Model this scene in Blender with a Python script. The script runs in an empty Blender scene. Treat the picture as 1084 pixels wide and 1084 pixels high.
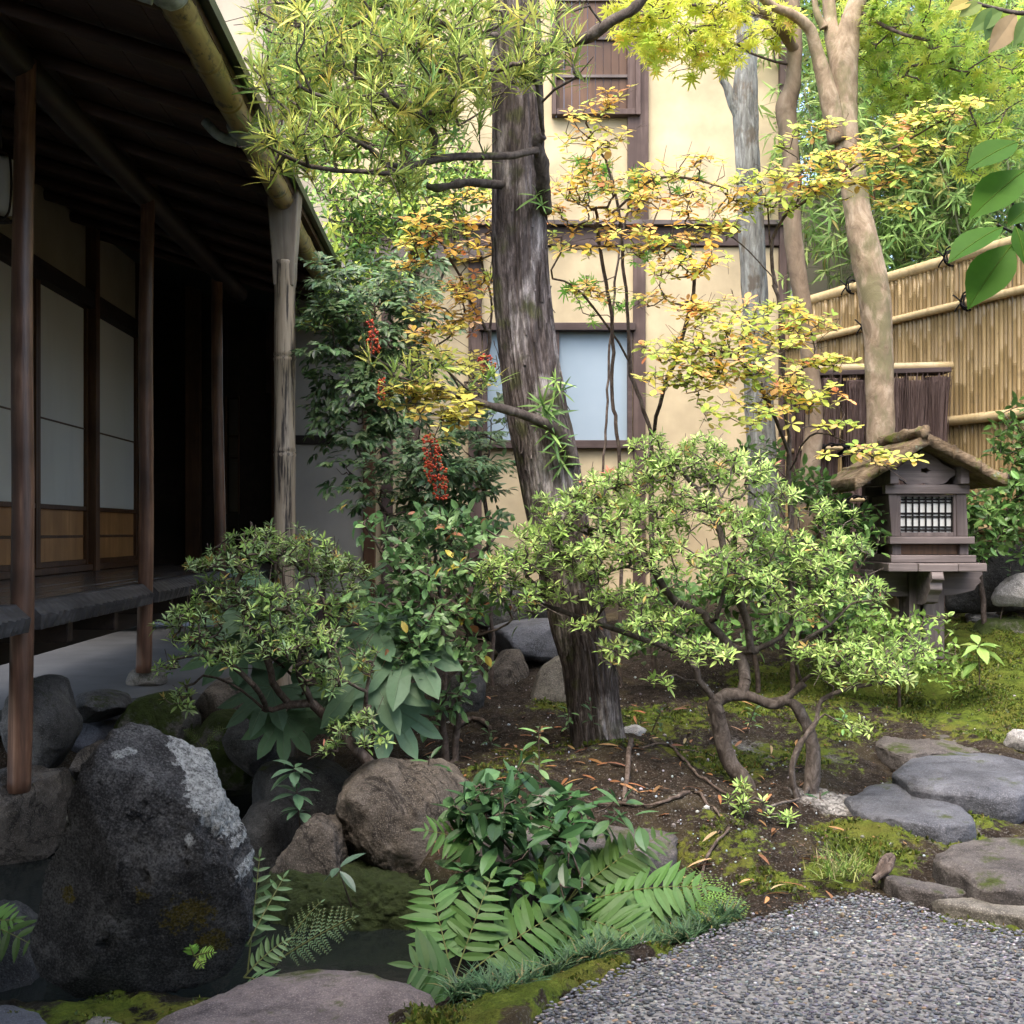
import bpy, bmesh, math, random
import numpy as np
from mathutils import Vector

sc = bpy.context.scene
COL = sc.collection
rng = np.random.default_rng(11)

# ---------------------------------------------------------------- camera, sky, sun, exposure
F, CX, CY, EYE = 1200.0, 542.0, 562.0, 1.0
cam_d = bpy.data.cameras.new("camera")
cam = bpy.data.objects.new("camera", cam_d)
COL.objects.link(cam)
cam.location = (0, 0, EYE)
cam.rotation_euler = (math.radians(90), 0, 0)
cam_d.sensor_width = 36.0
cam_d.lens = 36.0 * F / 1084.0
cam_d.shift_y = (CY - 542.0) / 1084.0
cam_d.clip_start = 0.05
cam_d.clip_end = 400
sc.camera = cam

SUN_EL, SUN_AZ = math.radians(62), math.radians(200)      # azimuth measured clockwise from +Y
w = bpy.data.worlds.new("World")
sc.world = w
w.use_nodes = True
nt = w.node_tree
bg = nt.nodes["Background"]
sky = nt.nodes.new("ShaderNodeTexSky")
sky.sky_type = 'NISHITA'
sky.sun_disc = False
sky.sun_elevation = SUN_EL
sky.sun_rotation = SUN_AZ
sky.air_density = 1.0
sky.dust_density = 5.0
sky.ozone_density = 1.0
nt.links.new(sky.outputs[0], bg.inputs[0])
bg.inputs[1].default_value = 0.15
sl = bpy.data.lights.new("sun", 'SUN')
sl.energy = 0.5
sl.angle = math.radians(75)
sl.color = (1.0, 0.97, 0.91)
so = bpy.data.objects.new("sun", sl)
COL.objects.link(so)
sdir = Vector((math.sin(SUN_AZ) * math.cos(SUN_EL), math.cos(SUN_AZ) * math.cos(SUN_EL), math.sin(SUN_EL)))
so.rotation_euler = sdir.to_track_quat('Z', 'Y').to_euler()
so.location = sdir * 30
sc.view_settings.view_transform = 'Standard'
sc.view_settings.look = 'None'
sc.view_settings.exposure = 2.4
sc.view_settings.gamma = 1.0

# ---------------------------------------------------------------- helpers
ORG = {}


def P(px, py, d):
    return np.array([(px - CX) / F * d, d, EYE - (py - CY) / F * d])


def G(px, py, z):
    d = (EYE - z) * F / (py - CY)
    return P(px, py, d)


def unit(v):
    v = np.asarray(v, float)
    return v / np.maximum(np.linalg.norm(v, axis=-1, keepdims=True), 1e-9)


def vnoise(p, seed=0):
    p = np.asarray(p, float)
    i = np.floor(p).astype(np.int64)
    f = p - i
    f = f * f * (3 - 2 * f)
    out = np.zeros(len(p))
    for dx in (0, 1):
        for dy in (0, 1):
            for dz in (0, 1):
                h = (i[:, 0] + dx) * 374761393 + (i[:, 1] + dy) * 668265263 + (i[:, 2] + dz) * 2147483647 + seed * 974711
                h = (h ^ (h >> 13)) * 1274126177
                h = (h ^ (h >> 16)) & 0xFFFF
                wgt = (f[:, 0] if dx else 1 - f[:, 0]) * (f[:, 1] if dy else 1 - f[:, 1]) * (f[:, 2] if dz else 1 - f[:, 2])
                out += wgt * (h / 32767.5 - 1)
    return out


def fbm(p, seed=0, octv=4, lac=2.1, gain=0.5):
    a, s, o = 1.0, 1.0, 0
    for k in range(octv):
        o = o + a * vnoise(np.asarray(p) * s, seed + k * 17)
        a *= gain
        s *= lac
    return o


def smooth_path(pts, n):
    pts = np.asarray(pts, float)
    if len(pts) == 2:
        t = np.linspace(0, 1, n)[:, None]
        return pts[0] * (1 - t) + pts[1] * t
    q = np.vstack([2 * pts[0] - pts[1], pts, 2 * pts[-1] - pts[-2]])
    m = len(pts) - 1
    out = []
    for u in np.linspace(0, m, n):
        k = min(int(u), m - 1)
        t = u - k
        a, b, c, d = q[k], q[k + 1], q[k + 2], q[k + 3]
        out.append(.5 * (2 * b + (c - a) * t + (2 * a - 5 * b + 4 * c - d) * t * t + (3 * b - a - 3 * c + d) * t ** 3))
    return np.array(out)


class MB:
    """collects faces; build() links them as ONE mesh object"""

    def __init__(self):
        self.V, self.T, self.Q, self.C, self.n = [], [], [], [], 0

    def add(self, V, faces, col=None):
        V = np.asarray(V, float)
        f = np.asarray(faces, np.int64)
        if len(f):
            (self.T if f.shape[1] == 3 else self.Q).append(f + self.n)
        self.V.append(V)
        if col is None:
            col = np.ones((len(V), 3))
        self.C.append(np.broadcast_to(np.asarray(col, float), (len(V), 3)))
        self.n += len(V)
        return self

    def also(self, faces, base):
        f = np.asarray(faces, np.int64) + base
        (self.T if f.shape[1] == 3 else self.Q).append(f)

    def hexa(self, c):
        """eight corners: bottom four, then top four, both anticlockwise"""
        return self.add(c, [[3, 2, 1, 0], [4, 5, 6, 7], [0, 1, 5, 4], [1, 2, 6, 5], [2, 3, 7, 6], [3, 0, 4, 7]])

    def box(self, a, b):
        x0, y0, z0 = a
        x1, y1, z1 = b
        return self.hexa([(x0, y0, z0), (x1, y0, z0), (x1, y1, z0), (x0, y1, z0), (x0, y0, z1), (x1, y0, z1), (x1, y1, z1), (x0, y1, z1)])

    def tube(self, path, rad, n=8, cap=True, rough=0.0, rscale=(20, 20, 20), seed=0, rfun=None):
        path = np.asarray(path, float)
        m = len(path)
        rad = np.broadcast_to(np.asarray(rad, float), (m,))
        t = unit(np.gradient(path, axis=0))
        ref = np.array([0, 1, 0.0]) if abs(t[0][1]) < .8 else np.array([1, 0, 0.0])
        U = np.zeros((m, 3))
        u = ref - t[0] * (ref @ t[0])
        for k in range(m):
            u = u - t[k] * (u @ t[k])
            u = u / np.linalg.norm(u)
            U[k] = u
        W = np.cross(t, U)
        a = np.linspace(0, 2 * math.pi, n, endpoint=False)
        R = np.repeat(rad[:, None], n, 1)
        if rfun is not None:
            R = R * rfun(np.repeat(np.linspace(0, 1, m)[:, None], n, 1), np.repeat(a[None], m, 0))
        V = path[:, None, :] + R[..., None] * (np.cos(a)[None, :, None] * U[:, None, :] + np.sin(a)[None, :, None] * W[:, None, :])
        if rough:
            nrm = unit(V - path[:, None, :])
            nn = fbm(V.reshape(-1, 3) * np.array(rscale), seed, 3).reshape(m, n)
            V = V + nrm * (nn * rough)[..., None]
        V = V.reshape(-1, 3)
        i = np.arange(m - 1)[:, None] * n
        j = np.arange(n)[None, :]
        j2 = (j + 1) % n
        f = np.stack([i + j, i + j2, i + n + j2, i + n + j], -1).reshape(-1, 4)
        b = self.n
        self.add(V, f)
        if cap:
            c0 = self.n
            self.add([path[0], path[-1]], np.zeros((0, 3)))
            jj = np.arange(n)
            self.also(np.stack([(jj + 1) % n + b, jj + b, np.full(n, c0)], -1), 0)
            e = b + (m - 1) * n
            self.also(np.stack([jj + e, (jj + 1) % n + e, np.full(n, c0 + 1)], -1), 0)
        return self

    def build(self, name, mat=None, parent=None, smooth=False, bevel=0.0, base=None):
        V = np.vstack(self.V) if self.V else np.zeros((0, 3))
        C = np.vstack(self.C)
        if parent is not None:
            org = ORG[parent.name]
        else:
            org = np.array(base) if base is not None else np.array([V[:, 0].mean(), V[:, 1].mean(), V[:, 2].min()])
        me = bpy.data.meshes.new(name)
        T = np.vstack(self.T) if self.T else np.zeros((0, 3), np.int64)
        Q = np.vstack(self.Q) if self.Q else np.zeros((0, 4), np.int64)
        me.vertices.add(len(V))
        me.vertices.foreach_set("co", (V - org).astype(np.float32).ravel())
        loops = np.concatenate([T.ravel(), Q.ravel()]).astype(np.int32)
        me.loops.add(len(loops))
        me.loops.foreach_set("vertex_index", loops)
        npoly = len(T) + len(Q)
        me.polygons.add(npoly)
        st = np.concatenate([np.arange(len(T)) * 3, len(T) * 3 + np.arange(len(Q)) * 4]).astype(np.int32)
        me.polygons.foreach_set("loop_start", st)
        me.polygons.foreach_set("use_smooth", np.full(npoly, bool(smooth)))
        ca = me.attributes.new("tint", 'FLOAT_COLOR', 'POINT')
        ca.data.foreach_set("color", np.hstack([C, np.ones((len(C), 1))]).astype(np.float32).ravel())
        me.update(calc_edges=True)
        me.validate()
        o = bpy.data.objects.new(name, me)
        COL.objects.link(o)
        if mat is not None:
            me.materials.append(mat)
        if parent is not None:
            o.parent = parent
            ORG[o.name] = org
        else:
            o.location = org
            ORG[o.name] = org
        if bevel:
            b = o.modifiers.new("bevel", 'BEVEL')
            b.width = bevel
            b.segments = 2
            b.limit_method = 'ANGLE'
        return o


def tag(o, label=None, cat=None, group=None, kind=None):
    if label:
        o["label"] = label
    if cat:
        o["category"] = cat
    if group:
        o["group"] = group
    if kind:
        o["kind"] = kind
    return o


def thing(name, label, cat, loc, group=None):
    o = bpy.data.objects.new(name, None)
    COL.objects.link(o)
    o.location = tuple(loc)
    o.empty_display_size = 0.1
    ORG[o.name] = np.array(loc, float)
    return tag(o, label, cat, group)


def copy_tree(o, loc, rz=0.0, scale=1.0, parent=None):
    c = o.copy()
    COL.objects.link(c)
    if parent is None:
        c.location = loc
        c.rotation_euler = (0, 0, rz)
        c.scale = (scale,) * 3
    else:
        c.parent = parent
    for ch in [x for x in o.children]:
        copy_tree(ch, None, parent=c)
    return c


# ---------------------------------------------------------------- materials
class NT:
    def __init__(self, name, rough=.7, spec=.3):
        self.m = bpy.data.materials.new(name)
        self.m.use_nodes = True
        self.t = self.m.node_tree
        self.b = self.t.nodes["Principled BSDF"]
        self.b.inputs["Roughness"].default_value = rough
        self.b.inputs["Specular IOR Level"].default_value = spec
        self._c = None

    def n(self, typ, **kw):
        x = self.t.nodes.new(typ)
        for k, v in kw.items():
            setattr(x, k, v)
        return x

    def l(self, a, b):
        self.t.links.new(a, b)

    def coord(self, scale=(1, 1, 1), kind="Object"):
        if self._c is None:
            self._c = self.n("ShaderNodeTexCoord")
        mp = self.n("ShaderNodeMapping")
        mp.inputs["Scale"].default_value = scale
        self.l(self._c.outputs[kind], mp.inputs[0])
        return mp.outputs[0]

    def noise(self, scale, detail=4, stretch=(1, 1, 1), rough=.55, dist=0.0):
        x = self.n("ShaderNodeTexNoise")
        x.inputs["Scale"].default_value = scale
        x.inputs["Detail"].default_value = detail
        x.inputs["Roughness"].default_value = rough
        x.inputs["Distortion"].default_value = dist
        self.l(self.coord(stretch), x.inputs["Vector"])
        return x.outputs[0]

    def voro(self, scale, feature='F1', stretch=(1, 1, 1), out=0):
        x = self.n("ShaderNodeTexVoronoi")
        x.feature = feature
        x.inputs["Scale"].default_value = scale
        self.l(self.coord(stretch), x.inputs["Vector"])
        return x.outputs[out]

    def ramp(self, fac, stops, interp='LINEAR'):
        r = self.n("ShaderNodeValToRGB")
        r.color_ramp.interpolation = interp
        e = r.color_ramp.elements
        while len(e) < len(stops):
            e.new(.5)
        for q, (p, c) in zip(e, stops):
            q.position = p
            q.color = (*c, 1) if len(c) == 3 else c
        self.l(fac, r.inputs[0])
        return r.outputs[0]

    def fac(self, x, lo, hi):
        r = self.n("ShaderNodeMapRange")
        r.inputs[1].default_value = lo
        r.inputs[2].default_value = hi
        self.l(x, r.inputs[0])
        return r.outputs[0]

    def mix(self, f, a, b, typ='MIX'):
        x = self.n("ShaderNodeMix", data_type='RGBA', blend_type=typ)
        for s, v in ((0, f), (6, a), (7, b)):
            if hasattr(v, "links"):
                self.l(v, x.inputs[s])
            else:
                x.inputs[s].default_value = v if s == 0 else (*v, 1)
        return x.outputs[2]

    def math(self, op, a, b=None):
        x = self.n("ShaderNodeMath", operation=op)
        for s, v in ((0, a), (1, b)):
            if v is None:
                continue
            if hasattr(v, "links"):
                self.l(v, x.inputs[s])
            else:
                x.inputs[s].default_value = v
        return x.outputs[0]

    def base(self, c):
        if hasattr(c, "links"):
            self.l(c, self.b.inputs["Base Color"])
        else:
            self.b.inputs["Base Color"].default_value = (*c, 1)
        return self

    def rough(self, r):
        self.l(r, self.b.inputs["Roughness"])
        return self

    def bump(self, h, strength=.5, dist=.01):
        x = self.n("ShaderNodeBump")
        x.inputs["Strength"].default_value = strength
        x.inputs["Distance"].default_value = dist
        self.l(h, x.inputs["Height"])
        prev = self.b.inputs["Normal"].links
        if prev:
            self.l(prev[0].from_socket, x.inputs["Normal"])
        self.l(x.outputs[0], self.b.inputs["Normal"])
        return self

    def up(self):
        g = self.n("ShaderNodeNewGeometry")
        s = self.n("ShaderNodeSeparateXYZ")
        self.l(g.outputs["Normal"], s.inputs[0])
        return s.outputs[2]

    def attr(self, name="tint"):
        a = self.n("ShaderNodeAttribute")
        a.attribute_name = name
        return a.outputs["Color"]

    def island(self):
        g = self.n("ShaderNodeNewGeometry")
        return g.outputs["Random Per Island"]


def wood(name, c0, c1, c2, axis=2, scale=30, rough=.6, spec=.3, bump=.4, squash=.06):
    t = NT(name, rough, spec)
    st = [1, 1, 1]
    st[axis] = squash
    a = t.noise(scale, 6, tuple(st), .65, .6)
    b = t.noise(3.0, 3)
    col = t.ramp(a, [(.25, c0), (.5, c1), (.75, c2)])
    col = t.mix(t.fac(b, .35, .7), col, c0)
    t.base(col)
    t.bump(a, bump, .004)
    return t.m


def leafmat(name, rough=.45, spec=.4, trans=.35, bump=0.0):
    t = NT(name, rough, spec)
    c = t.attr()
    nz = t.noise(60, 2)
    c = t.mix(t.fac(nz, .3, .8), c, t.mix(.15, c, (.01, .012, .004)))
    t.base(c)
    tr = t.n("ShaderNodeBsdfTranslucent")
    gm = t.n("ShaderNodeGamma")
    gm.inputs[1].default_value = .85
    t.l(c, gm.inputs[0])
    t.l(gm.outputs[0], tr.inputs[0])
    mx = t.n("ShaderNodeMixShader")
    mx.inputs[0].default_value = trans
    out = t.t.nodes["Material Output"]
    t.l(t.b.outputs[0], mx.inputs[1])
    t.l(tr.outputs[0], mx.inputs[2])
    t.l(mx.outputs[0], out.inputs[0])
    return t.m


M = {}
M["post"] = wood("post_wood", (.055, .028, .018), (.20, .10, .06), (.42, .24, .15), 2, 30, .38, .45, .8)
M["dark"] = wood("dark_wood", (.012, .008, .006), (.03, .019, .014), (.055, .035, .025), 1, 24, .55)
M["rafter"] = wood("rafter_wood", (.03, .015, .010), (.07, .034, .022), (.12, .06, .04), 0, 24, .55)
M["frame"] = wood("frame_wood", (.05, .024, .012), (.10, .05, .025), (.16, .08, .04), 2, 30, .5)
M["hip"] = wood("hip_board", (.26, .13, .05), (.40, .21, .08), (.52, .29, .12), 2, 18, .5, .3, .1)
M["deck"] = wood("deck_wood", (.045, .035, .03), (.085, .066, .055), (.15, .12, .1), 1, 16, .22, .5, .25)
M["edge"] = wood("adzed_wood", (.03, .028, .027), (.075, .07, .066), (.15, .14, .135), 1, 30, .5, .35, .6)
M["weathered"] = wood("weathered_wood", (.07, .058, .055), (.15, .125, .118), (.25, .215, .20), 0, 34, .75, .2, .6)
M["weathered_up"] = wood("weathered_upright", (.055, .044, .042), (.12, .098, .092), (.21, .178, .165), 2, 34, .75, .2, .6)
M["grey_top"] = wood("pale_weathered", (.16, .13, .10), (.30, .255, .20), (.42, .37, .30), 2, 30, .7, .2, .5)
M["timber"] = wood("timber_purple", (.05, .034, .03), (.10, .07, .062), (.17, .125, .11), 2, 26, .7, .2, .4)
M["timber_h"] = wood("timber_level", (.04, .028, .026), (.08, .058, .054), (.15, .115, .105), 0, 26, .7, .2, .4)


def plaster(name, c, rough=.9, var=.12, sc_=2.5):
    t = NT(name, rough, .1)
    a = t.noise(sc_, 5)
    b = t.noise(140, 3)
    d = t.noise(1.2, 6, (1.5, 1.5, .25), .7)
    lo = tuple(x * (1 - var * 1.6) for x in c)
    hi = tuple(min(1, x * (1 + var * .4)) for x in c)
    col = t.mix(t.fac(a, .3, .7), lo, hi)
    col = t.mix(t.math('MULTIPLY', t.fac(d, .5, .85), .5), col, tuple(x * .62 for x in c))
    t.base(col)
    t.bump(b, .25, .003)
    return t.m


M["plaster"] = plaster("cream_plaster", (.465, .385, .25), .9, .22)
M["plaster_pale"] = plaster("pale_plaster", (.33, .30, .24))
M["plaster_grey"] = plaster("grey_plaster", (.30, .28, .25))
M["sand_wall"] = plaster("sand_wall", (.33, .29, .21))
M["paper"] = plaster("shoji_paper", (.56, .57, .54), .8, .03, 1.2)
M["concrete"] = plaster("packed_floor", (.125, .125, .122), .85, .15, 3)
M["plinth"] = plaster("plinth_stone", (.20, .20, .19), .9, .25, 4)

t = NT("frosted_glass", .7, .12)
t.base(t.mix(t.fac(t.noise(1.5, 3), .3, .7), (.22, .285, .34), (.27, .335, .39)))
M["glass"] = t.m


def bamboo(name, c0, c1, spots, sc_=1.0, axis=2, rough=.35, sst=(1, 1, 1), lim=(.56, .72)):
    t = NT(name, rough, .4)
    st = [1, 1, 1]
    st[axis] = .08
    a = t.noise(40 * sc_, 4, tuple(st))
    col = t.mix(t.fac(a, .3, .7), c0, c1)
    r = t.island()
    col = t.mix(t.math('MULTIPLY', r, .45), col, tuple(x * .55 for x in c0))
    s = t.noise(18 * sc_, 7, sst, .65)
    col = t.mix(t.fac(s, *lim), col, spots)
    t.base(col)
    t.bump(a, .2, .003)
    return t.m


M["bamboo_fence"] = bamboo("fence_bamboo", (.25, .17, .075), (.36, .26, .118), (.17, .118, .055))
M["bamboo_pole"] = bamboo("bamboo_pole", (.43, .32, .16), (.55, .43, .24), (.30, .21, .10), 1, 0)
M["bamboo_gutter"] = bamboo("gutter_bamboo", (.22, .15, .05), (.33, .235, .09), (.05, .038, .024), 1.4, 1, .35, (1, .5, 1), (.53, .62))
M["bamboo_post"] = bamboo("post_bamboo", (.40, .32, .23), (.50, .42, .32), (.05, .04, .035), 2.6, 2, .45, (1, 1, .06), (.50, .60))
M["bamboo_green"] = bamboo("bamboo_culm", (.10, .11, .05), (.17, .17, .08), (.06, .055, .03))

t = NT("brushwood", .85, .15)
a = t.noise(60, 6, (1, 1, .05), .7, .4)
c = t.ramp(a, [(.28, (.035, .022, .02)), (.5, (.11, .075, .066)), (.72, (.22, .16, .14))])
t.base(c)
t.bump(a, 1.0, .012)
M["brush"] = t.m

t = NT("rope", .9, .1)
t.base((.012, .011, .011))
M["rope"] = t.m
t = NT("lead_sheet", .5, .4)
t.base(t.mix(t.fac(t.noise(30, 4), .35, .65), (.16, .18, .16), (.34, .36, .33)))
M["lead"] = t.m
t = NT("eave_edge", .4, .4)
t.base((.035, .042, .035))
M["eave"] = t.m
t = NT("pipe_paint", .35, .45)
t.base((.22, .22, .26))
M["pipe"] = t.m
t = NT("black_hole", .9, .0)
t.base((.006, .005, .005))
M["black"] = t.m


def bark(name, dark, mid, lite, patch=None, axis_sq=.12, sc_=18, bump=1.0, pt=(.55, .7), psc=6, moss=None, fibre=0, fmix=.6, fsq=.06):
    t = NT(name, .85, .15)
    a = t.noise(sc_, 7, (1, 1, axis_sq), .68, .8)
    col = t.ramp(a, [(.3, dark), (.5, mid), (.72, lite)])
    if patch:
        pn = t.noise(psc, 6, (1, 1, .45), .65)
        col = t.mix(t.fac(pn, *pt), col, patch)
    if moss:
        mn = t.noise(9, 5)
        col = t.mix(t.fac(mn, .56, .68), col, moss)
    if fibre:
        fb = t.noise(fibre, 6, (1, 1, fsq), .72, .5)
        col = t.mix(t.fac(fb, .46, .58), t.mix(fmix, col, tuple(x * .45 for x in dark)), col)
        t.bump(fb, 1.0, .010)
    t.base(col)
    t.bump(a, bump, .012)
    t.bump(t.noise(120, 4), .3, .003)
    return t.m


M["bark_main"] = bark("shaggy_bark", (.03, .022, .019), (.145, .117, .105), (.29, .245, .225), (.44, .39, .36), .2, 30, 1.0, (.54, .63), 7, (.12, .12, .06), 60, .6, .16)
M["bark_lichen"] = bark("lichen_bark", (.09, .087, .078), (.25, .25, .23), (.40, .42, .39), (.17, .145, .115), .22, 34, 1.0, (.54, .64), 16, None, 60, .3, .10)
M["bark_smooth"] = bark("smooth_bark", (.12, .085, .055), (.27, .205, .14), (.44, .36, .265), (.17, .15, .085), .6, 13, .6, (.50, .60), 7)
M["bark_brown"] = bark("brown_bark", (.11, .08, .055), (.20, .15, .105), (.30, .24, .175), (.15, .12, .08), .5, 12, .5, (.5, .65), 8)
M["twig"] = bark("twig_bark", (.035, .026, .021), (.085, .064, .052), (.19, .155, .13), None, .6, 40, .5)
M["twig_grey"] = bark("grey_twig_bark", (.032, .026, .022), (.085, .070, .060), (.19, .165, .145), None, .6, 40, .5)
M["twig_moss"] = bark("mossy_twig_bark", (.03, .024, .02), (.075, .06, .05), (.15, .125, .105), None, .6, 30, .7, moss=(.075, .085, .03))


def rockmat(name, dark, mid, lite, moss=0.0, mosscol=(.05, .065, .012), lichen=None, lfac=(.6, .68), rough=.85, sc_=7, spec=.25, bump=1.0, cracks=.35):
    t = NT(name, rough, spec)
    a = t.noise(sc_, 9, (1, 1, 1), .66, .5)
    g = t.noise(90, 5)
    v = t.noise(3.2, 5, dist=.8)
    col = t.ramp(a, [(.36, dark), (.5, mid), (.66, lite)])
    sp_ = t.noise(260, 3)
    col = t.mix(t.math('MULTIPLY', t.fac(sp_, .52, .66), .5), col, tuple(min(1, x * 2.0) for x in lite))
    ck = t.noise(2.2, 6, (1, 1, 1), .6, 1.5)
    crack = t.fac(t.math('ABSOLUTE', t.math('SUBTRACT', ck, .5)), .0, .018)
    col = t.mix(t.fac(v, .35, .72), col, t.mix(.5, col, tuple(x * 1.25 + .01 for x in mid)))
    col = t.mix(t.math('ADD', t.math('MULTIPLY', crack, cracks), 1 - cracks), tuple(x * .6 for x in dark), col)
    col = t.mix(t.math('MULTIPLY', t.fac(g, .52, .75), .55), col, tuple(x * .35 for x in dark))
    if lichen:
        ln = t.noise(11, 9, (1, 1, 1), .72)
        col = t.mix(t.fac(ln, *lfac), col, lichen)
    if moss:
        mn = t.math('ADD', t.noise(5, 8, rough=.7), t.math('MULTIPLY', t.up(), .16))
        mf = t.fac(mn, .78 - moss * .35, .86 - moss * .35)
        mc = t.mix(t.fac(t.noise(45, 4), .3, .7), tuple(x * .5 for x in mosscol), mosscol)
        col = t.mix(mf, col, mc)
    t.base(col)
    t.bump(t.noise(sc_ * 2.5, 9, rough=.7), bump, .03)
    t.bump(crack, .5 * cracks, .012)
    t.bump(g, .5, .005)
    return t.m


M["rock_brown"] = rockmat("boulder_brown", (.03, .025, .02), (.085, .072, .058), (.17, .145, .118), 0, cracks=.8)
M["rock_grey"] = rockmat("rock_grey", (.028, .028, .027), (.07, .069, .066), (.135, .132, .125), .35)
M["rock_dark"] = rockmat("rock_dark", (.016, .016, .016), (.04, .04, .039), (.085, .085, .082), .25)
M["rock_moss"] = rockmat("rock_mossy", (.035, .034, .03), (.085, .08, .07), (.16, .15, .13), .95, (.045, .065, .012))
M["rock_pale"] = rockmat("rock_pale", (.16, .155, .15), (.30, .29, .275), (.42, .41, .39), .3)
M["rock_bank"] = rockmat("bank_moss", (.02, .018, .014), (.04, .035, .025), (.06, .05, .04), 1.25, (.03, .045, .010))
M["slab_blue"] = rockmat("slab_blue", (.034, .036, .041), (.066, .069, .079), (.112, .116, .13), .15, rough=.7, bump=.6, cracks=.0)
M["slab_brown"] = rockmat("slab_brown", (.032, .028, .026), (.074, .066, .061), (.13, .116, .107), .32, rough=.75, bump=.7, cracks=.0)
M["slab_pink"] = rockmat("slab_pink", (.055, .046, .045), (.11, .092, .09), (.175, .145, .138), .2, rough=.75, bump=.6, cracks=.15, lichen=(.07, .06, .06), lfac=(.58, .66))
M["slab_tan"] = rockmat("slab_tan", (.06, .055, .046), (.125, .115, .098), (.20, .185, .155), .25, rough=.8, bump=.5)

M["leaf_soft"] = leafmat("leaf_soft", .5, .3, .28)
M["leaf_gloss"] = leafmat("leaf_gloss", .36, .36, .22)
M["leaf_thin"] = leafmat("leaf_thin", .6, .2, .48)
M["leaf_fat"] = leafmat("leaf_broad", .5, .25, .3)
t = NT("berry_skin", .3, .5)
t.base(t.attr())
M["berry"] = t.m

# ---------------------------------------------------------------- leaves and plants
def leaf_template(prof, fold=.18, curl=.12):
    """prof: half widths along the blade, first and last are the ends; length 1 along +Y"""
    n = len(prof) - 1
    V, T = [], []
    ids = []
    for k, wd in enumerate(prof):
        tt = k / n
        z = -curl * tt * tt
        if wd == 0:
            V.append((0, tt, z))
            ids.append((len(V) - 1,) * 3)
        else:
            V += [(-wd, tt, z + fold * wd), (0, tt, z), (wd, tt, z + fold * wd)]
            ids.append((len(V) - 3, len(V) - 2, len(V) - 1))
    for a, b in zip(ids, ids[1:]):
        for s in (0, 1):
            q = [a[s], a[s + 1], b[s + 1], b[s]]
            q = [x for i, x in enumerate(q) if x not in q[:i]]
            if len(q) == 4:
                T += [(q[0], q[1], q[2]), (q[0], q[2], q[3])]
            elif len(q) == 3:
                T.append(tuple(q))
    return np.array(V, float), np.array(T)


LT = {
    "oval": leaf_template([0, .30, .34, .22, 0], .25, .15),
    "ovate": leaf_template([0, .24, .36, .36, .24, 0], .2, .18),
    "lance": leaf_template([0, .13, .17, .12, 0], .3, .2),
    "strap": leaf_template([.03, .06, .065, .045, 0], .25, .22),
    "rhomb": leaf_template([0, .19, .37, .44, .34, 0], .10, .08),
    "blade": leaf_template([.03, .03, .022, 0], .3, .5),
    "pinna": leaf_template([.06, .13, .14, .12, .07, 0], .2, .2),
    "bamboo": leaf_template([0, .085, .08, .05, 0], .3, .25),
    "tiny": leaf_template([0, .3, 0], .2, .1),
}


def lobed(n, r_in, spread, lens=None, tipw=.5, droop=.25):
    """palmate leaf: stalk at the origin, middle lobe along +Y"""
    V = [(0, 0, 0)]
    T = []
    ang = np.linspace(-spread, spread, n)
    mids = np.linspace(-spread - spread / n, spread + spread / n, n + 1)
    idx_in = []
    for a in mids:
        V.append((r_in * math.sin(a), r_in * math.cos(a), -.02))
        idx_in.append(len(V) - 1)
    for k, a in enumerate(ang):
        L = (lens[k] if lens else 1.0)
        wv = tipw * spread / n
        ds = []
        for rr, ww in ((r_in + (L - r_in) * .45, wv), (L * .85, wv * .55)):
            for s in (-1, 1):
                b = a + s * ww
                V.append((rr * math.sin(b), rr * math.cos(b), -droop * rr * rr - .02))
                ds.append(len(V) - 1)
        V.append((L * math.sin(a), L * math.cos(a), -droop * L * L))
        tip = len(V) - 1
        V.append((.55 * L * math.sin(a), .55 * L * math.cos(a), -droop * .3 * L * L + .0))
        c = len(V) - 1
        i0, i1 = idx_in[k], idx_in[k + 1]
        T += [(0, i0, c), (0, c, i1), (i0, ds[0], c), (i1, c, ds[1]), (ds[0], ds[2], c), (ds[1], c, ds[3]), (ds[2], tip, c), (ds[3], c, tip)]
    return np.array(V, float), np.array(T)


LT["maple"] = lobed(7, .28, 2.0, [.55, .8, .95, 1.0, .95, .8, .55], .42, .12)
LT["fatsia"] = lobed(9, .50, 2.25, [.62, .82, .95, 1.0, 1.0, 1.0, .95, .82, .62], .80, .12)


def leaves(mb, tmpl, pos, d, nrm, length, width, cols):
    """a batch of leaves: blade direction d, upper side towards nrm"""
    V, T = LT[tmpl]
    N = len(pos)
    if N == 0:
        return
    d = unit(d)
    x = unit(np.cross(d, nrm))
    z = np.cross(x, d)
    L = np.broadcast_to(np.asarray(length, float), (N,))[:, None, None]
    W = np.broadcast_to(np.asarray(width, float), (N,))[:, None, None]
    out = pos[:, None, :] + V[None, :, 0:1] * W * x[:, None, :] + V[None, :, 1:2] * L * d[:, None, :] + V[None, :, 2:3] * (W + L) * .5 * z[:, None, :]
    f = (T[None] + (np.arange(N) * len(V))[:, None, None]).reshape(-1, 3)
    c = np.repeat(cols, len(V), 0)
    mb.add(out.reshape(-1, 3), f, c)


def pick(pal, n, jit=.18):
    """pal: list of (weight, colour)"""
    ws = np.array([p[0] for p in pal], float)
    cs = np.array([p[1] for p in pal], float)
    k = rng.choice(len(pal), n, p=ws / ws.sum())
    return np.clip(cs[k] * (1 + rng.normal(0, jit, (n, 1))) * (1 + rng.normal(0, jit * .35, (n, 3))), .003, .95)


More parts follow.
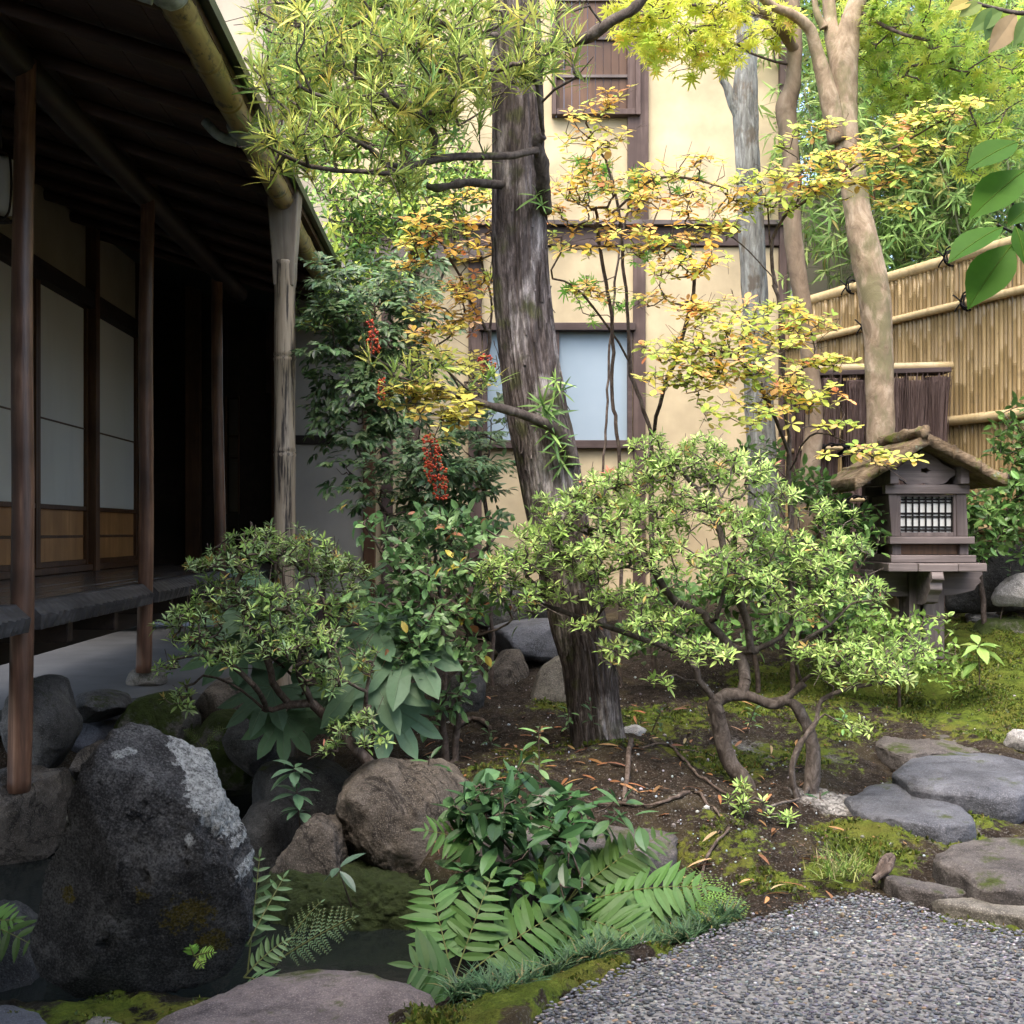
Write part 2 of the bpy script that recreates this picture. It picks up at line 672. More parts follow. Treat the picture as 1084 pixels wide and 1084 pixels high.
def whorls(mb, tips, axes, spec, r=None):
    """spec: t template, k leaves, len, wid, elev (lo,hi deg from axis), pal, back (spread of leaves back along the twig)"""
    N = len(tips)
    if N == 0:
        return
    k = spec["k"]
    ax = unit(axes + np.array(spec.get("lean", (0, 0, 0))) + rng.normal(0, spec.get("wob", .2), (N, 3)))
    ref = unit(rng.normal(0, 1, (N, 3)))
    u = unit(np.cross(ax, ref))
    v = np.cross(ax, u)
    a0 = rng.uniform(0, 6.28, N)
    ii = np.arange(k)
    keep = rng.random((N, k)) < spec.get("fill", .92)
    az = a0[:, None] + ii[None] * (2.4 if spec.get("spiral", True) else 6.283 / k) + rng.normal(0, .15, (N, k))
    lo, hi = spec["elev"]
    f = (ii + .5) / k
    el = np.radians(lo + (hi - lo) * f)[None] + rng.normal(0, .12, (N, k))
    rad = np.cos(az)[..., None] * u[:, None] + np.sin(az)[..., None] * v[:, None]
    d = np.cos(el)[..., None] * ax[:, None] + np.sin(el)[..., None] * rad
    nr = np.sin(el)[..., None] * ax[:, None] - np.cos(el)[..., None] * rad
    nr = nr + spec.get("upn", .3) * np.array([0, 0, 1.0])
    d = d + np.array([0, 0, -spec.get("sag", 0.0)])
    back = spec.get("back", 0.0)
    pos = tips[:, None] - ax[:, None] * (back * f)[None, :, None] + d * .004
    L = spec["len"] * rng.uniform(.65, 1.15, (N, k)) * (1 - spec.get("shrink", .35) * (1 - f))[None]
    W = L * spec["wid"] * rng.uniform(.85, 1.15, (N, k))
    m = keep.ravel()
    tcol = pick(spec["pal"], N, .12)
    cols = np.repeat(tcol, k, 0)
    mixm = rng.random(N * k) < spec.get("own", .35)
    cols[mixm] = pick(spec["pal"], int(mixm.sum()), .15)
    cols = cols * (1 + rng.normal(0, .1, (N * k, 1)))
    leaves(mb, spec["t"], pos.reshape(-1, 3)[m], d.reshape(-1, 3)[m], nr.reshape(-1, 3)[m], L.ravel()[m], W.ravel()[m], np.clip(cols[m], .003, .95))


def pad_points(pads):
    """pads: (cx, cy, rx, ry, depth, depth radius, count[, tilt]) in photo pixels -> points in space"""
    out = []
    for p in pads:
        cx, cy, rx, ry, d, dr, n = p[:7]
        tilt = p[7] if len(p) > 7 else 0.0
        s = d / F
        q = unit(rng.normal(0, 1, (n, 3))) * (rng.random((n, 1)) ** .38)
        q[:, 2] = np.where(rng.random(n) < .3, np.abs(q[:, 2]), q[:, 2])
        c = P(cx, cy, d)
        x = q[:, 0] * rx * s
        out.append(np.stack([c[0] + x, c[1] + q[:, 1] * dr, c[2] + q[:, 2] * ry * s + x * tilt], -1))
    return np.vstack(out)


def grow(stems, targets, seg=.07, up=.15, jit=.012, far=.0, ground=False):
    """stems: hand laid polylines; every target is joined to the nearest wood by a bowed twig"""
    pos, par = [], []
    for st in stems:
        st = np.asarray(st, float)
        if ground and (not pos or ((np.array(pos) - st[0]) ** 2).sum(1).min() > .0225):
            gz_ = ground_z(st[0][0], st[0][1])
            if st[0][2] > gz_ + .04:
                st = np.vstack([[st[0][0] + .01, st[0][1], gz_ - .03], st])
        n = max(3, int(np.linalg.norm(np.diff(st, axis=0), axis=1).sum() / seg) + 1)
        q = smooth_path(st, n)
        if pos:
            A = np.array(pos)
            dq = ((A - q[0]) ** 2).sum(1)
            prev = int(np.argmin(dq)) if dq.min() < .0225 else -1
        else:
            prev = -1
        for k, x in enumerate(q):
            pos.append(x + (rng.normal(0, jit * .3, 3) if 0 < k < n - 1 else 0))
            par.append(prev)
            prev = len(pos) - 1
    nst = len(pos)
    root = np.array(pos[0])
    A = np.zeros((nst + len(targets) * 14 + 10, 3))
    A[:nst] = pos
    Dp = np.zeros(len(A))
    for i in range(nst):
        Dp[i] = 0 if par[i] < 0 else Dp[par[i]] + np.linalg.norm(A[i] - A[par[i]])
    cnt = nst
    dist0 = np.sqrt(((targets[:, None] - A[None, :nst:3]) ** 2).sum(-1)).min(1)
    tips, tdir = [], []
    for ti in np.argsort(dist0):
        x = targets[ti]
        dv = x - A[:cnt]
        dd = np.sqrt((dv ** 2).sum(1))
        cost = dd + far * Dp[:cnt] + np.where(dv[:, 2] < 0, -dv[:, 2] * .8, 0)
        j = int(np.argmin(cost))
        L = dd[j]
        n = int(min(10, max(2, round(L / seg))))
        pd = unit(A[j] - A[par[j]]) if par[j] >= 0 else np.array([0, 0, 1.0])
        c = A[j] + pd * L * .35 + np.array([0, 0, -up * L])
        prev = j
        for k in range(1, n + 1):
            u = k / n
            q = (1 - u) ** 2 * A[j] + 2 * u * (1 - u) * c + u * u * x
            if k < n:
                q = q + rng.normal(0, jit, 3)
            A[cnt] = q
            par.append(prev)
            Dp[cnt] = Dp[prev] + np.linalg.norm(q - A[prev])
            prev = cnt
            cnt += 1
        tips.append(prev)
        tdir.append(A[prev] - A[par[prev]])
    A = A[:cnt]
    par = np.array(par)
    wgt = np.zeros(cnt)
    wgt[tips] = 1
    for i in range(cnt - 1, 0, -1):
        if par[i] >= 0:
            wgt[par[i]] += wgt[i]
    return A, par, np.maximum(wgt, 1), A[tips], unit(np.array(tdir)), nst


def wood_mesh(mb, A, par, wgt, r_tip, r_base, power=.5):
    r = r_tip + (r_base - r_tip) * ((wgt - 1) / max(wgt.max() - 1, 1)) ** power
    idx = np.where(par >= 0)[0]
    for lo, hi, n in ((0, .004, 4), (.004, .012, 6), (.012, 9, 10)):
        s = idx[(r[idx] >= lo) & (r[idx] < hi)]
        if len(s) == 0:
            continue
        a, b = A[par[s]], A[s]
        # the ring at the joint follows the parent's own direction so that pieces join without a gap
        ds = unit(b - a)
        gp = par[par[s]]
        dp = np.where((gp >= 0)[:, None], unit(A[par[s]] - A[np.maximum(gp, 0)]), ds)
        side = (ds * dp).sum(1, keepdims=True) > .5
        dj = np.where(side, unit(ds + dp), ds)
        ra = np.minimum(r[par[s]], r[s] * 1.25)
        rings = []
        ref = np.where((np.abs(ds[:, 1:2]) < .8), np.array([[0, 1.0, 0]]), np.array([[1.0, 0, 0]]))
        for c, dirv, rr in ((a, dj, ra), (b, ds, r[s])):
            u = unit(ref - dirv * (ref * dirv).sum(1, keepdims=True))
            v = np.cross(dirv, u)
            an = np.arange(n) * 2 * math.pi / n
            rings.append(c[:, None] + rr[:, None, None] * (np.cos(an)[None, :, None] * u[:, None] + np.sin(an)[None, :, None] * v[:, None]))
        V = np.concatenate(rings, 1).reshape(-1, 3)
        j = np.arange(n)
        q = np.stack([j, (j + 1) % n, n + (j + 1) % n, n + j], -1)
        f = (q[None] + (np.arange(len(s)) * 2 * n)[:, None, None]).reshape(-1, 4)
        mb.add(V, f)


def shrub(name, label, cat, stems, pads, spec, leaf_m, twig_m, r_base=.02, r_tip=.0016, seg=.06, upw=.5, group=None, up=.12, jit=.01, extra=None, power=.5, stem_name="stem", bare=0, far=0.0, thick=()):
    """stems in world coordinates; returns the Empty"""
    root = thing(name, label, cat, stems[0][0], group)
    tg = pad_points(pads)
    A, par, wgt, tips, td, nst = grow(stems, tg, seg, up, jit, far, True)
    mb = MB()
    wood_mesh(mb, A, par, wgt, r_tip, r_base, power)
    if bare:                                       # leafless twiglets
        k = rng.integers(nst, len(A), bare)
        e = A[k] + unit(rng.normal(0, 1, (bare, 3)) + np.array([0, 0, .5])) * rng.uniform(.03, .10, (bare, 1))
        A2 = np.vstack([A[k], e])
        p2 = np.concatenate([np.full(bare, -1), np.arange(bare)])
        wood_mesh(mb, A2, p2, np.ones(2 * bare), r_tip * .8, r_tip * .8)
    for pth, r0, r1 in thick:
        q = smooth_path(pth, 60)
        mb.tube(q, np.linspace(r0, r1, 60), 14, True, r0 * .16, (28, 28, 18), 7)
    mb.build(stem_name, twig_m, root, True)
    lb = MB()
    sp = spec if isinstance(spec, list) else [spec]
    pick_s = rng.integers(0, len(sp), len(tips))
    for i, s in enumerate(sp):
        m = pick_s == i
        axis = td[m] * (1 - upw) + np.array([0, 0, 1.0]) * upw
        whorls(lb, tips[m], axis, s)
    lb.build("foliage", leaf_m, root, False)
    return root


def px_path(pts):
    """[(px, py, depth), ...] -> points in space"""
    return np.array([P(*p) for p in pts])


def trunk_mesh(path_px, widths, n_along, n_round, rough, rscale, seed, flare=.0, rfun=None):
    p = px_path(path_px)
    r = np.array([wd * q[2] / F / 2 for wd, q in zip(widths, path_px)])
    q = smooth_path(np.hstack([p, r[:, None]]), n_along)
    mb = MB()
    mb.tube(q[:, :3], q[:, 3], n_round, True, rough, rscale, seed, rfun)
    return mb, q


# ---------------------------------------------------------------- rocks
def ico(sub):
    bm = bmesh.new()
    bmesh.ops.create_icosphere(bm, subdivisions=sub, radius=1)
    V = np.array([v.co[:] for v in bm.verts])
    T = np.array([[v.index for v in f.verts] for f in bm.faces])
    bm.free()
    return V, T


ICO = {k: ico(k) for k in (1, 2, 5, 6)}


def radial(poly, th):
    """distance from the centroid to the outline at the angles th, outline given in 2-D"""
    c = poly.mean(0)
    a = np.arctan2(poly[:, 1] - c[1], poly[:, 0] - c[0])
    out = np.full(len(th), 0.0)
    d = np.stack([np.cos(th), np.sin(th)], -1)
    n = len(poly)
    for i in range(n):
        p, q = poly[i] - c, poly[(i + 1) % n] - c
        e = q - p
        den = d[:, 0] * e[1] - d[:, 1] * e[0]
        with np.errstate(divide='ignore', invalid='ignore'):
            tt = (p[0] * e[1] - p[1] * e[0]) / den
            uu = (p[0] * d[:, 1] - p[1] * d[:, 0]) / den
        ok = (tt > 0) & (uu >= -1e-6) & (uu <= 1 + 1e-6)
        out = np.where(ok & (tt > out), tt, out)
    return c, out


def smooth_poly(poly, n=72, k=3):
    poly = np.asarray(poly, float)
    q = np.vstack([poly, poly[:1]])
    L = np.concatenate([[0], np.cumsum(np.linalg.norm(np.diff(q, axis=0), axis=1))])
    s = np.linspace(0, L[-1], n, endpoint=False)
    o = np.stack([np.interp(s, L, q[:, 0]), np.interp(s, L, q[:, 1])], -1)
    for _ in range(k):
        o = .25 * np.roll(o, 1, 0) + .5 * o + .25 * np.roll(o, -1, 0)
    return o


def rock(label, outline, d, thick, mat, amp=.035, fr=5, seed=1, name="garden_rock", sub=5, yback=0.0, group=None, tintfun=None, sq=.72, cuts=7):
    w2 = np.array([P(x, y, d)[[0, 2]] for x, y in outline])
    w2 = smooth_poly(w2)
    V, T = ICO[sub]
    th = np.arctan2(V[:, 2], V[:, 0])
    c, R = radial(w2, th)
    rr = np.hypot(V[:, 0], V[:, 2]) ** sq
    X = c[0] + R * rr * np.cos(th)
    Z = c[1] + R * rr * np.sin(th)
    Y = d + yback + .5 * thick + thick * np.sign(V[:, 1]) * np.abs(V[:, 1]) ** .8
    p = np.stack([X, Y, Z], -1)
    nrm = unit(np.stack([V[:, 0] * rr, V[:, 1], V[:, 2] * rr], -1))
    q = p * fr + seed * 7.3
    n1 = fbm(q, seed, 5, 2.0, .55)
    rid = 1 - np.abs(fbm(q * .6 + 31, seed + 5, 3))
    fac = np.where(np.abs(V[:, 1:2]) > .35, 1.0, .55)
    n3 = fbm(q * 3.1 + 11, seed + 8, 4, 2.1, .6)
    p = p + nrm * fac * (amp * n1 + amp * .8 * (rid - .6) + amp * .28 * n3)[:, None]
    if sub >= 6:
        p = p + nrm * (fbm(q * 8, seed + 3, 4, 2.1, .65) * amp * .26)[:, None]
    rc = np.random.default_rng(seed + 900)
    ctr = np.array([c[0], d + yback + .5 * thick, c[1]])
    sc3 = np.array([R.mean(), thick, R.mean()])
    u = (p - ctr) / sc3
    for _ in range(cuts):
        nv = unit(rc.normal(0, 1, 3) * [.8, 1, .8])
        nv[1] = -abs(nv[1])
        nv = unit(nv + [0, -.25, 0])
        h = np.quantile(u @ nv, rc.uniform(.86, .96))
        ex = np.maximum(u @ nv - h, 0)
        u = u - ex[:, None] * nv * .85
    p = u * sc3 + ctr
    mb = MB()
    mb.add(p, T, None if tintfun is None else tintfun(p))
    o = mb.build(name, M[mat], None, True)
    return tag(o, label, "rock", group)


def slab(label, outline, z, thick, mat, edge=.035, amp=.012, seed=1, name="stepping_stone", sub=5, cat="stone", group=None, tilt=0.0):
    w2 = np.array([G(x, y, z)[:2] for x, y in outline])
    w2 = smooth_poly(w2)
    V, T = ICO[sub]
    th = np.arctan2(V[:, 1], V[:, 0])
    c, R = radial(w2, th)
    rr = np.hypot(V[:, 0], V[:, 1]) ** .45
    X = c[0] + R * rr * np.cos(th)
    Y = c[1] + R * rr * np.sin(th)
    Z = np.where(V[:, 2] > 0, z - edge + edge * np.abs(V[:, 2]) ** .5, z - edge - thick * np.abs(V[:, 2]) ** .5)
    p = np.stack([X, Y, Z], -1)
    n1 = fbm(p * 5 + seed * 3.1, seed, 5)
    n2 = fbm(p * 22 + seed, seed + 4, 4, 2.1, .6)
    rg = 1 - np.abs(fbm(p * 4 + seed * 2.0, seed + 6, 3))
    p[:, 2] += amp * n1 + amp * .35 * n2 + amp * .9 * (rg - .7) + tilt * (X - c[0])
    p[:, :2] += (unit(p[:, :2] - c) * (fbm(p * 9 + 5, seed + 2, 5, 2.1, .6) * amp * 1.5)[:, None])
    mb = MB()
    mb.add(p, T)
    o = mb.build(name, M[mat], None, True)
    return tag(o, label, cat, group)

# ================================================================ THE SETTING: ground, path, water
ctrl = [(-.13, 2.5, -.02), (.22, 2.74, -.01), (.55, 3.0, -.01), (.75, 3.3, .0), (1.2, 3.1, 0), (1.6, 2.9, 0), (0, 2.0, 0), (1, 2.2, 0), (2, 2.2, 0), (3, 3, .0), (0, 1, 0), (2, 1, 0), (-.6, 2.45, -.06), (-.92, 2.68, -.10), (-.6, 2.66, -.09), (-1.15, 2.66, -.12), (-.7, 2.35, -.06), (-1.0, 2.3, -.08), (-1.2, 2.5, -.10), (-1.8, 2.6, -.12), (-1, 1.5, -.05), (-2.5, 1.5, -.05), (-3, 2.6, -.15),
        (-3.0, 3.9, -.42), (-2.2, 3.9, -.42), (-1.5, 3.7, -.42), (-1.0, 3.55, -.42), (-.55, 3.3, -.42), (-.15, 3.08, -.40), (.15, 3.12, -.34), (.40, 3.25, -.2), (-1.2, 4.4, -.40), (-1.35, 5.0, -.36), (-1.0, 5.2, -.3), (-1.1, 2.9, -.3), (-1.6, 3.0, -.35), (-.75, 2.9, -.25),
        (-.45, 4.0, .05), (-.2, 3.65, .02), (.1, 3.62, .07), (.45, 3.6, .08), (.06, 3.9, .13), (.52, 3.58, .08), (.7, 3.3, .02), (-.5, 4.5, .08), (-.7, 4.6, .0),
        (.32, 4.4, .2), (0, 4.85, .2), (-.4, 5.1, .18), (.7, 4.4, .17), (.75, 4.1, .12), (1.1, 4.05, .12), (1.3, 3.7, .06), (1.7, 4.2, .10), (2.1, 4.2, .1), (1.75, 3.5, .03), (2.2, 3.5, .03),
        (1.84, 5.4, .21), (1.2, 5.2, .24), (2.07, 5.6, .36), (2.6, 5.4, .3), (2.75, 6.3, .58), (1.9, 6.5, .52), (1.0, 6.2, .38), (.3, 6.0, .28), (-.3, 6.3, .26), (-.3, 7.2, .3), (.5, 7.5, .42), (1.5, 7.5, .52), (0, 8.5, .44), (2, 8.5, .55), (4, 7, .6), (4, 5, .35), (5, 3, .05), (-1.0, 6.0, .24), (-1.6, 5.6, .24), (-2.6, 5.6, .24), (-1.5, 7.5, .25), (-2.8, 8, .25), (-2.8, 4.9, .1), (-1.9, 5.15, .1), (6, 9, .6), (-5, 5, .2), (-5, 9, .25), (0, 11, .45), (4, 12, .55), (-4, 12, .3)]
ctrl = np.array(ctrl)


def tps_fit(xy, z):
    r = np.linalg.norm(xy[:, None] - xy[None], axis=2)
    n = len(xy)
    A = np.zeros((n + 1, n + 1))
    A[:n, :n] = -r
    A[:n, :n] += np.eye(n) * .004
    A[:n, n] = 1
    A[n, :n] = 1
    return np.linalg.solve(A, np.append(z, 0))


_w = tps_fit(ctrl[:, :2], ctrl[:, 2])


def terrain(x, y):
    x, y = np.ravel(x), np.ravel(y)
    out = np.zeros(len(x))
    for s in range(0, len(x), 20000):
        xx, yy = x[s:s + 20000], y[s:s + 20000]
        r = np.hypot(xx[:, None] - ctrl[None, :, 0], yy[:, None] - ctrl[None, :, 1])
        out[s:s + 20000] = -r @ _w[:-1] + _w[-1]
    far = np.clip((np.hypot(x, y - 5) - 8) / 6, 0, 1)
    out = out * (1 - far) + .3 * far
    return out


def ground_z(x, y):
    return float(terrain(np.array([x]), np.array([y]))[0])


# edge of the pebble path, from the photo
edge_px = [(540, 1112), (562, 1084), (582, 1058), (622, 1036), (662, 1019), (690, 1006), (722, 999), (749, 985), (790, 972), (832, 962), (865, 952), (922, 945), (950, 952), (989, 967), (1083, 986), (1160, 1003)]
edge_xy = np.array([G(x, y, 0.0)[:2] for x, y in edge_px])
edge_xy = np.vstack([[-.06, 1.2], edge_xy, [3.4, 2.7]])


def path_side(x, y):
    """> 0 on the path side (towards the camera)"""
    return np.interp(x, edge_xy[:, 0], edge_xy[:, 1], left=-5, right=2.5) - y


xs = np.concatenate([-np.geomspace(60, 3.3, 22), np.arange(-3.2, 3.6, .017), np.geomspace(3.7, 60, 22)])
ys = np.concatenate([-np.geomspace(40, .5, 12), np.arange(0, 1.9, .1), np.arange(1.9, 7.6, .017), np.geomspace(7.7, 90, 26)])
gx, gy = np.meshgrid(xs, ys)
gz = terrain(gx, gy)
p3 = np.stack([gx.ravel(), gy.ravel(), np.zeros(gx.size)], -1)
side = path_side(gx.ravel(), gy.ravel())
onpath = np.clip(side / .05 + .3, 0, 1) * (gy.ravel() > -.5)
core = (np.abs(gx.ravel()) < 3.6) & (gy.ravel() > 1.5) & (gy.ravel() < 8)
nz = np.zeros(gx.size)
nz[core] = .035 * fbm(p3[core] * 2.2, 3, 3) + .014 * fbm(p3[core] * 9, 4, 4) + .006 * fbm(p3[core] * 38, 8, 3)
gz = gz + nz * (1 - onpath) - .05 * onpath
su_, cu_ = math.sin(math.atan2(48, F)), math.cos(math.atan2(48, F))
Lh = -gx.ravel() * cu_ - gy.ravel() * su_
sh = gy.ravel() * cu_ - gx.ravel() * su_
under = np.clip((sh - np.interp(Lh, [.5, .75, 1.0, 1.25, 1.45, 1.72, 1.95, 2.2], [8.4, 6.6, 5.9, 5.55, 5.5, 5.3, 5.15, 4.95])) / .15, 0, 1) * np.clip((Lh - .5) / .1, 0, 1)
gz = gz * (1 - under) + np.minimum(gz, .15) * under


def blob(px, py, z, r):
    c = G(px, py, z)
    return np.exp(-((gx.ravel() - c[0]) ** 2 + (gy.ravel() - c[1]) ** 2) / (r * r))


moss = np.zeros(gx.size)
for px, py, z, r, k in [(860, 735, .22, .45, 1.0), (950, 735, .22, .5, 1.1), (1040, 740, .22, .6, 1.1), (800, 750, .2, .35, .7), (1060, 775, .18, .22, .9), (1070, 665, .5, .5, .9), (1040, 690, .35, .4, .6), (900, 880, .06, .16, 1.0), (880, 915, .03, .12, .7), (960, 872, .06, .15, 1.0), (860, 965, .0, .07, 1.0), (690, 760, .2, .3, .75), (740, 800, .15, .25, .6), (610, 750, .22, .25, .7),
                        (930, 905, .03, .15, .9), (980, 962, .01, .12, .8), (530, 1066, .0, .09, 1.2), (565, 1050, .0, .07, 1.2), (600, 1032, .0, .07, 1.2), (640, 1018, .0, .06, 1.2), (700, 997, 0, .05, 1.2), (470, 1086, 0, .12, 1.2), (100, 1068, -.08, .16, .8), (40, 1075, -.08, .12, .6), (480, 1070, .0, .12, 1), (750, 975, 0, .08, .8), (1050, 985, .0, .16, .8), (260, 1060, -.07, .14, 1), (200, 1075, -.08, .1, .8), (880, 770, .17, .3, .7), (560, 800, .16, .25, .55), (640, 790, .17, .2, .7), (760, 800, .15, .25, .8), (850, 800, .13, .25, .75), (700, 905, .03, .2, .5), (820, 930, .01, .15, .7), (1000, 830, .09, .3, .6), (520, 830, .1, .2, .5), (780, 890, .05, .2, .55), (1000, 880, .05, .15, .8), (1040, 860, .08, .12, .7)]:
    moss = np.maximum(moss, k * blob(px, py, z, r))
pale = np.zeros(gx.size)
for px, py, z, r, k in [(1000, 880, .05, .14, .9), (960, 860, .07, .12, .6), (1030, 960, .02, .16, .7), (880, 845, .09, .15, .8), (800, 790, .16, .25, .55), (860, 800, .13, .2, .6), (600, 800, .16, .35, .35), (700, 850, .1, .3, .3)]:
    pale = np.maximum(pale, k * blob(px, py, z, r))
left = np.clip((-gx.ravel() - .55) / .15, 0, 1) * np.clip((2.75 - gy.ravel()) / .1, 0, 1)
ny, nx = gx.shape
i = np.arange(ny - 1)[:, None] * nx
j = np.arange(nx - 1)[None, :]
quad = np.stack([i + j, i + j + 1, i + nx + j + 1, i + nx + j], -1).reshape(-1, 4)

t = NT("garden_ground", .95, .1)
sep = t.n("ShaderNodeSeparateColor")
t.l(t.attr(), sep.inputs[0])
n1 = t.noise(3, 8, rough=.7)
n2 = t.noise(22, 8, rough=.7)
n3 = t.noise(140, 4)
soil = t.ramp(n2, [(.3, (.008, .006, .004)), (.5, (.023, .017, .012)), (.72, (.056, .043, .033))])
soil = t.mix(t.fac(t.noise(6, 6), .5, .72), soil, (.05, .04, .022))
grit = t.ramp(t.voro(120, out=1), [(.2, (.12, .115, .105)), (.8, (.40, .385, .36))])
soil = t.mix(t.math('MULTIPLY', t.fac(n3, .56, .63), .22), soil, grit)
soil = t.mix(t.math('MULTIPLY', t.fac(t.math('ADD', sep.outputs[1], n2), .85, 1.15), .85), soil, grit)
low_soil = t.mix(t.fac(n2, .4, .7), (.006, .006, .005), (.02, .024, .009))  # near-black soil colour, mixed in where the ground lies low
soil = t.mix(sep.outputs[2], soil, low_soil)
mossc = t.ramp(n2, [(.28, (.020, .027, .005)), (.5, (.060, .086, .012)), (.72, (.125, .16, .024))])
mossc = t.mix(t.fac(n1, .48, .70), mossc, (.10, .095, .02))
mossc = t.mix(t.math('MULTIPLY', t.fac(n3, .5, .7), .5), mossc, (.03, .03, .006))
mf = t.math('ADD', sep.outputs[0], t.math('MULTIPLY', t.math('SUBTRACT', n2, .5), 1.9))
mf = t.math('ADD', mf, t.math('MULTIPLY', t.math('SUBTRACT', n1, .5), 1.1))
t.base(t.mix(t.fac(mf, .42, .58), soil, mossc))
t.bump(n2, .7, .03)
t.bump(n3, .8, .008)
mb = MB()
mb.add(np.stack([gx.ravel(), gy.ravel(), gz], -1), quad, np.stack([moss, pale, np.clip((-.05 - gz) / .06, 0, 1)], -1))
tag(mb.build("ground", t.m, None, True), kind="structure")

# moss cushions: countless tiny shoots where the moss grows
mi = np.where(core & (moss > .35) & (path_side(gx.ravel(), gy.ravel()) < .01))[0]
mi = mi[rng.random(len(mi)) < np.clip((moss[mi] - .3) * 1.5, 0, 1)]
N = 60000
mi = rng.choice(mi, N)
mp = np.stack([gx.ravel()[mi], gy.ravel()[mi], gz[mi]], -1) + np.hstack([rng.uniform(-.009, .009, (N, 2)), np.full((N, 1), -.002)])
cl = fbm(mp * [7, 7, 0], 61, 4)
kp = cl > -.25
mp, cl = mp[kp], cl[kp]
N = len(mp)
d_ = unit(rng.normal(0, .55, (N, 3)) + [0, 0, .8])
mcol = pick([(4, (.07, .10, .014)), (3, (.12, .155, .022)), (3, (.038, .056, .009)), (1.5, (.14, .12, .03))], N, .25)
MOSS = (mp, d_, mcol, rng.uniform(.006, .016, N) * (1 + .5 * cl))

# pebble path: mortar bed and its set pebbles
t = NT("mortar", .9, .15)
a = t.noise(60, 6)
t.base(t.ramp(a, [(.3, (.085, .082, .078)), (.6, (.20, .195, .185)), (.8, (.31, .30, .28))]))
t.bump(a, .6, .006)
px_ = np.linspace(-.06, 3.4, 160)
top = np.interp(px_, edge_xy[:, 0], edge_xy[:, 1]) + .012 * fbm(np.stack([px_ * 9, px_ * 0, px_ * 0], -1), 4)
mb = MB()
rows = []
for f in np.linspace(0, 1, 12):
    rows.append(np.stack([px_, .2 + (top - .2) * f, np.full(160, .002 if f < 1 else -.02)], -1))
V = np.vstack(rows)
i = np.arange(11)[:, None] * 160
j = np.arange(159)[None]
mb.add(V, np.stack([i + j, i + j + 1, i + 161 + j, i + 160 + j], -1).reshape(-1, 4))
tag(mb.build("path", t.m), kind="structure")

t = NT("path_pebble", .55, .35)
c = t.attr()
t.base(c)
t.bump(t.noise(80, 3), .2, .003)
dome = ICO[1][0], ICO[1][1]
cell = .0128
xg, yg = np.meshgrid(np.arange(-.1, 2.5, cell), np.arange(1.55, 3.25, cell * .78))
xg = xg + (np.arange(xg.shape[0])[:, None] % 2) * cell * .5
q = np.stack([xg.ravel(), yg.ravel()], -1) + rng.uniform(-.36, .36, (xg.size, 2)) * cell
s_ = path_side(q[:, 0], q[:, 1])
wob = .03 * fbm(np.stack([q[:, 0] * 9, q[:, 1] * 9, q[:, 0] * 0], -1), 9, 3)
vis = (np.abs(q[:, 0]) < q[:, 1] * .48 + .75)
q = q[(s_ + wob > .008) & vis & (rng.random(len(q)) < .95)]
N = len(q)
print("pebbles", N)
V0, T0 = dome
an = rng.normal(.15, .5, N)
ax = cell * rng.uniform(.36, .70, N)
ay = cell * rng.uniform(.24, .42, N)
az = cell * rng.uniform(.16, .30, N)
X = V0[None, :, 0] * ax[:, None]
Y = V0[None, :, 1] * ay[:, None]
X = X * (1 + .15 * V0[None, :, 1] * rng.normal(0, 1, (N, 1)))
ca, sa = np.cos(an)[:, None], np.sin(an)[:, None]
V = np.stack([q[:, :1] + X * ca - Y * sa, q[:, 1:] + X * sa + Y * ca, V0[None, :, 2] * az[:, None] + .002 + rng.normal(.0005, .0012, (N, 1))], -1)
pal = [(5, (.070, .073, .084)), (5, (.112, .114, .124)), (3, (.045, .046, .053)), (3, (.17, .17, .172)), (.8, (.27, .26, .245)), (.3, (.25, .18, .11)), (.12, (.40, .39, .37))]
mb = MB()
mb.add(V.reshape(-1, 3), (T0[None] + (np.arange(N) * len(V0))[:, None, None]).reshape(-1, 3), np.repeat(pick(pal, N, .15), len(V0), 0))
tag(mb.build("path_pebbles", t.m, None, True), "grey and blue river pebbles set flat in the mortar path", "pebbles", kind="stuff")

# stream
t = NT("stream_water", .06, .5)
t.base((.010, .013, .012))
t.bump(t.noise(9, 4, (1, 1, 1)), .25, .01)
t.bump(t.noise(40, 3), .12, .004)
mb = MB()
mb.add([(-4, 2.6, -.22), (.62, 2.6, -.22), (.62, 5.6, -.22), (-4, 5.6, -.22)], [[0, 1, 2, 3]])
tag(mb.build("water", t.m), kind="structure")


# ================================================================ THE TEA HOUSE (left): its own axes, L to the left, s along the eaves
RH = math.atan2(48, F)
cu, su = math.cos(RH), math.sin(RH)


def H(L, s, z):
    return np.array([-L * cu - s * su, s * cu - L * su, z])


def hbox(mb, L0, L1, s0, s1, z0, z1):
    a, b = (max(L0, L1), min(L0, L1))
    return mb.hexa([H(a, s0, z0), H(b, s0, z0), H(b, s1, z0), H(a, s1, z0), H(a, s0, z1), H(b, s0, z1), H(b, s1, z1), H(a, s1, z1)])


house = thing("tea_house", "dark timber tea house with veranda, paper screens and a bamboo gutter", "house", H(2.0, 5.5, .2))


def hb(name, mat, parent, *boxes, bevel=.004):
    mb = MB()
    for b in boxes:
        hbox(mb, *b)
    return mb.build(name, M[mat], parent, False, bevel)


def hbs(name, mat, parent, *boxes, bevel=.004):
    for b in boxes:
        o = hb(name, mat, parent, b, bevel=bevel)
    return o


def zr(L):
    return 2.80 + .30 * (L - 1.63)


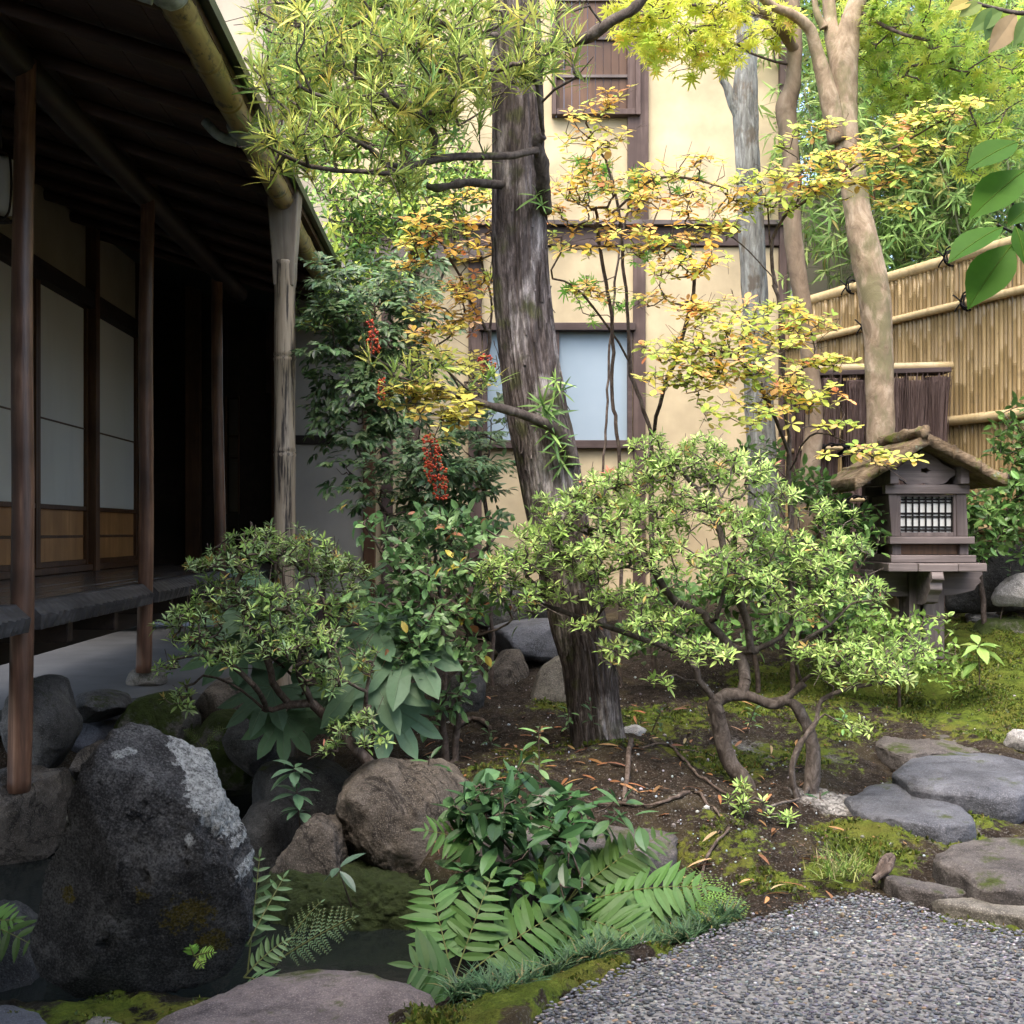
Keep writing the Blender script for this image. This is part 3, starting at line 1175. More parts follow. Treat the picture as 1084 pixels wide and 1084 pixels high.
# floor under the house
mb = MB()
e = [H(L, s, 0)[:2] for L, s in [(3.8, 4.9), (2.2, 4.95), (1.95, 5.15), (1.72, 5.3), (1.45, 5.5), (1.25, 5.55), (1.0, 5.9), (.75, 6.6), (.5, 8.4), (.5, 9.9), (3.8, 9.9)]]
n = len(e)
mb.add([(x, y, .10) for x, y in e] + [(x, y, .212) for x, y in e], np.zeros((0, 4)))
for k in range(n):
    mb.also([[k, (k + 1) % n, n + (k + 1) % n, n + k]], 0)
for k in range(1, n - 1):
    mb.also([[n, n + k, n + k + 1]], 0)
mb.build("floor_slab", M["concrete"], house)

# round posts
for s, z0, rad, lean in ((2.55, -.3, .047, 0), (4.2, .05, .039, .012), (5.8, .285, .037, .01), (7.57, .2, .038, -.01)):
    a = H(1.63, s, z0)
    b = H(1.63 - lean * 2, s, 2.72)
    pth = smooth_path([a, a * .66 + b * .34 + np.array([.006, 0, 0]), a * .33 + b * .67 - np.array([.005, 0, 0]), b], 60)
    mb = MB()
    mb.tube(pth, np.linspace(rad * 1.05, rad * .92, 60), 20, True, .0022, (30, 30, 3), int(s * 10))
    mb.build("post", M["post"], house, True)

# veranda deck and its adzed edge boards
mb = MB()
for k in range(9):
    hbox(mb, 1.68 + k * .1, 1.68 + k * .1 + .097, -.5, 9.4, .69, .728 + .001 * (k % 3))
dk = mb.build("veranda_deck", M["deck"], house, False, .003)
for s0, s1 in ((2.62, 4.15), (4.26, 5.75), (5.85, 7.52), (7.62, 9.35)):
    prof = [(1.676, .735), (1.62, .735), (1.555, .690), (1.575, .635), (1.676, .635)]
    m = 90
    ss = np.linspace(s0, s1, m)
    mb = MB()
    for k, s in enumerate(ss):
        sc_ = .006 * math.sin(s * 95 + 2 * math.sin(s * 11)) + .003 * math.sin(s * 47)
        endf = min(1, min(s - s0, s1 - s) / .05)
        ring = []
        for n_, (L, z) in enumerate(prof):
            if n_ in (1, 2, 3):
                L = L + (0 if n_ != 2 else .02 * (1 - endf)) + sc_ * (1 if n_ == 2 else .5)
            ring.append(H(L, s, z + (sc_ * .5 if n_ == 2 else 0)))
        mb.add(ring, np.zeros((0, 4)))
    kk = np.arange(m - 1)[:, None] * 5
    jj = np.arange(5)[None]
    mb.also(np.stack([kk + jj, kk + (jj + 1) % 5, kk + 5 + (jj + 1) % 5, kk + 5 + jj], -1).reshape(-1, 4), 0)
    for e0 in (0, (m - 1) * 5):
        mb.also([[e0, e0 + 1, e0 + 4]], 0)
        mb.also([[e0 + 1, e0 + 2, e0 + 3, e0 + 4]], 0)
    mb.build("edge_board", M["edge"], house)
for s in (2.9, 3.5, 4.62, 5.22, 6.2, 6.9, 8.1):
    hb("joist", "dark", house, (1.60, 2.5, s, s + .06, .55, .633))
hb("floor_beam", "dark", house, (1.9, 2.0, 2.0, 9.4, .45, .548))

# screen wall at L = 2.57
LW = 2.57
hb("sill_beam", "frame", house, (LW - .05, LW + .06, -.5, 8.95, .735, .775))
hb("lintel_beam", "dark", house, (LW - .06, LW + .07, -.5, 8.95, 2.50, 2.61))
hb("upper_wall", "sand_wall", house, (LW, LW + .05, -.5, 8.95, 2.612, 3.3), bevel=0)
for s in (4.9, 7.8, 8.95):
    hb("wall_post", "frame", house, (LW - .07, LW + .06, s - .04, s + .045, .73, 3.2))
edges = [4.95, 5.92, 6.86, 7.755]
edges2 = [7.85, 8.90]
for a, b in list(zip(edges, edges[1:])) + [tuple(edges2)]:
    root = hb("paper_screen", "paper", house, (LW, LW + .012, a + .03, b - .03, 1.165, 2.49), bevel=0)
    hb("screen_frame", "frame", root, (LW - .022, LW + .03, a, a + .036, .777, 2.498), (LW - .022, LW + .03, b - .036, b, .777, 2.498), (LW - .02, LW + .028, a + .037, b - .037, 1.135, 1.163), (LW - .016, LW + .02, a + .037, b - .037, .778, .808), (LW - .008, LW + .018, a + .037, b - .037, 1.68, 1.69), bevel=.002)
    hbs("hip_board", "hip", root, (LW + .001, LW + .018, a + .037, b - .037, .809, .955), (LW + .001, LW + .018, a + .037, b - .037, .972, 1.134), bevel=.002)
    hb("hip_rail", "frame", root, (LW - .004, LW + .018, a + .037, b - .037, .956, .971), bevel=.001)
for s0, s1 in ((-.5, 2.0), (2.03, 4.86)):
    hb("paper_screen", "paper", house, (LW, LW + .02, s0, s1, .78, 2.49), bevel=0)

# dark room behind and the end wall
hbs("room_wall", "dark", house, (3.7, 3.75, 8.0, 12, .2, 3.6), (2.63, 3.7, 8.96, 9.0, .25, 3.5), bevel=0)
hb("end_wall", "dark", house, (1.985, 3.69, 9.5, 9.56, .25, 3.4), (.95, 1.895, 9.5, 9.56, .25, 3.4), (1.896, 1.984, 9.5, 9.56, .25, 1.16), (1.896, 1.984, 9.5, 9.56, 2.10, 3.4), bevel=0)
fr = hb("slit_window", "frame", house, (1.884, 1.894, 9.47, 9.499, 1.14, 2.12), (1.986, 1.997, 9.47, 9.499, 1.14, 2.12), bevel=0)
hbs("window_bar", "frame", fr, (1.897, 1.983, 9.50, 9.515, 1.78, 1.795), (1.897, 1.983, 9.50, 9.515, 1.60, 1.612), bevel=0)
for L0, L1 in ((1.30, 1.36), (1.52, 1.60), (2.18, 2.30)):
    hb("inner_post", "frame", house, (L0, L1, 9.36, 9.44, .26, 3.3))
hbs("grey_wall", "plaster_grey", house, (.72, 1.24, 7.92, 7.97, .45, 1.60), (.72, 1.24, 7.92, 7.97, 1.665, 3.0), bevel=0)
hb("wall_rail", "dark", house, (.722, 1.24, 7.90, 7.985, 1.602, 1.663))
hb("corner_post", "frame", house, (.635, .715, 7.88, 7.97, .45, 2.55))
hb("wall_plinth", "timber_h", house, (.64, 1.3, 7.89, 7.98, .36, .448))

# roof: boards, rafters, purlin, eave edge
roof = thing("roof", None, None, H(1.6, 3, 2.8))
roof.parent = house
roof.location = Vector(H(1.6, 3, 2.8) - ORG[house.name])
mb = MB()
R0, R1 = .80, 4.0
for k in range(16):
    a, b = R0 + k * .2, R0 + k * .2 + .196
    mb.hexa([H(b, -1.2, zr(b)), H(a, -1.2, zr(a)), H(a, 8.3, zr(a)), H(b, 8.3, zr(b)), H(b, -1.2, zr(b) + .03), H(a, -1.2, zr(a) + .03), H(a, 8.3, zr(a) + .03), H(b, 8.3, zr(b) + .03)])
mb.build("roof_boards", M["rafter"], roof)
mb = MB()
mb.hexa([H(4.0, -1.25, zr(4.0) + .035), H(.765, -1.25, zr(.765) + .035), H(.765, 8.35, zr(.765) + .035), H(4.0, 8.35, zr(4.0) + .035), H(4.0, -1.25, zr(4.0) + .13), H(.765, -1.25, zr(.765) + .075), H(.765, 8.35, zr(.765) + .075), H(4.0, 8.35, zr(4.0) + .13)])
mb.build("roof_cover", M["eave"], roof)
mb = MB()
for k in range(3):
    a = 1.2 + k * 1.1
    mb.hexa([H(4.0, 8.36, 3.5), H(.9, 8.36, 2.6), H(.9, 9.9, 2.6), H(4.0, 9.9, 3.5), H(4.0, 8.36, 3.6), H(.9, 8.36, 2.7), H(.9, 9.9, 2.7), H(4.0, 9.9, 3.6)]) if k == 0 else None
mb.build("rear_roof", M["eave"], roof)
for k, s in enumerate(np.arange(-.8, 8.3, .46)):
    a = H(.83, s, zr(.83) - .036)
    b = H(3.9, s, zr(3.9) - .036)
    mb = MB()
    wv = .006 * math.sin(k * 3.1)
    mb.tube(smooth_path([a, (a + b) / 2 + np.array([0, wv, wv]), b], 12), np.linspace(.026, .034, 12), 10, True, .002, (8, 8, 8), k)
    mb.build("rafter", M["rafter"], roof, True)
mb = MB()
mb.tube(smooth_path([H(1.63, -1.0, 2.70), H(1.63, 3, 2.705), H(1.63, 8.2, 2.70)], 40), .06, 14, True, .004, (6, 3, 6), 2)
mb.build("purlin", M["dark"], roof, True)
hb("eave_batten", "rafter", roof, (.86, .93, -1.2, 8.3, zr(.9) - .012, zr(.9) + .0))

# unseen wing added behind the camera so its eave shades path and front rock
mb = MB()
mb.hexa([(-3.4, -2.4, 3.75), (3.4, -2.4, 3.75), (3.4, .95, 2.72), (-3.4, .95, 2.72), (-3.4, -2.4, 3.85), (3.4, -2.4, 3.85), (3.4, .95, 2.80), (-3.4, .95, 2.80)])
mb.build("added_shade_roof", M["eave"], roof)
mb = MB()
mb.box((-3.2, -1.3, .1), (3.2, -1.2, 3.3))
mb.build("added_wing_wall", M["sand_wall"], house)
hbs("wing_post", "post", house, *[(x, x + .1, -1.2, -1.1, 0, 3.3) for x in (-3.0, -1.2, .7, 2.6)])  # posts of the added, unseen shading wing

# bamboo gutter on its brackets
gut = thing("gutter", None, None, H(.85, 4, 2.53))
gut.parent = house
gut.location = Vector(H(.85, 4, 2.53) - ORG[house.name])


def culm(mb, a, b, rad, node, n=18, phase=0.0, bulge=.10):
    a, b = np.array(a), np.array(b)
    L = np.linalg.norm(b - a)
    ts = [0.0, L]
    rr = {0.0: rad, L: rad}
    s = phase
    while s < L:
        for o, f in ((-.012, 1.0), (-.004, 1 + bulge), (.002, 1 - bulge * .55), (.006, 1 + bulge * .8), (.016, 1.0), (node * .5, .97)):
            u = s + o * (rad / .03) if abs(o) < .02 else s + o
            if 0 < u < L:
                rr[u] = rad * f
        s += node
    ks = sorted(rr)
    pth = a + (b - a) * (np.array(ks) / L)[:, None]
    mb.tube(pth, [rr[k] for k in ks], n, True)


for s0, s1, z0, z1, nd in ((-.8, 5.36, 2.575, 2.535, .34), (5.42, 8.3, 2.49, 2.46, .34)):
    mb = MB()
    culm(mb, H(.85, s0, z0), H(.85, s1, z1), .049, nd, 20, .12, .06)
    mb.build("gutter_pipe", M["bamboo_gutter"], gut, True)
for s in (3.22, 4.38):
    z = 2.575 - .04 * (s + .8) / 6.2
    mb = MB()
    mb.tube([H(.85, s - .075, z), H(.85, s - .06, z), H(.85, s + .06, z), H(.85, s + .075, z)], [.054, .060, .060, .054], 20, True, .003, (40, 40, 40), 3)
    mb.build("gutter_band", M["lead"], gut, True)
    mb = MB()
    mb.tube(smooth_path([H(.88, s, z - .05), H(.94, s - .01, z - .035), H(1.0, s - .02, z + .02)], 10), np.linspace(.022, .016, 10), 10, True, .003)
    mb.build("gutter_bracket", M["lead"], gut, True)

# bamboo support post with its weathered board head
mb = MB()
x0 = H(.85, 5.34, 0)
culm(mb, x0 + [0, 0, -.05], x0 + [0, 0, 2.26], .050, .447, 20, .52, .07)
sp = mb.build("gutter_post", M["bamboo_post"], house, True)
mb = MB()
pr = [(2.14, .046), (2.18, .05), (2.25, .052), (2.40, .062), (2.56, .072), (2.60, .074)]
for z, hw in pr:
    for dx, dy in ((-1, -1), (1, -1), (1, 1), (-1, 1)):
        mb.add([[x0[0] + dx * hw, x0[1] + dy * hw * .8, z]], np.zeros((0, 4)))
k = np.arange(5)[:, None] * 4
j = np.arange(4)[None]
mb.also(np.stack([k + j, k + (j + 1) % 4, k + 4 + (j + 1) % 4, k + 4 + j], -1).reshape(-1, 4), 0)
mb.also([[3, 2, 1, 0], [20, 21, 22, 23]], 0)
mb.build("post_head", M["grey_top"], sp, False, .006)

# hanging lamp under the roof
lp = thing("eave_lamp", "white paper lamp in a dark wooden frame hanging under the tea house roof", "lamp", P(0, 190, 5.0))
t = NT("lamp_paper", .8, .2)
t.base((.75, .75, .72))
c = P(0, 197, 5.0)
mb = MB()
V, T = ICO[5]
a = np.sign(V) * np.abs(V) ** .55
mb.add(c + a * np.array([.085, .085, .125]), T)
mb.build("lamp_shade", t.m, lp, True)
mb = MB()
for k in range(6):
    an = k * math.pi / 3 + .3
    q = [c + np.array([math.cos(an) * r, math.sin(an) * r, z]) for r, z in ((.03, .15), (.09, .12), (.112, .05), (.112, -.06), (.09, -.13), (.03, -.155))]
    mb.tube(smooth_path(q, 16), .0055, 6)
mb.tube([c + [0, 0, .14], c + [0, 0, .40]], .008, 8)
for z in (.145, -.15):
    mb.tube([c + [0, 0, z - .008], c + [0, 0, z + .008]], .042, 16)
mb.build("lamp_frame", M["dark"], lp, True)

# footing stone under the second post
o = rock("square reddish footing stone under the second round veranda post", [(132, 713), (136, 709), (168, 709), (171, 713), (172, 726), (130, 726)], 5.78, .10, "slab_tan", .004, 6, 3, "footing_stone", sq=.45)

# ================================================================ THE PLASTER HOUSE (behind)
DW = 8.5
ph = thing("plaster_house", "cream plaster house with dark timber posts and beam, behind the garden", "house", (0.2, DW, .45))


def wx(px):
    return (px - CX) / F * DW


def wz(py):
    return EYE - (py - CY) / F * DW


def pbox(mb, px0, px1, py0, py1, y0, y1):
    return mb.box((wx(px0), y0, wz(max(py0, py1))), (wx(px1), y1, wz(min(py0, py1))))


def pbs(name, mat, parent, *bx, bevel=.004):
    for b in bx:
        pb(name, mat, parent, b, bevel=bevel)


def pb(name, mat, parent, *bx, bevel=.004):
    mb = MB()
    for b in bx:
        pbox(mb, *b)
    return mb.build(name, M[mat], parent, False, bevel)


B, FR = DW, DW - .03
pb("wall", "plaster", ph, (350, 511, 262, 628, B, B + .2), (511, 668, 473, 628, B, B + .2), (668, 829, 262, 640, B, B + .2), (511, 668, 262, 346, B, B + .2), (350, 829, 124, 240, B, B + .2), (350, 588, -470, 124, B, B + .2), (676, 829, -470, 124, B, B + .2), (588, 676, -470, -40, B, B + .2), bevel=0)
pb("side_wall", "plaster", ph, (822, 829, -470, 640, B + .21, B + 4), bevel=0)
mb = MB()
mb.box((wx(829), B + .25, wz(640)), (wx(930), B + .35, wz(185)))
mb.build("annex_wall", M["plaster_pale"], ph)
pb("pale_wing", "plaster_pale", ph, (150, 349, -200, 560, B + 1.0, B + 1.2), bevel=0)
pb("wing_post", "timber", ph, (254, 271, -200, 400, B + .9, B + .99))
pb("wing_window", "frame", ph, (238, 252, 60, 84, B + .95, B + .99))
pb("beam", "timber_h", ph, (350, 829, 241, 261, FR, B + .1))
pb("beam_cap", "weathered", ph, (350, 829, 235.5, 240.5, FR - .05, B + .1))
pb("eave_rail", "weathered", ph, (345, 512, 263, 277, FR - .06, B - .003))
pb("wall_post", "timber", ph, (670, 683, 261.6, 640, FR + .004, B + .1))
pb("wall_post", "timber", ph, (664, 686, -470, 235, FR - .01, B + .1))
pb("wall_post", "timber", ph, (496, 510, 278, 628, FR + .004, B + .1))
pb("wall_post", "timber", ph, (404, 416, 278, 628, FR + .006, B + .1))
pb("corner_post", "timber", ph, (824, 832, -470, 640, FR - .02, B + .12))
pb("sill_beam", "timber_h", ph, (350, 664, 628.5, 640, FR - .02, B + .1))
pb("plinth", "plinth", ph, (350, 829, 640.5, 680, B - .02, B + .2), bevel=0)
# lower window
wn = pb("window", "timber_h", ph, (507, 672, 343, 351, FR - .035, B + .05), (507, 672, 466.5, 475, FR - .03, B + .05), (511, 516, 351.3, 466.2, FR, B + .05), (664, 669, 351.3, 466.2, FR, B + .05), (588, 592, 351.3, 466.2, FR, B + .05))
pbs("pane", "glass", wn, (515.5, 588.3, 351, 466.8, B + .02, B + .035), (591.7, 664.3, 351, 466.8, B + .02, B + .035), bevel=0)
# upper window with boards and bars
wn = pb("shuttered_window", "timber", ph, (584, 588.5, -40, 125, FR - .05, B + .05), (672, 677, -40, 125, FR - .05, B + .05), (589, 671.7, 119, 125, FR - .05, B + .05))
pb("shutter_board", "frame", wn, *[(589 + k * 8.3, 589 + k * 8.3 + 8, -40, 118.7, B + .0, B + .03) for k in range(10)], bevel=.002)
pbs("shutter_bar", "weathered", wn, *[(588.7, 671.8, y, y + 3, B - .02, B - .002) for y in (-1, 40, 80, 116)], bevel=.001)
# downpipe
mb = MB()
mb.tube([(wx(838.5), FR - .07, wz(y)) for y in (265, 330, 420, 520, 620)], .034, 16)
mb.build("downpipe", M["pipe"], ph, True)
for y in (343, 480):
    mb = MB()
    mb.tube([(wx(838.5), FR - .07, wz(y - 2)), (wx(838.5), FR - .07, wz(y + 2))], .042, 16)
    mb.build("pipe_clip", M["pipe"], ph, True)
# roof over everything, above the frame
mb = MB()
mb.hexa([(wx(340), B - .55, wz(-460)), (wx(860), B - .55, wz(-460)), (wx(860), B + 4.2, wz(-640)), (wx(340), B + 4.2, wz(-640)), (wx(340), B - .55, wz(-475)), (wx(860), B - .55, wz(-475)), (wx(860), B + 4.2, wz(-655)), (wx(340), B + 4.2, wz(-655))])
mb.build("roof", M["eave"], ph)

# ================================================================ BAMBOO FENCE (right)
fa, fb = np.array([2.0, 8.27]), np.array([3.6, 4.63])
fd = (fb - fa) / np.linalg.norm(fb - fa)
fn = np.array([fd[1], -fd[0]])
if fn[0] > 0:
    fn = -fn
FL = float(np.linalg.norm(fb - fa))


def FP(s, o, z):
    q = fa + fd * s + fn * o
    return np.array([q[0], q[1], z])


fence = thing("bamboo_fence", "tan bamboo fence of upright canes tied to three rails", "fence", FP(FL / 2, 0, .5))
mb = MB()
s = .0
k = 0
while s < FL:
    r_ = rng.uniform(.0125, .0175)
    culm(mb, FP(s + r_, 0, .3), FP(s + r_, rng.normal(0, .003), 2.60), r_, rng.uniform(.24, .34), 8, rng.uniform(0, .3), .09)
    s += 2 * r_ + .0015
    k += 1
tag(mb.build("cane_panel", M["bamboo_fence"], fence, True), kind="stuff")
for z, rr_, o in ((2.63, .036, 0.0), (2.34, .024, .035), (1.655, .030, .04), (1.02, .028, .04)):
    mb = MB()
    culm(mb, FP(-.02, o, z), FP(FL, o, z + .0), rr_, .42, 14, .2, .05)
    mb.build("rail", M["bamboo_pole"], fence, True)
for z, ss in ((2.63, (.75, 1.62, 2.5)), (2.34, (.9, 1.75, 2.6)), (1.655, (.55, 1.52, 2.4)), (1.02, (.9, 1.8))):
    for s in ss:
        mb = MB()
        for dz in (-.006, .006):
            rr_ = .046
            mb.tube([FP(s + dz * 2 * math.cos(a), .03 + rr_ * math.cos(a), z + rr_ * math.sin(a)) for a in np.linspace(0, 6.28, 14)], .006, 5)
        for e in ((-.06, .05), (.05, .055), (.05, -.04), (-.045, -.05)):
            mb.tube(smooth_path([FP(s, .08, z), FP(s + e[0] * .5, .095, z + e[1] * .7), FP(s + e[0], .085, z + e[1])], 6), .005, 5)
        mb.build("rope_tie", M["rope"], fence, True)
for s in (.03, 1.9, 3.6):
    mb = MB()
    mb.tube([FP(s, -.07, .2), FP(s, -.07, 2.58)], .045, 12, True, .003)
    mb.build("post", M["timber"], fence, True)

# ================================================================ BRUSHWOOD SCREEN in front of the fence
DB = 6.6
bs = thing("brushwood_screen", "low dark brushwood screen of tied twig bundles under a bamboo cap", "fence", P(935, 620, DB))


def twig_bundle(x, w, z0, z1, seed):
    """a fan-headed bundle: dense core plus loose single twigs"""
    r2 = np.random.default_rng(seed)
    mb = MB()
    zs = np.array([z0, z0 + .25, z0 + .6, z1 - .35, z1 - .12, z1])
    rs = w * np.array([.42, .46, .44, .44, .52, .62])
    q = smooth_path(np.stack([np.full(6, x), np.full(6, DB), zs, rs], -1), 60)
    mb.tube(q[:, :3], q[:, 3], 40, True, .010, (110, 110, 3), seed)
    for _ in range(70):
        a = r2.uniform(0, 6.28)
        f = r2.uniform(.9, 1.12)
        zt = z1 + r2.uniform(-.05, .05)
        zb = r2.uniform(z0, z1 - .2)
        k0 = np.interp(zb, zs, rs) * f
        k1 = np.interp(zt, zs, rs) * f * r2.uniform(.9, 1.25)
        mid = np.interp((zb + zt) / 2, zs, rs) * f
        da = r2.normal(0, .12)
        mb.tube(smooth_path([(x + k0 * math.cos(a), DB + k0 * math.sin(a), zb), (x + mid * math.cos(a + da), DB + mid * math.sin(a + da), (zb + zt) / 2), (x + k1 * math.cos(a + da), DB + k1 * math.sin(a + da), zt)], 6), r2.uniform(.002, .0036), 4, False)
    return mb


for k, (px, wd) in enumerate([(853, 22), (876, 22), (903, 22), (924, 20), (945, 22), (968, 23), (990, 22)]):
    x = P(px, 400, DB)[0]
    twig_bundle(x, wd * DB / F * .98, .42, P(0, 400 + (k % 3) * 2, DB)[2], 40 + k).build("twig_bundle", M["brush"], bs, True)
mb = MB()
culm(mb, P(838, 391, DB), P(1008, 387, DB), .024, .36, 14, .1, .05)
mb.build("cap_pole", M["bamboo_pole"], bs, True)
mb = MB()
a, b = P(858, 396, DB), P(1002, 392, DB)
mb.hexa([a + [0, -.08, -.02], b + [0, -.08, -.02], b + [0, .08, -.02], a + [0, .08, -.02], a + [0, -.08, .008], b + [0, -.08, .008], b + [0, .08, .008], a + [0, .08, .008]])
mb.build("cap_board", M["timber_h"], bs, False, .004)
for py in (476, 530):
    for o in (-.09, .09):
        mb = MB()
        culm(mb, P(842, py, DB) + [0, o, 0], P(1002, py - 1, DB) + [0, o, 0], .013, .3, 10, .1, .06)
        mb.build("cross_rail", M["bamboo_pole"], bs, True)
for py in (476, 530):
    for px in (865, 890, 913, 935, 957, 979):
        mb = MB()
        c = P(px, py, DB)
        for q in (-.012, 0, .012):
            mb.tube([c + [q + .012 * math.sin(a), .112 * math.cos(a), .026 * math.sin(a)] for a in np.linspace(0, 6.28, 16)], .007, 5)
        for e in ((-.09, .01), (.09, .015), (-.05, -.05), (.06, -.045)):
            mb.tube(smooth_path([c + [0, -.115, 0], c + [e[0] * .5, -.13, e[1] + .012], c + [e[0], -.115, e[1]]], 7), .006, 5)
        mb.build("rope_tie", M["rope"], bs, True)
for px in (846, 998):
    x = P(px, 400, DB)
    mb = MB()
    mb.tube([(x[0], DB + .12, .3), (x[0], DB + .12, x[2])], .03, 10, True, .002)
    mb.build("post", M["timber"], bs, True)

# ================================================================ WOODEN GARDEN LANTERN
DL = 5.55
DLF = 5.38
ln = thing("garden_lantern", "weathered wooden garden lantern with mossy plank roof and latticed paper window", "lantern", (P(989, 695, DLF)[0], DL, P(989, 695, DLF)[2]))


def lb(name, mat, parent, *bx, bevel=.003):
    """boxes as (px0, px1, py_top, py_bottom, y front, y back) with y from the lantern's middle, metres"""
    mb = MB()
    for a, b, c, d, y0, y1 in bx:
        p, q = P(a, d, DLF), P(b, c, DLF)
        mb.box((p[0], DL + y0, p[2]), (q[0], DL + y1, q[2]))
    return mb.build(name, M[mat], parent, False, bevel)


HB = .17


def lbs(name, mat, parent, *bx, bevel=.003):
    for b in bx:
        lb(name, mat, parent, b, bevel=bevel)


lbs("base_post", "weathered_up", ln, (970, 982, 605, 700, -.075, .075), (985, 1008, 605, 700, -.075, .085))
# crossing bracket arms with scrolled ends
mb = MB()
for sgn in (-1, 1):
    prof = [(988, 604.8), (988 + sgn * 62, 604.8), (988 + sgn * 64, 609), (988 + sgn * 60, 613), (988 + sgn * 62, 617), (988 + sgn * 57, 622), (988 + sgn * 55, 626), (988 + sgn * 45, 629), (988 + sgn * 30, 632), (988, 632)]
    ring = []
    for y in (-.05, .05):
        for a, b in prof:
            q = P(a, b, DLF)
            ring.append((q[0], DL + y, q[2]))
    n = len(prof)
    b0 = mb.n
    mb.add(ring, np.zeros((0, 4)))
    for k in range(n):
        f = [k, (k + 1) % n, n + (k + 1) % n, n + k]
        mb.also([f if sgn < 0 else f[::-1]], b0)
    for k in range(1, n - 1):
        mb.also([[0, k, k + 1], [n, n + k + 1, n + k]], b0)
mb.build("side_arm", M["weathered"], ln, False, .004)
for sgn in (-1, 1):
    mb = MB()
    prof = [(.08, 605), (.27, 605), (.28, 612), (.25, 616), (.255, 623), (.22, 629), (.20, 637), (.14, 640), (.08, 640)]
    ring = []
    for px in (977.5, 989.5):
        for y, b in prof:
            q = P(px, b, DLF)
            ring.append((q[0], DL + sgn * y, q[2]))
    n = len(prof)
    b0 = mb.n
    mb.add(ring, np.zeros((0, 4)))
    for k in range(n):
        mb.also([[k, (k + 1) % n, n + (k + 1) % n, n + k]], b0)
    for k in range(1, n - 1):
        mb.also([[0, k, k + 1], [n, n + k + 1, n + k]], b0)
    mb.build("front_arm", M["weathered"], ln, False, .004)
lb("platform", "weathered", ln, (934, 964.7, 595.6, 604.5, -.26, .24), (965.3, 1006.5, 596, 604.5, -.262, .24), (1007, 1037, 595.8, 604.5, -.258, .24), bevel=.005)
lb("lower_sill", "weathered", ln, (941, 1031, 587.6, 595.4, -HB - .03, HB + .03), bevel=.004)
for y0, y1 in ((-HB, -HB + .05), (HB - .05, HB)):
    lbs("corner_post", "weathered_up", ln, (944.5, 954, 576, 587.4, y0, y1), (1016, 1025.5, 576, 587.4, y0, y1))
lb("base_panel", "frame", ln, (954.2, 1015.8, 576.2, 587.2, -HB + .022, HB - .02))
lb("upper_sill", "weathered", ln, (939.5, 1029, 568, 575.8, -HB - .035, HB + .035), bevel=.004)
# four posts, slightly drawn in towards the top
for yy in (-HB + .022, HB - .022):
    for t_, b_ in (((940.5, 949.5), (944, 952.5)), ((1012.5, 1023), (1013.5, 1025))):
        mb = MB()
        c = []
        for (x0_, x1_), py in ((b_, 567.8), (t_, 523)):
            p, q = P(x0_, py, DLF), P(x1_, py, DLF)
            c += [(p[0], DL + yy - .022, p[2]), (q[0], DL + yy - .022, p[2]), (q[0], DL + yy + .022, p[2]), (p[0], DL + yy + .022, p[2])]
        mb.hexa(c)
        mb.build("corner_post", M["weathered_up"], ln, False, .003)
wn = lb("window", "paper", ln, (953.5, 1013, 525, 565, -HB + .034, -HB + .038), bevel=0)
lb("window_frame", "weathered_up", wn, (950, 954, 523.3, 567.6, -HB + .006, -HB + .036), (1010, 1013, 523.3, 567.6, -HB + .006, -HB + .036), (954.2, 1009.8, 563.5, 567.6, -HB + .004, -HB + .036), (954.2, 1009.8, 523.3, 525.6, -HB + .008, -HB + .036), bevel=.001)
lb("lattice", "rope", wn, *[(953.8 + k * 7.0 - .8, 953.8 + k * 7.0 + .8, 525.7, 563.4, -HB + .018, -HB + .026) for k in range(9)], *[(954.2, 1009.8, y - .8, y + .8, -HB + .0265, -HB + .0335) for y in (528.5, 531.5, 543.2, 546.8, 557.8, 561)], bevel=.0006)
lbs("side_panel", "weathered_up", ln, (944, 947.5, 524, 567.5, -HB + .046, HB - .046), (1016, 1019.5, 524, 567.5, -HB + .046, HB - .046))
lb("back_panel", "dark", ln, (950, 1013, 524, 567.5, HB - .03, HB - .015))
lbs("top_beam", "weathered", ln, (936.5, 1025.5, 513, 522.8, -HB - .012, -HB + .04), (936.5, 1025.5, 513, 522.8, HB - .04, HB + .012), bevel=.003)
lbs("side_beam", "weathered", ln, (938, 947, 498, 512.6, -HB - .06, HB + .06), (1012, 1021, 494, 512.6, -HB - .06, HB + .06), bevel=.003)
# gable board with a scalloped lower edge and a small flower-shaped hole
up = [(947, 496), (955, 492), (962, 485), (968, 481), (973, 479), (976, 476), (979, 479), (985, 481), (992, 486), (999, 492), (1011, 497)]
lo = [(1011, 503), (1006, 505), (1003, 509.5), (998, 512.5), (985, 512.8), (978, 511.5), (970, 512.8), (960, 512.8), (957, 509.5), (952, 507.5), (947, 503)]
out = up + lo
hc = np.array([979.0, 498.0])
an = np.linspace(0, 2 * math.pi, 40, endpoint=False)
c_, R_ = radial(np.array(out, float) - hc, an)
po = np.array(out, float) - hc
po0 = po - po.mean(0)
outer = []
for a in an:                                        # outline seen from the hole's centre
    d = np.array([math.cos(a), math.sin(a)])
    best = 0
    for i in range(len(po)):
        p, e = po[i], po[(i + 1) % len(po)] - po[i]
        den = d[0] * e[1] - d[1] * e[0]
        if abs(den) < 1e-9:
            continue
        tt = (p[0] * e[1] - p[1] * e[0]) / den
        uu = (p[0] * d[1] - p[1] * d[0]) / den
        if tt > 0 and -1e-6 <= uu <= 1 + 1e-6:
            best = max(best, tt)
    outer.append(hc + d * best)
inner = [hc + np.array([math.cos(a) * (4.6 + .8 * math.cos(5 * a)), math.sin(a) * (2.7 + .5 * math.cos(5 * a))]) for a in an]
mb = MB()
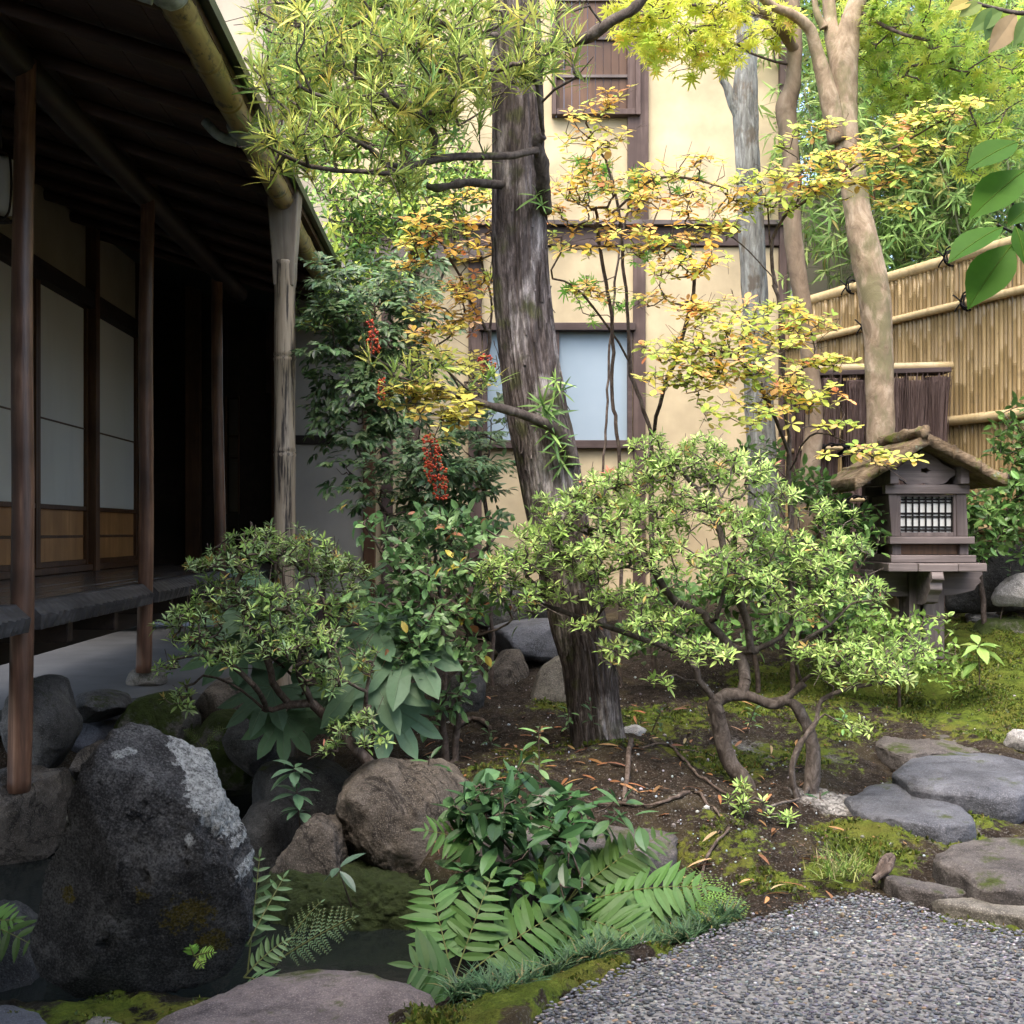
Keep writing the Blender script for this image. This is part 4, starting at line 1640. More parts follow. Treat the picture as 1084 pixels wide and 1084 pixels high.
for y in (-HB - .004, -HB + .016):
    for ring in (outer, inner):
        mb.add([(P(a, b, DLF)[0], DL + y, P(a, b, DLF)[2]) for a, b in ring], np.zeros((0, 4)))
j = np.arange(40)
j2 = (j + 1) % 40
for a, b in ((0, 40), (120, 80), (40, 120), (80, 0)):
    mb.also(np.stack([a + j, a + j2, b + j2, b + j], -1), 0)
mb.build("gable_board", M["weathered"], ln)
# mossy plank roof
t = NT("mossy_planks", .95, .1)
a = t.noise(26, 8, (.35, .35, 1), .7)
col = t.ramp(a, [(.3, (.05, .035, .022)), (.5, (.15, .11, .07)), (.72, (.28, .22, .15))])
col = t.mix(t.fac(t.noise(10, 7, rough=.7), .53, .63), col, (.10, .115, .02))
col = t.mix(t.fac(t.noise(13, 6, (1, 1.3, 1), .7), .60, .68), col, (.15, .18, .13))
col = t.mix(t.fac(t.noise(4, 5), .6, .75), col, (.045, .035, .025))
t.base(col)
t.bump(a, 1.0, .02)
t.bump(t.noise(90, 5), .8, .006)
M["mossroof"] = t.m
rf = thing("roof", None, None, P(981, 470, DLF))
rf.parent = ln
rf.location = Vector(ORG[rf.name] - ORG[ln.name])
for sgn, tip, lowy in ((-1, 905, 509), (1, 1064, 504)):
    for row in range(3):
        mb = MB()
        f0, f1 = row / 3 - .015, (row + 1) / 3 + .015
        ra, rb = np.array([982.0, 462.0]), np.array([tip, lowy])
        ny_, nx_ = 26, 16
        V = []
        for top in (1, 0):
            for iy in range(ny_):
                for ix in range(nx_):
                    f = f0 + (f1 - f0) * ix / (nx_ - 1)
                    c = ra + (rb - ra) * f
                    q = P(c[0], c[1], DL - .30)
                    y = -.31 + .62 * iy / (ny_ - 1)
                    nz_ = .0045 * fbm(np.array([[q[0] * 20, y * 14, sgn * 3.0]]), 5, 5)[0]
                    hgt = (.016 + .012 * (1 - (ix / (nx_ - 1))) * 0 + nz_ + .010 * (ix > nx_ - 3)) if top else -.042 + nz_ * .4
                    ed = .012 * fbm(np.array([[q[0] * 22, top * 2.0, sgn * 9.0]]), 7, 4)[0] * (1 if iy in (0, ny_ - 1) else 0)
                    V.append((q[0] + sgn * 0 * hgt, DL + y + ed - .012 * (row == 1), q[2] + hgt * .9 - row * .003))
        mb.add(V, np.zeros((0, 4)))
        n_ = ny_ * nx_
        i = np.arange(ny_ - 1)[:, None] * nx_
        j = np.arange(nx_ - 1)[None]
        f = np.stack([i + j, i + j + 1, i + nx_ + j + 1, i + nx_ + j], -1).reshape(-1, 4)
        mb.also(f if sgn > 0 else f[:, ::-1], 0)
        mb.also((f if sgn < 0 else f[:, ::-1]) + n_, 0)
        per = list(range(nx_)) + [k * nx_ + nx_ - 1 for k in range(1, ny_)] + [(ny_ - 1) * nx_ + k for k in range(nx_ - 2, -1, -1)] + [k * nx_ for k in range(ny_ - 2, 0, -1)]
        per = np.array(per)
        p2 = np.roll(per, -1)
        q4 = np.stack([per + n_, p2 + n_, p2, per], -1)
        mb.also(q4 if sgn > 0 else q4[:, ::-1], 0)
        mb.build("roof_plank", M["mossroof"], rf, True)
mb = MB()
mb.tube(smooth_path([P(981, 456, DL - .33) + [0, y + .33, 0] for y in (-.325, -.2, 0, .2, .33)], 40), .027, 18, True, .012, (30, 14, 30), 3)
mb.build("ridge_log", M["mossroof"], rf, True)
lbs("roof_batten", "dark", rf, (908, 914, 508, 513, -.28, .30), (1052, 1058, 503, 508, -.28, .30), bevel=.002)

# ================================================================ ROCKS AND STONES
# the big lichen rock, front left
t = NT("lichen_rock", .88, .25)
a = t.noise(9, 10, rough=.72, dist=.4)
g = t.noise(75, 6, rough=.7)
col = t.ramp(a, [(.34, (.012, .012, .013)), (.5, (.060, .060, .060)), (.66, (.18, .18, .177))])
g2 = t.noise(38, 8, rough=.75)
col = t.mix(t.math('MULTIPLY', t.fac(g, .5, .66), .8), col, (.010, .010, .011))
col = t.mix(t.math('MULTIPLY', t.fac(g2, .56, .68), .6), col, (.16, .16, .158))
col = t.mix(t.math('MULTIPLY', t.fac(t.noise(5, 6), .5, .75), .6), col, (.10, .10, .10))
sep = t.n("ShaderNodeSeparateColor")
t.l(t.attr(), sep.inputs[0])
sp2 = t.noise(48, 9, rough=.8)
lf = t.math('ADD', sep.outputs[0], t.math('MULTIPLY', t.math('SUBTRACT', sp2, .5), 2.6))
lich = t.mix(t.fac(g, .4, .66), (.54, .56, .54), (.12, .125, .12))
col = t.mix(t.fac(lf, .50, .60), col, lich)
yf = t.math('ADD', sep.outputs[1], t.math('MULTIPLY', t.math('SUBTRACT', t.noise(48, 8, rough=.75), .5), 3.0))
col = t.mix(t.fac(yf, .62, .72), col, t.mix(t.fac(g, .4, .6), (.17, .13, .012), (.07, .06, .012)))
sp3 = t.noise(190, 3)
col = t.mix(t.math('MULTIPLY', t.fac(sp3, .53, .64), .28), col, (.30, .30, .295))
col = t.mix(t.math('MULTIPLY', t.fac(sp3, .47, .38), .6), col, (.008, .008, .008))
t.base(col)
t.bump(t.noise(20, 10, rough=.8), 1.0, .06)
t.bump(g2, 1.0, .018)
t.bump(g, 1.0, .010)
M["lichen"] = t.m


def big_tint(p):
    px = CX + p[:, 0] / p[:, 1] * F
    py = CY - (p[:, 2] - EYE) / p[:, 1] * F
    d = 2.65 + .1

    def ell(cx, cy, rx, ry, rot=0.0):
        c = P(cx, cy, d)
        X, Z = (p[:, 0] - c[0]) * F / d, -(p[:, 2] - c[2]) * F / d
        x2 = X * math.cos(rot) + Z * math.sin(rot)
        z2 = -X * math.sin(rot) + Z * math.cos(rot)
        return np.clip(1.35 - np.sqrt((x2 / rx) ** 2 + (z2 / ry) ** 2), 0, 1)
    L = np.zeros(len(p))
    for e in ((196, 798, 34, 12, .75), (222, 826, 36, 17, .95), (240, 856, 28, 15, 1.0), (256, 884, 9, 7, 0), (264, 912, 6, 12, 0), (218, 874, 7, 7, 0), (80, 858, 12, 6, .3), (140, 792, 14, 5, 0)):
        L = np.maximum(L, ell(*e) * (.8 if e[2] < 15 else 1.15))
    Yl = np.zeros(len(p))
    for e in ((215, 950, 34, 28, 0), (172, 925, 12, 10, 0), (235, 985, 24, 20, 0), (92, 930, 11, 12, 0)):
        Yl = np.maximum(Yl, ell(*e) * .9)
    return np.stack([L, Yl, L * 0], -1)


rock("tall dark rock with a white lichen patch, standing beside the stream", [(127, 770), (148, 778), (170, 788), (188, 803), (207, 812), (220, 838), (235, 872), (248, 905), (259, 950), (261, 985), (254, 1018), (233, 1044), (187, 1062), (112, 1068), (56, 1062), (29, 1040), (27, 1005), (40, 968), (43, 930), (58, 890), (66, 850), (86, 808), (103, 782)], 2.65, .15, "lichen", .028, 7, 2, sub=6, tintfun=big_tint, sq=.6)
RK = [
    ("squat brown rock at the stream, carrying the nearest veranda post", [(-60, 832), (0, 824), (20, 832), (44, 824), (50, 850), (54, 880), (46, 912), (20, 928), (-60, 930)], 4.15, .26, "rock_brown", .022, 4, 5),
    ("upright grey rock right behind the nearest veranda post", [(8, 735), (35, 712), (48, 716), (58, 742), (70, 772), (66, 795), (45, 824), (15, 838), (-10, 800)], 4.6, .22, "rock_grey", .022, 4, 6),
    ("flat dark stone lying like a lid above a blue grey one, near the veranda", [(60, 748), (75, 738), (95, 735), (120, 740), (129, 750), (122, 760), (95, 766), (70, 760)], 5.0, .2, "rock_grey", .010, 5, 7),
    ("blue grey stone half hidden under the flat dark lid stone", [(64, 765), (90, 768), (118, 768), (120, 795), (95, 812), (66, 800)], 5.05, .18, "slab_blue", .015, 5, 8),
    ("small brown stone half hidden behind the tall lichen rock", [(78, 800), (90, 790), (112, 788), (120, 805), (112, 830), (80, 835), (68, 820)], 4.5, .14, "rock_brown", .02, 6, 9),
    ("green mossy rock at the edge of the house floor", [(120, 765), (140, 742), (165, 735), (188, 742), (204, 765), (200, 795), (170, 835), (125, 838), (112, 805)], 5.0, .22, "rock_moss", .025, 4, 10),
    ("dark green mossy rock with a small fern growing on it, below the fatsia", [(190, 785), (205, 762), (230, 755), (258, 762), (276, 795), (262, 834), (215, 842), (184, 825)], 4.85, .22, "rock_moss", .025, 4, 11),
    ("brown rock between the house floor and the fatsia leaves", [(196, 755), (220, 722), (255, 722), (278, 745), (280, 775), (240, 792), (205, 780)], 5.2, .22, "rock_brown", .022, 4, 12),
    ("grey rock under the gnarled stems of the small azalea", [(236, 765), (255, 750), (282, 755), (292, 785), (284, 818), (258, 830), (238, 800)], 4.75, .18, "rock_grey", .02, 5, 13),
    ("smooth dark rounded rock below the glossy whorled seedling", [(256, 835), (268, 818), (300, 808), (345, 814), (376, 836), (376, 880), (340, 905), (280, 905), (256, 880)], 4.2, .22, "rock_dark", .012, 4, 14),
    ("lower dark rounded rock touching the stream, next to the tall lichen rock", [(246, 880), (262, 858), (288, 852), (308, 865), (312, 905), (292, 945), (250, 940)], 4.0, .18, "rock_dark", .012, 4, 15),
    ("pointed pale brown rock leaning on the big round boulder", [(304, 900), (318, 876), (334, 870), (352, 876), (362, 905), (368, 945), (345, 980), (285, 970), (278, 935)], 3.62, .16, "rock_brown", .022, 6, 16),
    ("big round brown boulder with cracks beside the stream", [(352, 858), (360, 835), (380, 818), (400, 812), (416, 816), (425, 822), (460, 822), (492, 836), (510, 862), (512, 905), (492, 940), (455, 958), (415, 950), (382, 920), (360, 890)], 3.75, .24, "rock_brown", .020, 7, 17),
    ("dark mossy bank stone above the stream water, under the big boulder", [(262, 950), (300, 922), (345, 928), (400, 936), (470, 940), (512, 965), (510, 1040), (400, 1030), (280, 1020), (255, 1000)], 3.55, .17, "rock_bank", .03, 6, 18),
    ("black mossy bank stone under the fern clump", [(500, 940), (560, 925), (640, 920), (720, 915), (760, 935), (770, 970), (700, 1020), (560, 1040), (505, 1010)], 3.48, .12, "rock_bank", .03, 6, 19),
    ("long flat slate stone behind the leaning trunk", [(505, 672), (540, 660), (600, 658), (648, 668), (652, 690), (600, 702), (530, 702), (500, 690)], 6.0, .3, "slab_blue", .014, 5, 20),
    ("big pale grey boulder at the wall foot, behind the leaning trunk", [(500, 630), (540, 618), (600, 620), (650, 632), (655, 662), (580, 668), (500, 668)], 7.0, .35, "rock_grey", .02, 4, 21),
    ("pale upright stone touching the left side of the leaning trunk", [(556, 790), (560, 750), (572, 712), (592, 694), (630, 700), (650, 740), (645, 795)], 5.1, .16, "slab_tan", .014, 5, 22),
    ("round brown stone beside the camellia stems in the shade", [(512, 722), (530, 690), (552, 688), (560, 712), (545, 745), (520, 750)], 5.7, .16, "rock_brown", .014, 5, 23),
    ("dark rounded stone just right of the camellia stems", [(462, 765), (475, 720), (498, 705), (515, 725), (512, 775), (488, 800)], 5.0, .16, "rock_dark", .012, 5, 24),
    ("small dark round stone at the foot of the pale upright stone", [(498, 775), (508, 755), (528, 750), (538, 765), (532, 785), (505, 790)], 4.95, .10, "rock_dark", .01, 6, 25),
    ("grey concrete block behind the wooden lantern", [(1004, 576), (1120, 572), (1120, 646), (1004, 650)], 6.2, .07, "rock_dark", .004, 5, 26),
    ("pale rough rock near the concrete block", [(1054, 634), (1062, 622), (1076, 610), (1096, 606), (1110, 640), (1060, 644)], 5.9, .12, "rock_pale", .018, 7, 27),
    ("mossy brown bank stone beside the flat grey stone behind the lantern", [(1035, 668), (1050, 656), (1090, 655), (1110, 690), (1090, 705), (1045, 695)], 5.95, .15, "rock_moss", .016, 5, 28),
    ("small grey rock at the moss edge above the blue stepping stone", [(1074, 795), (1076, 780), (1088, 774), (1106, 778), (1110, 800)], 4.35, .10, "rock_pale", .012, 8, 29),
    ("low dark stone in the water at the left edge, under a broad-leafed fern", [(-90, 1000), (-50, 975), (-5, 972), (22, 992), (34, 1040), (20, 1090), (-90, 1090)], 3.05, .14, "rock_dark", .014, 6, 44),
    ("small pale stone in the shade right of the trunk foot", [(654, 780), (662, 771), (676, 769), (686, 775), (684, 788), (660, 790)], 4.6, .06, "rock_pale", .008, 9, 30),
]
for k, (lab, ol, d, th, mt, amp, fr, sd) in enumerate(RK):
    rock(lab, ol, d, th, mt, amp, fr, sd, sub=6 if d < 4.3 else 5, sq=.3 if sd == 26 else .72, cuts=0 if mt == "rock_bank" or sd == 26 else 2 if sd == 17 else 4 if mt == "rock_dark" else 7)

SL = [
    ("broad flat pinkish slab in front of the stream with lichen blotches", [(150, 1100), (175, 1062), (220, 1050), (270, 1026), (330, 1014), (380, 1018), (430, 1034), (468, 1052), (452, 1076), (420, 1110), (330, 1180), (150, 1180)], -.035, .12, "slab_pink", .05, .012, 31),
    ("dark bluish flat stone below the tall lichen rock", [(-40, 1060), (10, 1054), (40, 1060), (64, 1078), (62, 1110), (-40, 1130)], -.06, .1, "slab_blue", .03, .008, 32),
    ("little pale stone ringed with moss between two flat slabs", [(84, 1080), (96, 1070), (118, 1068), (134, 1078), (130, 1094), (92, 1098)], -.06, .06, "slab_tan", .03, .006, 33),
    ("long flat brown stone in the bank behind the fern clump", [(470, 868), (520, 856), (600, 855), (670, 866), (716, 880), (722, 896), (680, 908), (560, 900)], .06, .16, "slab_brown", .04, .012, 34),
    ("bluish oval stepping stone, thickest of the row", [(942, 812), (960, 798), (1000, 793), (1050, 794), (1100, 804), (1120, 822), (1080, 836), (1010, 833), (960, 824)], .16, .10, "slab_blue", .06, .010, 35),
    ("dark angular stepping stone in front of the bluish oval one", [(892, 842), (915, 828), (958, 823), (990, 830), (1015, 850), (1035, 868), (1000, 872), (950, 866), (905, 852)], .10, .10, "slab_blue", .035, .008, 36),
    ("low brown stepping stone sunk in moss behind the bluish oval one", [(922, 772), (945, 763), (985, 768), (1035, 780), (1045, 790), (1005, 797), (955, 798), (930, 788)], .16, .10, "slab_brown", .03, .012, 37),
    ("large grey stepping stone nearest the pebble path", [(988, 900), (1015, 888), (1060, 882), (1120, 884), (1160, 910), (1130, 935), (1060, 935), (1010, 918)], .075, .10, "slab_brown", .05, .010, 38),
    ("narrow flat stone strip between moss and pebble path", [(985, 948), (1030, 944), (1100, 952), (1150, 975), (1110, 975), (1040, 960)], .02, .06, "slab_tan", .02, .006, 39),
    ("small flat stone at the moss corner of the pebble path", [(930, 922), (960, 925), (1000, 935), (1025, 942), (1000, 946), (950, 938)], .025, .06, "slab_brown", .02, .006, 40),
    ("flat grey stone on the moss bank behind the lantern", [(1012, 643), (1030, 637), (1062, 636), (1080, 641), (1065, 649), (1025, 651)], .545, .10, "rock_pale", .04, .008, 41),
    ("small dark flat stone in the moss above the brown sunken stone", [(1056, 734), (1070, 726), (1110, 724), (1120, 736), (1080, 742)], .24, .07, "slab_blue", .03, .008, 42),
]
for lab, ol, z, th, mt, ed, amp, sd in SL:
    slab(lab, ol, z, th, mt, ed, amp, sd, name="stepping_stone" if "stepping" in lab else "flat_stone")

# ================================================================ PLANTS
GREEN = dict(
    azalea=[(4, (.27, .40, .105)), (3, (.35, .49, .15)), (2, (.18, .30, .065)), (.25, (.45, .32, .10)), (.08, (.45, .18, .11))],
    azalea_dark=[(4, (.24, .345, .145)), (3, (.33, .44, .20)), (2, (.14, .22, .08)), (.15, (.42, .28, .08))],
    azalea_lite=[(4, (.34, .48, .13)), (3, (.43, .58, .18)), (2, (.23, .37, .085)), (.25, (.45, .30, .10))],
    podo=[(4, (.34, .43, .09)), (3, (.50, .53, .11)), (3, (.17, .27, .055)), (1, (.60, .54, .11))],
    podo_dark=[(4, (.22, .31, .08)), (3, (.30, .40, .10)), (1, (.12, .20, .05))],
    camellia=[(4, (.14, .265, .095)), (3, (.20, .34, .13)), (2, (.095, .19, .07)), (.12, (.50, .21, .11)), (.12, (.52, .44, .08))],
    nandina=[(4, (.085, .155, .065)), (3, (.135, .215, .09)), (2, (.05, .10, .04)), (.06, (.5, .38, .08))],
    ever=[(4, (.10, .20, .05)), (3, (.16, .28, .07)), (2, (.06, .13, .036))],
    ever_lite=[(4, (.22, .36, .08)), (3, (.30, .44, .11)), (2, (.14, .24, .055))],
    maple=[(4, (.66, .70, .09)), (3, (.76, .74, .11)), (2, (.50, .62, .09)), (.3, (.8, .50, .12))],
    maple_green=[(4, (.46, .60, .10)), (3, (.62, .70, .12)), (2, (.28, .44, .08))],
    lime=[(4, (.52, .60, .13)), (3, (.38, .52, .11)), (2, (.70, .64, .15)), (.5, (.80, .48, .18)), (.2, (.55, .20, .09))],
    gold=[(4, (.78, .54, .10)), (3, (.78, .44, .10)), (2, (.70, .60, .12)), (.4, (.82, .38, .15))],
    peach=[(4, (.82, .47, .18)), (3, (.80, .54, .19)), (2, (.74, .60, .17)), (.4, (.72, .32, .16))],
    bamboo=[(4, (.22, .36, .10)), (3, (.32, .45, .14)), (2, (.13, .23, .065)), (.3, (.52, .46, .14))],
    fern=[(4, (.065, .14, .032)), (3, (.09, .18, .045)), (1, (.04, .09, .025))],
    fern_lite=[(4, (.16, .30, .05)), (3, (.21, .36, .065))],
    glossy=[(4, (.055, .125, .045)), (3, (.085, .175, .065)), (2, (.035, .085, .03)), (.1, (.25, .3, .05))],
    fatsia=[(4, (.115, .205, .115)), (2, (.15, .245, .145))],
    mondo=[(4, (.055, .115, .05)), (3, (.085, .155, .068)), (2, (.035, .08, .034)), (.3, (.25, .22, .09))],
)
AZ = dict(t="oval", k=9, len=.038, wid=.42, elev=(35, 88), pal=GREEN["azalea"], back=.014, wob=.25, upn=.5)


def more(pads, f, gy=1.0):
    return [(p[0], p[1], p[2], p[3] * gy, p[4], p[5], int(p[6] * f + .5), *p[7:]) for p in pads]


def sp(base, **kw):
    q = dict(base)
    q.update(kw)
    return q


# ---- the leaning podocarpus in the middle
tree = thing("podocarpus_tree", "leaning shaggy-barked tree in the middle with strap-leaved branches reaching left", "tree", P(630, 780, 4.4))
tp = [(638, 815, 4.38), (631, 775, 4.40), (622, 700, 4.42), (611, 655, 4.44), (598, 590, 4.45), (580, 490, 4.45), (567, 430, 4.45), (557, 360, 4.45), (551, 280, 4.45), (550, 200, 4.45), (548, 100, 4.45), (543, 0, 4.45), (538, -120, 4.45), (536, -300, 4.45)]
tw = [62, 54, 54, 57, 60, 63, 63, 61, 58, 56, 54, 52, 48, 40]


def shag(tt, a):
    z = tt * 11
    p = np.stack([np.cos(a) * 4.2, np.sin(a) * 4.2, z], -1).reshape(-1, 3)
    strip = fbm(p * np.array([1.5, 1.5, .45]), 21, 4)
    rid = 1 - 2 * np.abs(fbm(p * np.array([2.6, 2.6, .35]), 33, 3))
    big = fbm(p * np.array([.35, .35, .5]), 5, 3)
    fl = np.clip(1 - tt / .10, 0, 1) ** 1.5
    root = 1 + fl * .07 * np.cos(a * 5 + 1)
    return (1 + .040 * strip.reshape(tt.shape) + .050 * rid.reshape(tt.shape) + .06 * big.reshape(tt.shape)) * root


mb, q = trunk_mesh(tp, tw, 620, 220, 0, (1, 1, 1), 4, rfun=shag)
# loose strips of bark, lifted at one end
for _ in range(150):
    k = int(rng.uniform(20, 430))
    a = rng.uniform(0, 6.28)
    c, r = q[k, :3], q[k, 3]
    L = rng.uniform(.04, .16)
    wv = rng.uniform(.004, .011)
    o = np.array([math.cos(a), math.sin(a), 0])
    s_ = np.array([-math.sin(a), math.cos(a), 0])
    ax = unit(q[k + 6, :3] - q[k, :3])
    V = []
    for f in np.linspace(0, 1, 5):
        m = c + ax * L * f * (1 if _ % 2 else -1) + o * (r * 1.005 + .018 * f * f * rng.uniform(.3, 1.1))
        for e, th in ((-1, 0), (1, 0), (1, .003), (-1, .003)):
            V.append(m + s_ * wv * e * (1 - .5 * f) + o * th)
    b0 = mb.n
    mb.add(V, np.zeros((0, 4)))
    for f in range(4):
        for e in range(4):
            mb.also([[f * 4 + e, f * 4 + (e + 1) % 4, f * 4 + 4 + (e + 1) % 4, f * 4 + 4 + e]], b0)
mb.build("trunk", M["bark_main"], tree, True)

bl = [
    px_path([(574, 215, 4.36), (574, 185, 4.27), (570, 162, 4.2), (540, 163, 4.12), (500, 165, 4.05), (470, 166, 4.0), (440, 174, 3.95), (415, 176, 3.9), (392, 160, 3.85), (370, 145, 3.8), (345, 125, 3.75), (325, 105, 3.7)]),
    px_path([(458, 168, 3.98), (462, 150, 3.95), (457, 130, 3.9), (440, 117, 3.85), (425, 112, 3.8), (405, 100, 3.75)]),
    px_path([(440, 174, 3.95), (420, 185, 3.9), (390, 183, 3.85), (350, 180, 3.8), (310, 170, 3.75), (275, 150, 3.7)]),
    px_path([(572, 165, 4.2), (576, 140, 4.15), (573, 118, 4.1), (571, 95, 4.05), (562, 80, 4.0), (545, 70, 3.95), (520, 60, 3.9)]),
    px_path([(572, 110, 4.1), (585, 95, 4.05), (610, 80, 4.0), (628, 60, 3.95)]),
    px_path([(548, 96, 4.45), (510, 92, 4.5), (460, 92, 4.55), (415, 92, 4.6), (385, 85, 4.6), (350, 68, 4.6), (315, 52, 4.6), (290, 40, 4.6)]),
    px_path([(545, 40, 4.45), (500, 35, 4.3), (450, 22, 4.2), (400, 5, 4.1), (340, -10, 4.0)]),
    px_path([(548, 70, 4.45), (575, 50, 4.35), (600, 46, 4.3), (625, 38, 4.25), (650, 20, 4.2), (672, 8, 4.15), (700, -25, 4.1)]),
    px_path([(641, 30, 4.22), (630, 18, 4.2), (622, 0, 4.15), (612, -20, 4.1)]),
    px_path([(540, -60, 4.45), (480, -90, 4.3), (400, -110, 4.2), (320, -120, 4.1)]),
    px_path([(600, 475, 4.35), (588, 455, 4.28), (562, 442, 4.2), (530, 432, 4.12), (500, 424, 4.08), (465, 412, 4.05), (430, 402, 4.0), (405, 395, 3.97), (388, 382, 3.95)]),
    px_path([(515, 428, 4.1), (490, 408, 4.05), (462, 380, 4.0)]),
]
pads = [(300, 25, 55, 35, 4.3, .35, 60), (380, 20, 60, 40, 4.1, .4, 80), (470, 20, 60, 40, 4.1, .4, 75), (340, 75, 70, 40, 4.0, .4, 80), (420, 70, 55, 35, 3.95, .35, 60), (300, 110, 40, 30, 4.0, .3, 36), (490, 70, 45, 40, 3.95, .3, 50), (400, 120, 70, 28, 3.9, .3, 52), (330, 150, 55, 25, 3.8, .3, 30), (480, 115, 45, 24, 3.9, .2, 26), (560, 60, 28, 30, 3.95, .2, 24), (590, 55, 30, 22, 4.0, .2, 14), (575, 20, 50, 18, 4.1, .2, 16),
        (430, 175, 70, 18, 3.85, .2, 16), (300, 165, 45, 20, 3.75, .2, 14), (400, -80, 120, 40, 4.2, .5, 70)]
PO = dict(t="strap", k=17, len=.098, wid=.72, elev=(6, 66), pal=GREEN["podo"], back=.05, wob=.25, upn=.2, shrink=.45, fill=.9)
pads = [(*p[:6], int(p[6] * .72)) for p in pads]
tg = pad_points(pads)
low = np.array([P(390, 378, 3.96), P(418, 392, 3.99), P(432, 390, 4.0), P(452, 392, 4.02), P(470, 388, 4.0), P(515, 402, 4.08), P(522, 396, 4.06), P(462, 372, 3.98), P(445, 405, 4.0)])
A, par, wgt, tips, td, nst = grow(bl, np.vstack([tg, low]), .075, .1, .016)
mb = MB()
wood_mesh(mb, A, par, wgt, .0022, .015, .42)
k = rng.integers(nst, len(A), 420)
e = A[k] + unit(rng.normal(0, 1, (420, 3)) + np.array([0, 0, .3])) * rng.uniform(.04, .14, (420, 1))
wood_mesh(mb, np.vstack([A[k], e]), np.concatenate([np.full(420, -1), np.arange(420)]), np.ones(840), .0016, .0016)
mb.tube(smooth_path(px_path([(548, 197, 4.42), (515, 194, 4.33), (490, 194, 4.25), (462, 199, 4.18), (452, 197, 4.16)]), 24), np.linspace(.017, .013, 24), 14, True, .005, (30, 30, 30), 8)
mb.tube(smooth_path(px_path([(576, 222, 4.40), (575, 195, 4.28), (572, 165, 4.21), (568, 150, 4.18), (575, 143, 4.16)]), 30), np.linspace(.032, .017, 30), 16, True, .006, (22, 22, 22), 9)
mb.tube(smooth_path(px_path([(548, 75, 4.45), (575, 50, 4.35), (600, 46, 4.3), (625, 38, 4.25), (650, 20, 4.2), (672, 8, 4.15), (700, -25, 4.1)]), 50), np.linspace(.026, .015, 50), 14, True, .006, (20, 20, 20), 10)
mb.tube(smooth_path(px_path([(604, 492, 4.36), (601, 475, 4.33), (588, 455, 4.27), (562, 442, 4.2), (530, 432, 4.12), (500, 424, 4.08), (465, 412, 4.05)]), 40), np.linspace(.03, .007, 40), 12, True, .003, (30, 30, 30), 11)
mb.build("branch", M["twig_moss"], tree, True)
lb_ = MB()
ax = td * .45 + np.array([0, -.1, .6])
whorls(lb_, tips, ax, PO)
m = rng.random(len(tips)) < .2
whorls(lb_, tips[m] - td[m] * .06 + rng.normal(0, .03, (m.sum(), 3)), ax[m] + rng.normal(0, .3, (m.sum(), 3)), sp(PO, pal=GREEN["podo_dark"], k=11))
lb_.build("foliage", M["leaf_soft"], tree)

# tufts of strap leaves that grow on the trunk itself
for k, (px, py, d, n_, L) in enumerate([(574, 428, 4.26, 15, .12), (588, 402, 4.30, 12, .08), (582, 455, 4.26, 10, .10), (590, 480, 4.30, 10, .09), (568, 205, 4.28, 9, .085)]):
    mb = MB()
    c = np.array([P(px, py, d)])
    whorls(mb, c, np.array([[.1, -.8, .5]]), dict(t="strap", k=n_, len=L, wid=.9, elev=(10, 95), pal=GREEN["ever_lite"], back=.02, wob=.1, sag=.15))
    whorls(mb, c + [[.02, 0, -.04]], np.array([[-.2, -.8, .2]]), dict(t="strap", k=n_, len=L * .9, wid=.9, elev=(20, 100), pal=GREEN["ever"], back=.02, wob=.1, sag=.2))
    tag(mb.build("trunk_fern", M["leaf_soft"]), ["largest leaf tuft growing on the leaning trunk, level with the frosted window", "small leaf tuft on the trunk's right edge, above the largest tuft", "loose leaf tuft just below the largest one on the leaning trunk", "lowest leaf tuft on the leaning trunk, just above the azalea", "little leaf tuft high on the leaning trunk beside the cut limb"][k], "plant", "leaf tufts growing on the leaning trunk")


# ---- other trees
def tree_trunk(name, label, path, widths, barkm, rough, rsc, seed, n_along=160, n_round=40, extra=(), stubs=()):
    t_ = thing(name, label, "tree", P(*path[0]))
    mb, q = trunk_mesh(path, widths, n_along, n_round, rough, rsc, seed)
    for ex, ws in list(extra) + list(stubs):
        p = px_path(ex)
        r = np.array([wd * u[2] / F / 2 for wd, u in zip(ws, ex)])
        qq = smooth_path(np.hstack([p, r[:, None]]), 60)
        mb.tube(qq[:, :3], qq[:, 3], 24, True, rough, rsc, seed + 3)
    mb.build("trunk", barkm, t_, True)
    return t_


def add_crown(root, stems, pads, spec, leaf_m, twig_m, r_base=.012, seg=.1, upw=.4, r_tip=.0018, name="foliage", tname="branch", jit=.015, up=.1, bare=0):
    tg = pad_points(pads)
    A, par, wgt, tips, td, nst = grow(stems, tg, seg, up, jit)
    mb = MB()
    wood_mesh(mb, A, par, wgt, r_tip, r_base, .45)
    if bare:
        k = rng.integers(0, len(A), bare)
        e = A[k] + unit(rng.normal(0, 1, (bare, 3))) * rng.uniform(.05, .18, (bare, 1))
        wood_mesh(mb, np.vstack([A[k], e]), np.concatenate([np.full(bare, -1), np.arange(bare)]), np.ones(2 * bare), .0014, .0014)
    mb.build(tname, twig_m, root, True)
    lb_ = MB()
    for i, s in enumerate(spec if isinstance(spec, list) else [spec]):
        n_s = len(spec) if isinstance(spec, list) else 1
        m = np.arange(len(tips)) % n_s == i
        whorls(lb_, tips[m], td[m] * (1 - upw) + np.array([0, 0, upw]), s)
    lb_.build(name, leaf_m, root)


LEAFY = dict(t="ovate", k=8, len=.075, wid=.42, elev=(40, 100), pal=GREEN["ever"], back=.10, wob=.3, upn=.6, sag=.15)
